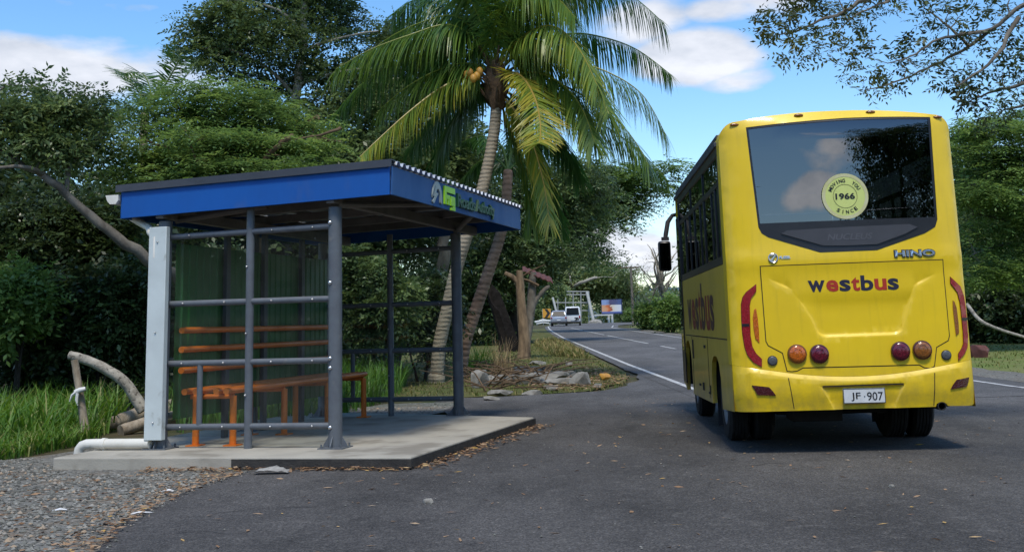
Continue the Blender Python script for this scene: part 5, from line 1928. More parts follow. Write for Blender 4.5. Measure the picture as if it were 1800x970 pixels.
# --- right side of the road: rain tree with layered crown and the bushes below it
tree('rain_tree', 'layered rain tree on the right verge rising behind the bus',
     [([fl(1835, 36), P(1825, 520, 36), P(1810, 420, 36), P(1790, 350, 36), P(1760, 290, 36), P(1730, 245, 35.5)], 0.28, 0.06), ([P(1805, 400, 36), P(1760, 385, 35), P(1712, 375, 34.5)], 0.09, 0.02),
      ([P(1795, 360, 36), P(1840, 300, 35), P(1880, 260, 35)], 0.12, 0.04), ([P(1775, 310, 36), P(1730, 320, 35), P(1690, 330, 34.6)], 0.07, 0.02), ([P(1812, 440, 36), P(1760, 430, 35), P(1705, 450, 34)], 0.06, 0.02)],
     [blob(1745, 235, 35.5, 75, 24), blob(1720, 265, 35, 60, 20), blob(1780, 300, 35, 90, 24), blob(1730, 340, 34.5, 70, 20), blob(1800, 380, 35, 80, 28), blob(1735, 405, 34.5, 55, 28), blob(1790, 450, 35, 80, 35), blob(1730, 480, 34.5, 50, 35), blob(1850, 260, 35, 70, 50), blob(1780, 215, 36, 60, 20)],
     leaf='rain', bark='grey', nclump=190, per=22, stem=0.6, pairs=5, ll=0.23, lw=0.09, cr=(0.8, 0.8, 0.2), seed=41, tone=(0.05, 0.9))
tree('tree', 'far dark tree on the right, hidden low behind the bus corner',
     [([fl(1740, 46), P(1740, 560, 46), P(1738, 480, 46), P(1720, 400, 46)], 0.22, 0.08)],
     [blob(1740, 470, 46, 70, 70), blob(1700, 420, 46, 60, 60), blob(1790, 540, 45, 60, 40), blob(1700, 300, 48, 50, 60)],
     leaf='dark', bark='dark', nclump=110, per=20, stem=0.8, pairs=4, ll=0.33, lw=0.14, cr=(0.9, 0.9, 0.5), seed=42)
for k, (lab, u, v, Y, ru, rv) in enumerate((
        ('dark bush on the right verge close to the bus corner', 1722, 545, 42, 45, 45), ('dark bush at the right picture edge over the lawn', 1785, 545, 41, 50, 50), ('dark bush past the right picture edge', 1850, 550, 40, 50, 55))):
    bush(lab, u, v, Y, ru, rv, 'under', n=45, per=24, seed=150 + k, ll=0.27, lw=0.13, cr=0.5, stem=0.4, tone=(0, .6), group='bushes behind the right lawn')

# --- overhanging tree at the upper right (its trunk stands outside the frame)
OV = 13.5
lm = [([floor(10.6, 12.0), (10.4, 12.2, 2.0), (9.9, 12.5, 4.0), P(1930, 50, 13.1)], 0.24, 0.10),
      ([P(1930, 50, 13.1), P(1870, -20, 13.2), P(1800, -40, 13.4), P(1740, -45, OV), P(1640, -45, OV), P(1560, -20, OV)], 0.06, 0.022),
      ([P(1930, 50, 13.1), P(1860, 0, 13.1), P(1800, 8, 13.2), P(1742, 55, 13.3), P(1680, 95, OV), P(1630, 120, OV), P(1575, 145, OV), P(1520, 159, OV)], 0.042, 0.006),
      ([P(1560, -20, OV), P(1510, 5, OV), P(1480, 22, OV), P(1440, 38, OV), P(1400, 55, OV), P(1365, 62, OV)], 0.035, 0.006),
      ([P(1600, -32, OV), P(1570, -5, OV), P(1545, 8, OV), P(1500, 30, OV), P(1470, 60, OV)], 0.025, 0.005),
      ([P(1930, 60, 13.1), P(1870, 125, 13), P(1800, 148, 13.2), P(1750, 160, 13.3), P(1705, 178, 13.4)], 0.05, 0.008),
      ([P(1742, 55, 13.3), P(1690, 60, 13.2), P(1640, 75, 13.2), P(1600, 100, 13.2), P(1560, 112, 13.2)], 0.03, 0.006),
      ([P(1700, 80, 13.4), P(1660, 40, 13.5), P(1625, 15, 13.6)], 0.022, 0.006),
      ([P(1790, 30, 13.2), P(1750, 100, 13), P(1700, 140, 12.9), P(1680, 152, 12.9)], 0.03, 0.006),
      ([P(1860, 130, 13), P(1810, 180, 13.2), P(1760, 195, 13.3)], 0.035, 0.008)]
rng = np.random.default_rng(77)
base = np.array(lm[0][0][0])
OT = empty('tree', tuple(base), 0, 'overhanging tree whose thin leafy branches enter the sky at upper right', 'tree')
mb = MB()
Ls = []
for pts, r0, r1 in lm:
    q, rad = limb(pts, r0, r1)
    q = [p + rng.normal(size=3) * min(r, 0.05) * 0.4 for p, r in zip(q, rad)]
    mb.tube([p - base for p in q], rad, 10 if r0 > 0.05 else 6, jit=0.05)
    Ls.append(([p - base for p in q], rad))
spots = [(1350, 30), (1342, 55), (1372, 62), (1380, 38), (1405, 30), (1400, 75), (1420, 55), (1395, 95), (1425, 88), (1450, 62), (1455, 35), (1470, 15), (1490, 40), (1440, 10), (1410, 5), (1375, 10), (1505, 5), (1520, 22), (1555, 2), (1545, 20), (1465, 85), (1490, 70),
         (1490, 92), (1512, 78), (1525, 105), (1500, 130), (1515, 150), (1545, 152), (1560, 125), (1580, 105), (1585, 140), (1605, 80), (1610, 118), (1640, 70), (1630, 100), (1655, 112), (1660, 50), (1625, 30), (1640, 8), (1680, 75), (1690, 30), (1670, 5), (1700, 100), (1720, 62), (1725, 15), (1745, 85),
         (1760, 35), (1770, 5), (1690, 130), (1670, 150), (1715, 150), (1700, 175), (1735, 130), (1745, 175), (1720, 195), (1765, 120), (1785, 90), (1790, 50), (1795, 140), (1775, 165), (1790, 190), (1760, 200), (1800, 20), (1740, 205), (1810, 110), (1820, 160), (1830, 60), (1600, -10), (1560, -30), (1700, -20), (1770, -30), (1450, -20), (1500, -30), (1390, -15)]
C = np.array([P(u + rng.uniform(-5, 5), v + rng.uniform(-5, 5), OV + rng.uniform(-0.5, 0.5)) for u, v in spots]) - base
grow(mb, rng, Ls, C, 0.010)
mb.build('trunk', BARK['grey'], OT, smooth=60, norm=False)
R = np.array([0.17, 0.2, 0.10]) * rng.uniform(0.7, 1.3, (len(C), 1))
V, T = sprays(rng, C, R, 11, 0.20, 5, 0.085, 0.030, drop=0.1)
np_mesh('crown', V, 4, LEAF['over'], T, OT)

# --- woods closing the view behind the single trees (one mass)
rng = np.random.default_rng(3)
C = []
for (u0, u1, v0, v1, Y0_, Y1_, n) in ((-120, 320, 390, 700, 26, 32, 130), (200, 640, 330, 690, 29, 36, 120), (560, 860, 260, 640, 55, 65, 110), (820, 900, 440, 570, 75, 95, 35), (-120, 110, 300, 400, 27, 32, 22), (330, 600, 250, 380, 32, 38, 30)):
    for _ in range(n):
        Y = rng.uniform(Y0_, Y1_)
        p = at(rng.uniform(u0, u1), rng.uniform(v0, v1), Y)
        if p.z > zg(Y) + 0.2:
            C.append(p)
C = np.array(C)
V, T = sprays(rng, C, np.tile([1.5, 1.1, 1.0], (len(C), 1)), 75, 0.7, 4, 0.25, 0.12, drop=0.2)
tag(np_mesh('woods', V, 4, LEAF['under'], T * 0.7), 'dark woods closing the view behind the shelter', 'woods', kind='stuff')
C = []
for _ in range(130):
    Y = rng.uniform(52, 66)
    p = at(rng.uniform(1690, 2100), rng.uniform(330, 585), Y)
    C.append(p)
for _ in range(190):
    Y = rng.uniform(200, 235)
    p = at(rng.uniform(925, 1260), rng.uniform(518, 566), Y)
    C.append((p.x, p.y, p.z))
for _ in range(230):
    Y = rng.uniform(75, 115)
    C.append(at(rng.uniform(1240, 1720), rng.uniform(400, 572), Y))
C = np.array(C)
sc = np.where(C[:, 1] > 150, 2.0, 1.0)[:, None]
V, T = sprays(rng, C, np.array([[1.8, 1.4, 1.3]]) * sc, 30, 1.1, 4, 0.6, 0.3, drop=0.2)
tag(np_mesh('woods', V, 4, LEAF['far'], T * 0.75), 'woods on the far right side of the road', 'woods', kind='stuff')


# --- coconut palms
def frond(path, rng, ln=0.78, wd=0.040, npair=95, tone=(0.2, 0.5), hang=0.9, base=np.zeros(3), parent=None, r0=0.035, keel=0.5, stiff=0.35):
    q = np.array(smoothpath(path, 10)) - base
    k = len(q)
    mb = MB()
    mb.tube([tuple(p) for p in q], [max(0.006, r0 * (1 - 0.85 * i / (k - 1))) for i in range(k)], 6)
    t = np.linspace(0.13, 0.995, npair)
    f = t * (k - 1)
    i0 = np.minimum(f.astype(int), k - 2)
    fr_ = (f - i0)[:, None]
    pos = q[i0] * (1 - fr_) + q[i0 + 1] * fr_
    d = unit(q[i0 + 1] - q[i0])
    up = np.array([0, 0, 1.0])
    side0 = unit(np.cross(d, up) + 1e-4)
    nrm = unit(np.cross(side0, d))
    Vs, Ts = [], []
    for sgn in (1, -1):
        m = npair
        sd_ = side0 * sgn
        L_ = ln * (0.35 + 0.65 * np.sin(np.clip((t - 0.02) * 1.02, 0, 1) ** 0.75 * pi * 0.93) ** 0.8) * rng.uniform(0.85, 1.1, m)
        dirs = unit(d * 0.55 + sd_ * 1.0 + nrm * keel * 0.6 + rng.normal(size=(m, 3)) * 0.10)
        hg = hang * rng.uniform(0.7, 1.25, m)
        w_ = wd * rng.uniform(0.8, 1.2, m)
        prev = pos.copy()
        segs = 4
        rows = [prev]
        for s_ in range(segs):
            fall = hg * (0.62 + 0.38 * (s_ + 0.5) / segs)
            dd = unit(dirs * (1 - np.clip(fall, 0, 0.93))[:, None] + np.array([0, 0, -1.0]) * fall[:, None] * (1.0 if True else stiff))
            prev = prev + dd * (L_ / segs)[:, None]
            rows.append(prev)
        wv = unit(np.cross(rows[2] - rows[0], nrm) + 1e-5)
        prof = [0.5, 1.0, 0.9, 0.6, 0.08]
        tn = rng.uniform(tone[0], tone[1], m)
        for s_ in range(segs):
            a0, a1 = rows[s_], rows[s_ + 1]
            w0, w1 = (w_ * prof[s_] / 2)[:, None], (w_ * prof[s_ + 1] / 2)[:, None]
            Vs.append(np.stack([a0 - wv * w0, a0 + wv * w0, a1 + wv * w1, a1 - wv * w1], 1).reshape(-1, 3))
            Ts.append(tn + 0.10 * (s_ / segs) + 0.06 * rng.random(m))
    V, T = np.concatenate(Vs), np.concatenate(Ts)
    # ribs join the same mesh as quads: append the rachis tube
    rv = np.array([p for f_ in mb.f if len(f_) == 4 for p in (mb.v[f_[0]], mb.v[f_[1]], mb.v[f_[2]], mb.v[f_[3]])])
    V = np.concatenate([V, rv])
    T = np.concatenate([T, np.full(len(rv) // 4, min(1.0, tone[1] + 0.18))])
    return np_mesh('frond', V, 4, LEAF['palm'], T, parent)


def coconuts(parent, base, pts, r=0.10):
    b = MB()
    b.tube([tuple(np.array(P(868, 165, 26)) - base), tuple(np.array(P(850, 140, 25.7)) - base), tuple(np.array(pts[0]) - base)], 0.025, 6)
    st = b.build('nut_stalk', BARK['brown'], parent)
    for p in pts:
        m_ = MB()
        m_.ball(tuple(np.array(p) - base), (r * 0.9, r * 0.9, r * 1.15), 14, 10)
        m_.build('coconut', M['coconut'], st, smooth=60)


M['coconut'] = mat('coconut', (0.52, 0.27, 0.035), (0.40, 0.19, 0.03), scale=6, rough=0.5)
M['fibre'] = mat('fibre', (0.16, 0.095, 0.05), (0.075, 0.045, 0.025), scale=14, rough=0.95, bump=1.0, bscale=40)
PY = 26.0
rng = np.random.default_rng(50)
pb = np.array(fl(765, 26.4))
PALM = empty('coconut_palm', tuple(pb), 0, 'tall coconut palm with yellow-green fronds and orange nuts behind the shelter', 'palm')
tp = [tuple(pb), P(772, 610, 26.3), P(786, 545, 26.2), P(803, 470, 26.1), P(822, 410, PY), P(843, 350, PY), P(858, 290, PY), P(868, 235, PY), P(872, 195, PY), P(872, 165, PY)]
q, rad = limb(tp, 0.155, 0.125, 8)
rad = [r * (1.25 if i < 3 else 1) for i, r in enumerate(rad)]
mb = MB()
qq, rr = [], []
for i in range(len(q) - 1):
    for t in (0, 0.33, 0.66):
        qq.append(q[i] * (1 - t) + q[i + 1] * t - pb)
        rr.append(rad[i] * (1.035 if t == 0 else 0.985))
mb.tube(qq, rr, 20, jit=0.02)
mb.build('trunk', BARK['ringed'], PALM, smooth=60, norm=False)
mb = MB()
cc = np.array(P(872, 150, PY)) - pb
mb.ball(tuple(cc), (0.27, 0.27, 0.62), 16, 12, 0.10)
for k in range(26):     # old leaf bases and fibre
    a = k * 2.4
    z = -0.55 + 0.045 * k
    mb.tube([tuple(cc + [0.12 * cos(a), 0.12 * sin(a), z]), tuple(cc + [0.30 * cos(a), 0.30 * sin(a), z + 0.16]), tuple(cc + [0.42 * cos(a), 0.42 * sin(a), z + 0.36])], [0.05, 0.04, 0.018], 6)
mb.build('crown_shaft', M['fibre'], PALM, smooth=40)
c0 = (870, 140)
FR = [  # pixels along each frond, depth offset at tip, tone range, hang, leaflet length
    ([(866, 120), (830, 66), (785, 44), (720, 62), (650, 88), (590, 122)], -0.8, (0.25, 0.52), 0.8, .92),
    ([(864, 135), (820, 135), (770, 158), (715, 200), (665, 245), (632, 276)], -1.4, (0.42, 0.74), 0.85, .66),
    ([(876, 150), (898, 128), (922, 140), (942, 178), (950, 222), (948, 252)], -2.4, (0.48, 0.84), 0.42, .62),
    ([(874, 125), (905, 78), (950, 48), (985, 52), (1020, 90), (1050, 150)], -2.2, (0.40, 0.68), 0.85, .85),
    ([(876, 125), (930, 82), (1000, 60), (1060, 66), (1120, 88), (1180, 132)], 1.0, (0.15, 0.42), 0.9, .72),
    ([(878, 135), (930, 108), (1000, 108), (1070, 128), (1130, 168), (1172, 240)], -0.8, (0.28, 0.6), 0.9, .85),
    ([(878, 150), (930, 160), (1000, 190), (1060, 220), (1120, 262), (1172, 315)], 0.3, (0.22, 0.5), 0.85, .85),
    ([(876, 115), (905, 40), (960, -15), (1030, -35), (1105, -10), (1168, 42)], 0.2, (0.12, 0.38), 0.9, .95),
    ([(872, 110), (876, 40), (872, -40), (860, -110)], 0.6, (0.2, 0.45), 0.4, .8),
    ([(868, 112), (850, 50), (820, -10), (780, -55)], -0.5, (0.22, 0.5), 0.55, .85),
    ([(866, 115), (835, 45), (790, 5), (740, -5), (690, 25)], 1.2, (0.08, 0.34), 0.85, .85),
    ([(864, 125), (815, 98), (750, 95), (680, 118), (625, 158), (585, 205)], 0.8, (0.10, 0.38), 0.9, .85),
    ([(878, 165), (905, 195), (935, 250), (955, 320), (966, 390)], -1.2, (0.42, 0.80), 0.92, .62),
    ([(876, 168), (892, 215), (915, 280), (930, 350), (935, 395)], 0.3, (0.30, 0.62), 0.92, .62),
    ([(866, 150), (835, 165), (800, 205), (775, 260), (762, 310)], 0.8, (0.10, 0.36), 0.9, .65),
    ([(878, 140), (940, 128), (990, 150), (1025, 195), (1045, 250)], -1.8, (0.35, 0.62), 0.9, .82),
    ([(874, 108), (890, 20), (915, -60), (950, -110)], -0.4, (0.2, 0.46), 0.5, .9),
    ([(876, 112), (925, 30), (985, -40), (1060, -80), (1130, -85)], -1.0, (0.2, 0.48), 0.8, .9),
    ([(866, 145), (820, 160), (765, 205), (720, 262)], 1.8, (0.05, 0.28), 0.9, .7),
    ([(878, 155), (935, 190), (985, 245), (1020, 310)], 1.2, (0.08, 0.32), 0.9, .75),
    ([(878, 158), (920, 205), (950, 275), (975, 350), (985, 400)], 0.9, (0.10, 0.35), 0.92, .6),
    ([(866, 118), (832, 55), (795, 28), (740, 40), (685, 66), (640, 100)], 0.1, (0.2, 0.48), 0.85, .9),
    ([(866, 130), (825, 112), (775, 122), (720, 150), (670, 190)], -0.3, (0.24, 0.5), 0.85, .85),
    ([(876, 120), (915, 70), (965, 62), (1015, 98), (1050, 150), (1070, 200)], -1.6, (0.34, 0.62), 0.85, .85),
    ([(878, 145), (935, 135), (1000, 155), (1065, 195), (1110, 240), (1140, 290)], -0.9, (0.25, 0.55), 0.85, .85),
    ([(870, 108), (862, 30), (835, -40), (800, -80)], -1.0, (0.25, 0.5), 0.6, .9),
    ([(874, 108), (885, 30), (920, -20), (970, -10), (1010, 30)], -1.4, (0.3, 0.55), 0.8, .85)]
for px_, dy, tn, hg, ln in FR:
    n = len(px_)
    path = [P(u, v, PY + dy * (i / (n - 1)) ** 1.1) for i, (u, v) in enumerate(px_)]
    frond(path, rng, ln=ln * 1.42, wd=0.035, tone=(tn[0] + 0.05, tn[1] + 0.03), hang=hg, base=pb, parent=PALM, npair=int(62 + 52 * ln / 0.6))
coconuts(PALM, pb, [P(826, 128, 25.5), P(838, 134, 25.4), P(820, 132, 25.7), P(832, 138, 25.3), P(843, 126, 25.5)], 0.092)

# second palm: brown ringed trunk leaning right, its head hidden behind the fascia and hanging fronds
rng = np.random.default_rng(51)
pb2 = np.array(fl(805, 28.5))
PALM2 = empty('coconut_palm', tuple(pb2), 0, 'brown leaning palm trunk with knife scars between the shelter and the stump', 'palm')
q, rad = limb([tuple(pb2), P(818, 600, 28.3), P(836, 545, 28.2), P(858, 480, 28), P(873, 435, 28), P(884, 395, 28), P(890, 350, 28.2), P(893, 300, 28.5)], 0.165, 0.12, 8)
mb = MB()
qq, rr = [], []
for i in range(len(q) - 1):
    for t in (0, 0.33, 0.66):
        qq.append(q[i] * (1 - t) + q[i + 1] * t - pb2)
        rr.append(rad[i] * (1.05 if t == 0 else 0.97))
mb.tube(qq, rr, 18, jit=0.03)
mb.build('trunk', BARK['ringedbrown'], PALM2, smooth=60, norm=False)
for px_, dy in (([(893, 300), (915, 285), (945, 300), (970, 345)], 1.0), ([(893, 300), (870, 280), (835, 290), (805, 330)], 1.0), ([(893, 300), (905, 260), (950, 245), (1000, 270)], 2.0), ([(893, 300), (880, 255), (840, 240), (790, 262)], 2.0), ([(893, 300), (900, 250), (905, 200)], 1.5)):
    n = len(px_)
    frond([P(u, v, 28.5 + dy * i / (n - 1)) for i, (u, v) in enumerate(px_)], rng, ln=.6, tone=(0.05, 0.32), hang=0.9, base=pb2, parent=PALM2, npair=70)
# third palm far left: only its leaning foot shows
pb3 = np.array(fl(60, 21.5))
PALM3 = empty('coconut_palm', tuple(pb3), 0, 'foot of a palm leaning left out of the picture behind the tall grass', 'palm')
q, rad = limb([tuple(pb3), P(30, 690, 21.4), P(5, 640, 21.3), P(-25, 590, 21.2), P(-70, 480, 21), P(-120, 300, 21), P(-150, 120, 21)], 0.24, 0.13, 6)
mb = MB()
mb.tube([p - pb3 for p in q], rad, 18, jit=0.03)
mb.build('trunk', BARK['ringedbrown'], PALM3, smooth=60, norm=False)
for px_, dy in (([(-150, 120), (-120, 60), (-70, 50), (-20, 90)], 0.5), ([(-150, 120), (-180, 60), (-240, 60)], 0.5), ([(-150, 120), (-150, 40), (-140, -40)], .5)):
    n = len(px_)
    frond([P(u, v, 21 + dy * i / (n - 1)) for i, (u, v) in enumerate(px_)], rng, ln=.6, tone=(0.1, 0.4), base=pb3, parent=PALM3, npair=60)
# palm peeking over the trees at upper left, and a pale trunk behind the main palm
rng = np.random.default_rng(53)
pb4 = np.array(fl(240, 34))
PALM4 = empty('coconut_palm', tuple(pb4), 0, 'distant palm whose frond tips show above the trees at upper left', 'palm')
q, rad = limb([tuple(pb4), P(245, 400, 34), P(255, 200, 34)], 0.16, 0.12, 6)
mb = MB()
mb.tube([p - pb4 for p in q], rad, 14)
mb.build('trunk', BARK['ringed'], PALM4, smooth=60, norm=False)
for px_, dy in (([(255, 200), (245, 165), (225, 138), (200, 122)], 0.3), ([(255, 200), (265, 165), (250, 130), (215, 130)], 0.8), ([(255, 200), (290, 150), (312, 110), (318, 85)], -0.3), ([(255, 200), (300, 165), (330, 130), (345, 105)], 0.6), ([(255, 200), (220, 190), (190, 215)], 0.3)):
    n = len(px_)
    frond([P(u, v, 34 + dy * i / (n - 1)) for i, (u, v) in enumerate(px_)], rng, ln=.8, tone=(0.15, 0.5), hang=0.35, base=pb4, parent=PALM4, npair=60)
tree('tree', 'pale straight trunk seen through the far clear panel left of the palm',
     [([fl(765, 30), P(772, 560, 30), P(778, 480, 30), P(785, 410, 30), P(790, 330, 30)], 0.20, 0.14)],
     [blob(800, 290, 31, 70, 40), blob(760, 250, 31, 60, 40)], leaf='dark', bark='grey', nclump=30, per=20, stem=0.5, pairs=4, ll=0.22, lw=0.1, cr=(0.6, 0.6, 0.35), seed=61)


# --- grasses
def blades(rng, pts, h, w, tone, lean=0.5, segs=3):
    m = len(pts)
    az = rng.uniform(0, 2 * pi, m)
    d = np.stack([np.cos(az), np.sin(az), np.zeros(m)], 1)
    wv = np.stack([-np.sin(az), np.cos(az), np.zeros(m)], 1)
    hh = h * rng.uniform(0.45, 1.15, m)
    le = lean * rng.uniform(0.3, 1.5, m)
    rows = []
    for s_ in range(segs + 1):
        t = s_ / segs
        rows.append(pts + np.array([0, 0, 1.0]) * (hh * (t - 0.35 * le * t ** 3))[:, None] + d * (hh * le * t ** 2)[:, None])
    prof = [0.8, 1.0, 0.7, 0.05] if segs == 3 else list(np.linspace(1, 0.05, segs + 1))
    tn = rng.uniform(tone[0], tone[1], m)
    Vs, Ts = [], []
    for s_ in range(segs):
        w0, w1 = w * prof[s_] / 2, w * prof[s_ + 1] / 2
        Vs.append(np.stack([rows[s_] - wv * w0, rows[s_] + wv * w0, rows[s_ + 1] + wv * w1, rows[s_ + 1] - wv * w1], 1).reshape(-1, 3))
        Ts.append(tn + 0.1 * s_ / segs)
    return np.concatenate(Vs), np.concatenate(Ts)


def scatter(rng, poly, n):
    xs, ys = [p[0] for p in poly], [p[1] for p in poly]
    out = []
    while len(out) < n:
        p = (rng.uniform(min(xs), max(xs)), rng.uniform(min(ys), max(ys)))
        if inpoly(p, poly):
            out.append((p[0], p[1], zg(p[1]) - 0.03))
    return np.array(out)


rng = np.random.default_rng(60)
A1 = [(-5.65, 15.9), (-6.0, 14.2), (-6.1, 13.3), (-7.2, 12.3), (-11, 12), (-11, 20), (-6.9, 20), (-5.9, 17.5)]
pts = scatter(rng, A1, 7000)
V, T = blades(rng, pts, 0.72, 0.026, (0.2, 0.95), lean=0.65)
e1 = scatter(rng, [(-5.45, 15.4), (-5.5, 14.1), (-5.72, 12.75), (-7.4, 11.98), (-9.5, 11.6), (-9.5, 12.6), (-7, 12.9), (-6.2, 13.6), (-5.9, 15.6)], 2600)
V2, T2 = blades(rng, e1, 0.34, 0.018, (0.2, 1.0), lean=0.8)
tag(np_mesh('grass', np.concatenate([V, V2]), 4, LEAF['grass'], np.concatenate([T, T2])), 'tall bright green grass at the left behind the gravel', 'grass', kind='stuff')
A2 = [(-4.6, 15.9), (-2.7, 16.6), (-2.6, 19), (-2.3, 23), (-2.6, 27), (-5, 27), (-6.4, 20)]
V, T = blades(rng, scatter(rng, A2, 4200), 0.75, 0.024, (0.05, 0.75), lean=0.55)
tag(np_mesh('grass', V, 4, LEAF['grass'], T), 'long grass behind the shelter seen through its clear panels', 'grass', kind='stuff')
A3 = [(-2.3, 22.0), (-0.8, 21.6), (0.6, 21.7), (1.6, 22.2), (2.2, 24), (2.5, 26), (2.45, 34), (2.3, 55), (0.5, 58), (-1.5, 45), (-2.6, 30)]
V, T = blades(rng, scatter(rng, A3, 9500), 0.13, 0.020, (0.0, 0.75), lean=0.8)
A4 = [(1.2, 40), (2.2, 37), (2.2, 52), (1.8, 60), (0.8, 55)]
V2, T2 = blades(rng, scatter(rng, A4, 2500), 0.42, 0.030, (0.15, 1.0), lean=0.8)
tag(np_mesh('grass', np.concatenate([V, V2]), 4, LEAF['drygrass'], np.concatenate([T, T2])), 'short yellowed grass on the verge round the rubble', 'grass', kind='stuff')
A5 = [(10.4, 24), (10.35, 40), (10.1, 60), (18, 60), (24, 40), (18, 22)]
V, T = blades(rng, scatter(rng, A5, 9000), 0.13, 0.028, (0.0, 0.6), lean=0.8)
tag(np_mesh('grass', V, 4, LEAF['drygrass'], T), 'mown grass of the right verge', 'grass', kind='stuff')
# dry tuft standing on the rubble
tb = gp(885, 672)
V, T = blades(rng, np.tile(np.array(tb), (130, 1)) + rng.normal(size=(130, 3)) * [0.10, 0.10, 0.0], 1.05, 0.020, (0, 1), lean=0.38, segs=4)
tag(np_mesh('grass_tuft', V - np.array(tb), 4, LEAF['straw'], T, loc=tuple(tb)), 'tall dry straw-coloured grass tuft on the rubble', 'grass tuft')
tb = gp(835, 650)
V, T = blades(rng, np.tile(np.array(tb), (110, 1)) + rng.normal(size=(110, 3)) * [0.25, 0.2, 0.0], 0.9, 0.03, (0.1, 0.7), lean=0.7, segs=4)
tag(np_mesh('grass_tuft', V - np.array(tb), 4, LEAF['grass'], T, loc=tuple(tb)), 'green arching grass tuft left of the charred stump', 'grass tuft')

# ------------------------------------------------------------------ smaller things
M['char'] = mat('char', (0.020, 0.017, 0.015), (0.008, 0.007, 0.006), scale=5, rough=0.95, bump=1.0, bscale=12, spec=0.1)
M['rust'] = mat('rust', (0.14, 0.045, 0.034), (0.08, 0.03, 0.024), scale=5, rough=0.85, spots=(6, 0.62, (0.2, 0.16, 0.14), 0.5))
M['whitepaint'] = mat('whitepaint', (0.62, 0.63, 0.62), (0.50, 0.51, 0.50), scale=4, rough=0.4)
M['oldwhite'] = mat('oldwhite', (0.34, 0.35, 0.33), (0.24, 0.25, 0.24), scale=3, rough=0.6)
M['tape'] = mat('tape', (0.72, 0.72, 0.70), rough=0.5)


def noisy_rock(name, label, c, r, m, seed, cat='rubble', group=None, rz=0, flat=1.0):
    rn = random.Random(seed)
    bm = bmesh.new()
    bmesh.ops.create_icosphere(bm, subdivisions=3, radius=1.0)
    pl_ = [(Vector((rn.gauss(0, 1), rn.gauss(0, 1), rn.gauss(0, 0.8))).normalized(), rn.uniform(0.55, 0.85)) for _ in range(11)] + [(Vector((0, 0, 1)), 0.62 * flat), (Vector((0, 0, -1)), 0.5)]
    for v_ in bm.verts:
        for nrm, dd in pl_:
            k = v_.co.dot(nrm)
            if k > dd:
                v_.co -= nrm * (k - dd)
        v_.co += Vector((rn.gauss(0, .012), rn.gauss(0, .012), rn.gauss(0, .012)))
        v_.co = Vector((v_.co.x * r[0], v_.co.y * r[1], v_.co.z * r[2]))
    me = bpy.data.meshes.new(name)
    bm.to_mesh(me)
    bm.free()
    me.materials.append(m)
    me.shade_smooth()
    me.set_sharp_from_angle(angle=radians(25))
    o = bpy.data.objects.new(name, me)
    o.location = c
    o.rotation_euler = (0, 0, rz)
    COL.objects.link(o)
    return tag(o, label, cat, group)


# charred stump
b0 = gp(893, 618)
mb = MB()
prof = [(0.0, 0.78, 0), (0.25, 0.62, .02), (0.7, 0.52, -.05), (1.2, 0.50, -.2), (1.7, 0.46, -.35), (2.2, 0.38, -.55), (2.5, 0.20, -.7)]
n = 26
rn = random.Random(4)
ph = [rn.uniform(0, 6) for _ in range(6)]
vs = []
for (z, r, dx) in prof:
    for j in range(n):
        a = 2 * pi * j / n
        rr_ = r * (1 + 0.14 * sin(3 * a + ph[0]) + 0.10 * sin(5 * a + ph[1] + z) + 0.06 * sin(9 * a + ph[2])) * (0.55 if z > 2.3 else 0.62)
        vs.append((rr_ * cos(a) + dx, rr_ * sin(a), z * 1.0 + (0.3 * sin(2 * a + 1) if z > 2 else 0)))
mb.add(vs, [(i * n + j, i * n + (j + 1) % n, (i + 1) * n + (j + 1) % n, (i + 1) * n + j) for i in range(len(prof) - 1) for j in range(n)] + [tuple((len(prof) - 1) * n + j for j in range(n))])
tag(mb.build('tree_stump', M['char'], loc=tuple(b0 + Vector((0, 0, -.1))), smooth=50), 'large charred black tree stump beside the leaning palm trunk', 'stump')

# two dead posts with remains of a tin roof
b0 = gp(920, 631)
YP = b0.y
RU = empty('ruined_shelter', tuple(b0), 0, 'two dead forked posts carrying a scrap of rusty tin roof', 'ruin')
rel = lambda u, v, dy=0: tuple(Vector(P(u, v, YP + dy)) - b0)
mb = MB()
mb.tube([rel(921, 634), rel(922, 600), rel(919, 560), rel(916, 525), rel(914, 500), rel(913, 475)], [0.24, 0.20, 0.17, 0.15, 0.14, 0.11], 12, jit=0.10)
mb.tube([rel(917, 520), rel(910, 495), rel(900, 486), rel(887, 480)], [0.12, 0.11, 0.09, 0.07], 8, jit=0.1)
mb.build('post', BARK['tan'], RU, smooth=50)
mb = MB()
mb.tube([rel(922, 610, .2), rel(929, 575, .3), rel(934, 540, .3), rel(935, 510, .3), rel(936, 478, .3)], [0.18, 0.16, 0.15, 0.14, 0.11], 12, jit=0.10)
mb.tube([rel(932, 548, .3), rel(943, 525, .3), rel(958, 508, .3), rel(966, 502, .3)], [0.11, 0.09, 0.07, 0.06], 8, jit=0.1)
mb.build('post', BARK['grey'], RU, smooth=50)
mb = MB()
p = [Vector(rel(919, 478, .2)), Vector(rel(972, 499, .2))]
d = (p[1] - p[0])
for k in range(12):
    a, b_ = p[0] + d * (k / 12), p[0] + d * ((k + 1) / 12)
    h_ = 0.04 if k % 2 else 0.0
    o_ = Vector((0, 1.3, 0.22))
    th_ = Vector((0, 0, 0.03))
    up = Vector((0, 0, h_))
    up2 = Vector((0, 0, 0.04 - h_))
    mb.add([a + up, b_ + up2, b_ + up2 + o_, a + up + o_, a + up + th_, b_ + up2 + th_, b_ + up2 + o_ + th_, a + up + o_ + th_], [(0, 1, 2, 3), (7, 6, 5, 4), (0, 4, 5, 1), (1, 5, 6, 2), (2, 6, 7, 3), (3, 7, 4, 0)])
mb.build('roof_sheet', M['rust'], RU, smooth=0)
mb = MB()
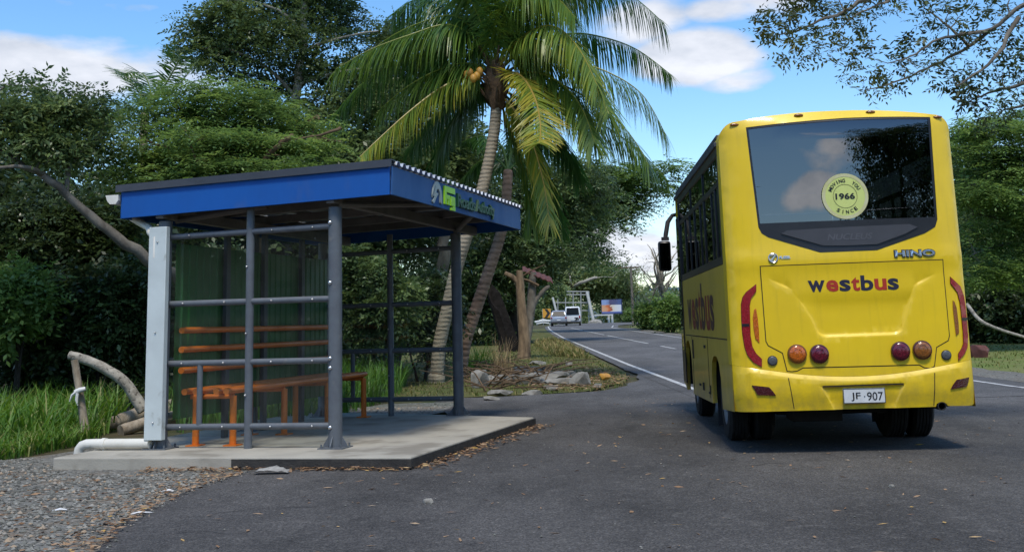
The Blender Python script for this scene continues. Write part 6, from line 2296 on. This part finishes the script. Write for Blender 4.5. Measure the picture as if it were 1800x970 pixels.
mb.tube([rel(914, 489, .05), rel(930, 494, .1), rel(947, 502, .1)], 0.05, 6, jit=0.1)
mb.tube([rel(912, 489), rel(935, 475), rel(958, 465)], [0.03, 0.025, 0.012], 6)
mb.build('batten', BARK['brown'], RU)

# rubble: broken concrete and driftwood
RB = [(905, 668, 65, 12, 1), (950, 665, 62, 13, 2), (990, 660, 30, 10, 3), (985, 672, 32, 9, 4), (845, 668, 22, 22, 5), (1022, 668, 22, 17, 6), (925, 652, 55, 9, 7), (880, 690, 24, 6, 8), (935, 690, 22, 5, 9), (970, 682, 18, 6, 10), (1050, 678, 10, 5, 11), (862, 700, 18, 4, 12), (1000, 640, 8, 6, 13), (945, 638, 16, 5, 14)]
LABR = ['long pale concrete block lying under the brush heap', 'long pale concrete block at the middle of the rubble', 'small pale concrete lump right of the long blocks', 'pale flat slab piece in front of the rubble, under the green weeds', 'upright pale concrete slab at the left end of the rubble, beside the shelter post', 'pointed grey rock at the right end of the rubble', 'long concrete block at the back of the rubble heap',
        'thin pale slab in the grass, in front of the dry tuft', 'thin pale slab in the grass, in front of the middle blocks', 'small flat slab below the rubble, left of the pointed rock', 'small white stone on the yellow grass at the verge tip', 'flat slab in the grass closest to the shelter post', 'small stone on the verge near the road behind the rubble', 'flat stone at the foot of the ruined posts']
for (u, v, ru, rv, s_), lab in zip(RB, LABR):
    p = gp(u, v + rv * 0.6)
    k = p.y / F
    noisy_rock('concrete_lump', lab, (p.x, p.y, p.z + rv * k * 0.55), (ru * k, max(0.25, ru * k * 0.45), rv * k * 1.3), M['oldconcrete'], s_, group='broken concrete lumps on the verge', rz=random.uniform(-0.25, 0.25))
p = gp(1063, 671)
noisy_rock('coconut_husk', 'round orange coconut husk on the yellow grass of the verge', (p.x, p.y, p.z + 0.10), (0.14, 0.14, 0.13), M['coconut'], 40, cat='coconut husk')
rng = np.random.default_rng(70)
mb = MB()
for k in range(95):
    u, v = rng.uniform(825, 960), rng.uniform(650, 690)
    if u > 910:
        v = rng.uniform(660, 680)
    p = gp(u, v)
    ln = rng.uniform(0.35, 1.5)
    a = rng.uniform(-1.3, 1.3) + (pi if rng.random() < .5 else 0)
    z0, z1 = rng.uniform(0.0, 0.25), rng.uniform(0.0, 0.5)
    q0 = Vector((p.x, p.y, p.z + z0))
    q1 = q0 + Vector((cos(a) * ln, sin(a) * ln * 0.8, z1 - z0))
    m_ = (q0 + q1) / 2 + Vector((0, 0, rng.uniform(0.0, 0.12)))
    mb.tube([q0, m_, q1], [rng.uniform(0.008, 0.024), 0.014, 0.006], 5, jit=0.1)
tag(mb.build('brushwood', BARK['brown'], smooth=50, norm=False), 'heap of brown dead branches on the rubble', 'brushwood', kind='stuff')

# leaning log, stake with tape, fallen logs at the left
def log(name, label, pts, r, m, cat, jit=0.06, n=14):
    base = Vector(pts[0])
    q = [Vector(p_) - base for p_ in smoothpath(pts, 4)]
    k = len(q)
    rad = [r[0] + (r[1] - r[0]) * i / (k - 1) for i in range(k)]
    mb = MB()
    mb.tube(q, rad, n, jit=jit)
    return tag(mb.build(name, m, loc=tuple(base), smooth=50), label, cat)


log('log', 'mottled grey log propped up at an angle behind the tied stake', [P(252, 722, 16.6), P(240, 702, 16.6), P(220, 672, 16.6), P(185, 648, 16.6), P(150, 632, 16.6), P(122, 624, 16.6)], (0.085, 0.062), BARK['pale'], 'log')
st = log('stake', 'upright brown stake with white tape tied in the tall grass', [P(152, 772, 15.2), P(146, 730, 15.2), P(140, 690, 15.2), P(131, 632, 15.2)], (0.056, 0.046), BARK['driftwood'], 'stake')
b0 = Vector(P(152, 772, 15.2))
mb = MB()
kn = Vector(P(142, 688, 15.12)) - b0
mb.tube([kn + Vector((-0.07, -.0, 0)), kn + Vector((0, -.02, 0.02)), kn + Vector((0.06, 0, 0.035))], [0.03, 0.035, 0.028], 8)
mb.tube([kn + Vector((-0.05, -.02, 0)), kn + Vector((-0.10, -.03, -0.04)), kn + Vector((-0.13, -.03, -0.12))], [0.022, 0.018, 0.006], 6)
mb.tube([kn + Vector((-0.03, -.03, -0.02)), kn + Vector((-0.035, -.04, -0.10)), kn + Vector((-0.02, -.04, -0.17))], [0.02, 0.02, 0.008], 6)
mb.build('tape', M['tape'], st, smooth=50)
log('log', 'weathered fallen log lying low behind the drain pipe', [P(180, 748, 16.6), P(215, 738, 16.8), P(265, 722, 17.2), P(320, 712, 17.5)], (0.09, 0.12), BARK['driftwood'], 'log')
log('log', 'second fallen log in front, ending beside the white post', [P(212, 757, 16.0), P(240, 748, 16.2), P(290, 735, 16.6), P(330, 730, 17)], (0.08, 0.09), BARK['driftwood'], 'log')
log('branch', 'long bare fallen branch sloping across the right lawn', [P(1700, 535, 31), P(1722, 562, 30.5), P(1755, 578, 30.2), P(1800, 592, 30), P(1840, 605, 29.8)], (0.05, 0.03), BARK['pale'], 'branch', n=8)
log('log', 'white fallen pole along the edge of the right verge', [P(1768, 660, 24.5), P(1800, 656, 24.7), P(1850, 652, 25)], (0.05, 0.05), BARK['pale'], 'log', n=8)
p = gp(1718, 628)
noisy_rock('tree_stump', 'short red-brown cut stump on the lawn beside the bus corner', (p.x, p.y, p.z + .12), (0.34, 0.3, 0.32), M['rust'], 55, cat='stump')


# far traffic
M['carwhite'] = mat('carwhite', (0.70, 0.72, 0.74), (0.66, 0.68, 0.70), rough=0.3, coat=0.6)
M['carsilver'] = mat('carsilver', (0.33, 0.36, 0.41), (0.30, 0.33, 0.38), rough=0.32, metal=0.3, coat=0.5)
M['carglass'] = mat('carglass', (0.012, 0.014, 0.017), rough=0.35, spec=0.15)


def car(label, pos, rz, w, h, l, m, kind):
    """rear view vehicle; local x right, y forward"""
    root = empty('van' if kind == 'van' else 'car', tuple(pos), rz, label, 'van' if kind == 'van' else 'car')
    hw = w / 2
    z0 = 0.32
    waist = 1.02 if kind == 'van' else 0.98
    ytop = 0.10 if kind == 'van' else 0.42
    roofin = 0.10 if kind == 'van' else 0.20
    secs = [(0.10, hw - 0.10, z0), (0.0, hw - 0.02, z0 + 0.25), (0.02, hw, waist), (ytop * 0.7, hw - roofin * 0.55, (waist + h) / 2 + .12), (ytop, hw - roofin, h - 0.10), (ytop + 0.12, hw - roofin - 0.10, h)]
    mb = MB()
    vs = []
    yf = [l - 0.1, l, l - 0.15, l - 0.9, l - 1.4, l - 1.6] if kind == 'van' else [l - .1, l, l - .5, l - 1.5, l - 2.0, l - 2.2]
    for (y, x, z), yy in zip(secs, yf):
        c_ = 0.10
        vs += [(-x, y + c_, z), (-x + c_, y, z), (x - c_, y, z), (x, y + c_, z), (x, yy - c_, z), (x - c_, yy, z), (-x + c_, yy, z), (-x, yy - c_, z)]
    fs = [(i * 8 + j, i * 8 + (j + 1) % 8, (i + 1) * 8 + (j + 1) % 8, (i + 1) * 8 + j) for i in range(5) for j in range(8)] + [tuple(40 + j for j in range(8)), tuple(reversed(range(8)))]
    mb.add(vs, fs)
    mb.build('body', m, root, smooth=30, bevel=0.03)
    # rear window follows the sloping back
    a, b_ = secs[2], secs[4]
    mb = MB()
    q = []
    for t, ins in ((0.14, 0.10), (0.94, 0.10)):
        i_, f_ = (2, t * 2) if t < 0.5 else (3, t * 2 - 1)
        s0, s1 = secs[i_], secs[i_ + 1]
        y = s0[0] * (1 - f_) + s1[0] * f_ - 0.06
        x = s0[1] * (1 - f_) + s1[1] * f_ - ins - 0.06
        z = s0[2] * (1 - f_) + s1[2] * f_
        q.append((y, x, z))
    mb.add([(-q[0][1], q[0][0], q[0][2]), (q[0][1], q[0][0], q[0][2]), (q[1][1], q[1][0], q[1][2]), (-q[1][1], q[1][0], q[1][2]),
            (-q[0][1], q[0][0] + .04, q[0][2]), (q[0][1], q[0][0] + .04, q[0][2]), (q[1][1], q[1][0] + .04, q[1][2]), (-q[1][1], q[1][0] + .04, q[1][2])], [(0, 1, 2, 3), (7, 6, 5, 4), (0, 4, 5, 1), (1, 5, 6, 2), (2, 6, 7, 3), (3, 7, 4, 0)])
    mb.build('rear_window', M['carglass'], root, smooth=0)
    mb = MB()
    mb.box((0, 0.02, z0 + 0.06), (w * 0.96, 0.16, 0.20))
    mb.build('bumper', M['blackmat'], root, bevel=0.03)
    for s in (-1, 1):
        mb = MB()
        zz = (0.95, 0.30) if kind == 'van' else (0.90, 0.18)
        mb.box((s * (hw - 0.13), 0.02, zz[0]), (0.16, 0.10, zz[1]))
        mb.build('tail_light', M['redlamp'], root, bevel=0.02)
        for y in (0.85, l - 0.9):
            wb = MB()
            wb.lathe([(0.001, -0.1), (0.2, -0.1), (0.30, -0.09), (0.33, -0.06), (0.33, 0.06), (0.30, 0.09), (0.2, 0.1), (0.001, 0.1)], (s * (hw - 0.12), y, 0.33), 'X', 20)
            wb.build('wheel', M['rubber'], root)
    mb = MB()
    mb.box((0, -0.015, 0.66), (0.42, 0.03, 0.12))
    mb.build('number_plate', M['plate'], root, smooth=0)
    if kind == 'van':
        mb = MB()
        for (x, z, a_, c_) in ((0.40, 0.86, .42, .10), (0.42, 0.72, .22, .30), (0.62, 0.70, .12, .20), (0.25, 0.60, .12, .12)):
            mb.box((x, -0.012, z), (a_, 0.02, c_))
        mb.build('decal', M['blackmat'], root, smooth=0)
    return root


p1_, p2_ = gp(983, 574.3), gp(1009, 574.0)
YV = 128.0
kx = lambda u: at(u, 573, YV).x
car('silver car following beside the white van far down the road', (kx(982.5), YV, zg(YV) + 0.01), -0.06, 1.86, 1.72, 4.5, M['carsilver'], 'suv')
car('white high-roofed van far down the road, right of the silver car', (kx(1008.5), YV + 1.5, zg(YV) + 0.01), -0.06, 1.80, 2.12, 4.8, M['carwhite'], 'van')

# chevron sign
YC = 150
pc = at(961, 553, YC)
CV = empty('chevron_sign', (pc.x, YC, zg(YC)), 0, 'orange and black chevron sign at the bend left of the silver car', 'sign')
mb = MB()
for dx in (-0.5, 0.5):
    mb.tube([(dx, 0.08, 0), (dx, 0.08, 2.0)], 0.05, 8)
mb.build('post', M['zinc'], CV)
mb = MB()
M['signorange'] = mat('signorange', (0.62, 0.30, 0.03), rough=0.5)
mb.box((0, 0, 1.45), (1.05, 0.04, 1.15))
bd = mb.build('board', M['signorange'], CV, smooth=0)
mb = MB()
mb.prism([(-0.38, 0.90), (-0.02, 0.90), (0.36, 1.45), (-0.02, 2.0), (-0.38, 2.0), (-0.02, 1.45)], lambda a, b, t: (a + 0.1, -0.021 - t, b), 0, 0.01)
mb.build('chevron', M['blackmat'], CV, smooth=0)
# white barrier rails by the sign
YB = 148
mb = MB()
b0 = Vector((at(965, 566, YB).x, YB, zg(YB)))
for (ua, va, ub, vb, r) in ((940, 566, 970, 564, .14), (943, 569, 965, 568, .10), (948, 564, 960, 563, .12)):
    mb.tube([at(ua, va, YB) - b0, at((ua + ub) / 2, (va + vb) / 2 - 1.3, YB) - b0, at(ub, vb, YB) - b0], r, 8)
for u in (944, 955, 966):
    q = at(u, 567, YB) - b0
    mb.tube([(q.x, 0.1, 0), (q.x, 0.1, q.z)], 0.07, 8)
tag(mb.build('barrier', M['whitepaint'], loc=tuple(b0)), 'bent white barrier rail under the chevron sign', 'barrier')

# empty billboard frame of white steel
YF = 160
bf0 = Vector((at(1003, 560, YF).x, YF, zg(YF)))
BFR = empty('billboard_scaffold', tuple(bf0), 0, 'empty white steel billboard frame rising behind the van', 'scaffold')
pp = lambda u, v, dy=0: at(u, v, YF + dy) - bf0


def bar(name, a, b, r, m='whitepaint', par=None):
    mb = MB()
    mb.tube([a, b], r, 8)
    mb.build(name, M['oldwhite'], par or BFR)


gz0 = lambda u, dy=0: Vector((at(u, 560, YF + dy).x - bf0.x, dy, 0))
for u, vt in ((980.5, 525), (994, 523), (1007.5, 513), (1021, 512), (1035, 512)):
    bar('upright', gz0(u), pp(u, vt), 0.07)
bar('strut', gz0(983.5, -2.0) , pp(971.5, 523, -0.3), 0.16)
bar('strut', gz0(1044, -3.0), pp(1032, 514, -0.3), 0.22)
bar('crossbar', pp(996, 512.5), pp(1035, 512.5), 0.08)
bar('crossbar', pp(996, 518), pp(1031, 518), 0.08)
bar('crossbar', pp(974, 532), pp(1035, 532), 0.08)
bar('crossbar', pp(1022, 546), pp(1035, 546), 0.08)
mb = MB()
mb.ball(gz0(1046, -3.0), (1.0, 0.8, 0.55), 14, 8, 0.06)
mb.build('footing', M['oldconcrete'], BFR)

# painted billboard
YW = 172
w0 = Vector((at(1075, 560, YW).x, YW, zg(YW)))
BB = empty('billboard', tuple(w0), 0, 'blue-framed billboard with orange and white picture at the bend', 'billboard')
ww = lambda u, v, dy=0: at(u, v, YW + dy) - w0
c_, d_ = ww(1056.5, 526.5), ww(1094.5, 551.5)
mb = MB()
mb.box(((c_.x + d_.x) / 2, 0.10, (c_.z + d_.z) / 2), (d_.x - c_.x, 0.18, c_.z - d_.z))
M['bbframe'] = mat('bbframe', (0.012, 0.02, 0.09), (0.012, 0.018, 0.07), rough=0.5)
mb.build('frame', M['bbframe'], BB, smooth=0)


def bbmat():
    m, N, out = newmat('billboard_picture')
    b = N.n('ShaderNodeBsdfPrincipled', i_Roughness=0.45)
    tc = N.n('ShaderNodeTexCoord')
    sp = N.n('ShaderNodeSeparateXYZ')
    N.l(tc.outputs['Generated'], sp.inputs[0])
    nz = N.n('ShaderNodeTexNoise', i_Scale=5.0, i_Detail=5.0)
    N.l(tc.outputs['Generated'], nz.inputs['Vector'])
    xx = N.math('ADD', sp.outputs[0], N.math('MULTIPLY', N.math('SUBTRACT', nz.outputs[0], 0.5), 0.5))
    low = N.ramp(xx, [(0.18, (0.55, 0.30, 0.16)), (0.30, (0.55, 0.16, 0.05)), (0.46, (0.30, 0.07, 0.03)), (0.52, (0.60, 0.52, 0.40)), (0.72, (0.62, 0.60, 0.58)), (0.9, (0.60, 0.62, 0.66))])
    up = N.ramp(xx, [(0.25, (0.22, 0.30, 0.50)), (0.42, (0.07, 0.06, 0.13)), (0.7, (0.07, 0.08, 0.17)), (0.9, (0.06, 0.09, 0.22))])
    zz = N.ramp(sp.outputs[2], [(0.60, (0, 0, 0)), (0.64, (1, 1, 1))])
    c = N.mix(zz, low, up)
    bot = N.ramp(sp.outputs[2], [(0.10, (0, 0, 0)), (0.13, (1, 1, 1))])
    c = N.mix(bot, (0.10, 0.14, 0.36), c)
    N.l(c, b.inputs['Base Color'])
    N.l(b.outputs[0], out.inputs[0])
    return m


mb = MB()
mb.box(((c_.x + d_.x) / 2 - .05, 0.0, (c_.z + d_.z) / 2 + .05), ((d_.x - c_.x) * 0.93, 0.03, (c_.z - d_.z) * 0.90))
mb.build('poster', bbmat(), BB, smooth=0)
for u in (1070, 1076):
    q = ww(u, 553)
    mb = MB()
    mb.tube([(q.x, 0.2, 0), (q.x, 0.2, c_.z - 0.3)], 0.16, 8)
    mb.build('post', M['whitepaint'], BB)
mb = MB()
a, b_ = ww(1044, 554), ww(1077, 553)
mb.box(((a.x + b_.x) / 2, -0.6, (a.z + b_.z) / 2), (b_.x - a.x, 0.5, 0.18))
mb.build('catwalk', M['whitepaint'], BB, smooth=0)

# power pole
YQ = 120
q0 = Vector((at(1113, 560, YQ).x, YQ, zg(YQ)))
PO = empty('power_pole', tuple(q0), 0, 'thin grey power pole with crossarm in front of the far bushes', 'pole')
mb = MB()
mb.tube([(0, 0, 0), (0, 0, at(1112, 468, YQ).z - q0.z)], [0.16, 0.11], 10)
mb.build('post', BARK['grey'], PO)
mb = MB()
mb.box((-0.3, 0, at(1112, 470, YQ).z - q0.z), (2.2, 0.1, 0.12))
mb.build('crossarm', BARK['brown'], PO, smooth=0)

# litter of leaves, stones and chips
rng = np.random.default_rng(90)


def chips(pts, ln, wd, rng, tone):
    m = len(pts)
    az = rng.uniform(0, 2 * pi, m)
    d = np.stack([np.cos(az), np.sin(az), rng.uniform(-0.10, 0.22, m)], 1)
    nr = unit(np.array([0, 0, 1.0]) + rng.normal(size=(m, 3)) * 0.25)
    L_ = ln * rng.uniform(0.4, 1.4, m)
    V = leaf_quads(pts, unit(d), nr, L_, wd * rng.uniform(0.5, 1.4, m), curl=0.10)
    return V, rng.uniform(tone[0], tone[1], m)


def along(a, b, n, s0, s1, z):
    t = rng.random(n)
    off = s0 + (s1 - s0) * rng.random(n) ** 2.0
    dx, dy = b[0] - a[0], b[1] - a[1]
    l_ = math.hypot(dx, dy)
    nx, ny = dy / l_, -dx / l_
    return np.stack([a[0] + dx * t + nx * off, a[1] + dy * t + ny * off, z + 0.012 + rng.uniform(0, 0.02, n)], 1)


ca, cb, cc_ = sw(-0.72, -0.84, 0), sw(1.12, -0.85, 0), sw(1.19, 3.6, 0)
pts = np.concatenate([along(ca, cb, 240, 0.005, 0.14, 0), along(cb, cc_, 560, 0.005, 0.26, 0), along(sw(-1.6, -.84, 0), ca, 160, 0.01, 0.25, 0), along((-0.9, 17), (-1.9, 16), 160, -0.9, 0.9, 0.0)])
V, T = chips(pts, 0.075, 0.026, rng, (0.0, 1.0))
edge = [(-2.3, 4.0), (-2.62, 7.2), (-2.80, 8.2), (-2.83, 9.1), (-2.78, 10.2), (-2.6, 11.1)]
ep = []
for a, b in zip(edge, edge[1:]):
    ep.append(along(a, b, 170, 0.03, -0.30, 0))
ep = np.concatenate(ep)
V2, T2 = chips(ep, 0.055, 0.022, rng, (0.1, 1.0))
gpoly = [(-2.85, 6.5), (-2.9, 11.2), (-4.3, 11.4), (-5.6, 12.4), (-8, 11), (-6, 6.5)]
g_ = scatter(rng, gpoly, 1500)
g_[:, 2] = 0.008
V3, T3 = chips(g_, 0.07, 0.024, rng, (0.0, 0.9))
f_ = scatter(rng, [(-2.4, 5), (-2.6, 10.5), (-0.9, 10.6), (1.4, 15), (1.5, 21), (6, 16), (5, 5)], 420)
f_[:, 2] = 0.012
V4, T4 = chips(f_, 0.075, 0.020, rng, (0.3, 1.0))
f5 = scatter(rng, [(0.2, 22.0), (1.5, 22.4), (2.2, 24), (2.4, 26.5), (2.0, 31), (0.6, 29)], 1500)
f5[:, 2] += 0.05 + rng.uniform(0, 0.06, len(f5))
V5, T5 = chips(f5, 0.13, 0.035, rng, (0.2, 1.0))
V4, T4 = np.concatenate([V4, V5]), np.concatenate([T4, T5])
tag(np_mesh('leaf_litter', np.concatenate([V, V2, V3, V4]), 4, M['litter'], np.concatenate([T, T2, T3, T4])), 'brown dead leaves and bark chips along the kerb and gravel', 'leaf litter', kind='stuff')


def stones(pts, r0, r1, rng):
    """small faceted stones: octahedra with jitter, 8 triangles each"""
    m = len(pts)
    r = rng.uniform(r0, r1, m) * rng.uniform(0.5, 1.0, m)
    D = np.array([[1, 0, 0], [0, 1, 0], [-1, 0, 0], [0, -1, 0], [0, 0, 0.7], [0, 0, -0.5]], float)
    az = rng.uniform(0, 2 * pi, m)
    c, s = np.cos(az), np.sin(az)
    Pv = D[None] * r[:, None, None] * rng.uniform(0.6, 1.3, (m, 6, 1))
    X = Pv[..., 0] * c[:, None] - Pv[..., 1] * s[:, None]
    Y = Pv[..., 0] * s[:, None] + Pv[..., 1] * c[:, None]
    Q = np.stack([X, Y, Pv[..., 2]], -1) + pts[:, None, :]
    F_ = [(0, 1, 4), (1, 2, 4), (2, 3, 4), (3, 0, 4), (1, 0, 5), (2, 1, 5), (3, 2, 5), (0, 3, 5)]
    V = np.concatenate([Q[:, list(f)].reshape(-1, 3) for f in F_])
    tn = rng.random(m)
    return V, np.concatenate([np.clip(tn + rng.uniform(-.05, .05, m), 0, 1) for _ in F_])


g1 = scatter(rng, [(-2.86, 5.5), (-2.9, 11.1), (-4.3, 11.3), (-5.4, 13.0), (-8.5, 11.4), (-6, 5.5)], 9000)
g1[:, 2] = 0.004
e_ = []
for a, b in zip(edge, edge[1:]):
    e_.append(along(a, b, 60, 0.10, -0.2, -0.01))
a1 = scatter(rng, [(-2.2, 5), (-2.4, 10.5), (-0.9, 10.6), (1.4, 15), (1.5, 21), (8, 19), (7, 5)], 500)
a1[:, 2] = 0.010
V, T = stones(g1, 0.010, 0.034, rng)
V2, T2 = stones(np.concatenate([a1] + e_), 0.004, 0.015, rng)
V3, T3 = stones(np.concatenate([scatter(rng, [(-2.6, 15.9), (-1.6, 15.9), (-1.1, 20), (-3, 19)], 500) + [0, 0, .03], scatter(rng, [(9.3, 15), (9.3, 60), (10.2, 60), (10.2, 15)], 900) + [0, 0, .02]]), 0.02, 0.05, rng)
tag(np_mesh('gravel_stones', np.concatenate([V, V2, V3]), 3, M['pebble'], np.concatenate([T, T2, T3])), 'loose grey stones of the gravel shoulder', 'gravel', kind='stuff')
for k, (u, v, r, lab) in enumerate(((752, 885, 0.035, 'single grey stone lying alone on the asphalt in front of the shelter'), (1567, 857, 0.022, 'small pale stone on the asphalt behind the bus'))):
    p = gp(u, v)
    noisy_rock('stone', lab, (p.x, p.y, p.z + r * .5), (r * 1.2, r, r), M['oldconcrete'], 80 + k, cat='stone')
M['sheetgrey'] = mat('sheetgrey', (0.38, 0.37, 0.34), (0.22, 0.21, 0.19), scale=14, rough=0.8)
# crumpled pale sheet lying at the platform foot
mb = MB()
p = gp(478, 833)
vs = []
for j in range(5):
    for i in range(11):
        x = -0.16 + 0.32 * i / 10
        vs.append((x, -0.06 + 0.03 * j, 0.008 + 0.040 * max(0, 1 - (x / 0.16) ** 2) * (0.35 + 0.65 * (j / 4)) + random.uniform(0, 0.022)))
mb.add(vs, [(j * 11 + i, j * 11 + i + 1, (j + 1) * 11 + i + 1, (j + 1) * 11 + i) for j in range(4) for i in range(10)])
o = mb.build('crumpled_sheet', M['sheetgrey'], loc=(p.x, p.y, 0.008), smooth=30)
o.modifiers.new('solid', 'SOLIDIFY').thickness = 0.004
tag(o, 'crumpled pale sheet lying against the platform kerb', 'sheet')
for k, (u, v, lab) in enumerate(((105, 899, 'white paper scrap on the gravel, left'), (295, 865, 'white paper scrap on the gravel closest to the platform'), (245, 905, 'thin pale stick-like paper strip near the asphalt edge'))):
    p = gp(u, v)
    mb = MB()
    l_, w_ = (0.055, 0.02) if k < 2 else (0.10, 0.008)
    a = (0.3, -0.2, 0.5)[k]
    mb.add([(-l_, -w_, 0.012), (0, -w_ * 1.2, 0.02), (l_, -w_ * .6, 0.012), (l_ * .8, w_, 0.016), (0, w_ * .8, 0.028), (-l_ * .9, w_, 0.014)], [(0, 1, 4, 5), (1, 2, 3, 4)])
    o = mb.build('paper_scrap', M['tape'], loc=tuple(p), smooth=0)
    o.rotation_euler = (0, 0, a)
    o.modifiers.new('solid', 'SOLIDIFY').thickness = 0.002
    tag(o, lab, 'paper')

# a big tree behind the viewer on the right: the rear window of the bus mirrors it
tree('rain_tree', 'large dark tree behind the viewer mirrored in the rear window of the bus',
     [([(11.4, -13, -.05), (11.2, -13, 3.5), (10.8, -13, 6.5), (10.5, -13, 9)], 0.35, 0.12)],
     [(11, -13, 8.5, 3.0, 3, 2.8), (12, -13.5, 6.5, 3.6, 3, 2.6), (9.4, -12.5, 5.2, 1.8, 2, 1.3), (13.5, -13, 9, 3.5, 3, 3.5), (11, -13, 3.6, 3, 2.5, 1.8)],
     leaf='dark', bark='dark', nclump=190, per=24, stem=0.6, pairs=4, ll=0.30, lw=0.14, cr=(0.8, 0.8, 0.5), seed=95)

# woods behind the viewer, across the bay: they shade the low sky seen in every reflection
rng = np.random.default_rng(97)
C = np.array([(rng.uniform(-60, 60), rng.uniform(-48, -30), rng.uniform(0.5, 4.0)) for _ in range(300)] + [(rng.uniform(-60, -1), rng.uniform(-40, -28), rng.uniform(3.0, 10.0)) for _ in range(260)])
V, T = sprays(rng, C, np.tile([2.6, 2.0, 1.8], (len(C), 1)), 24, 1.2, 4, 0.8, 0.42, drop=0.2)
tag(np_mesh('woods', V, 4, LEAF['dark'], T), 'woods behind the viewer on the near side of the bay', 'woods', kind='stuff')
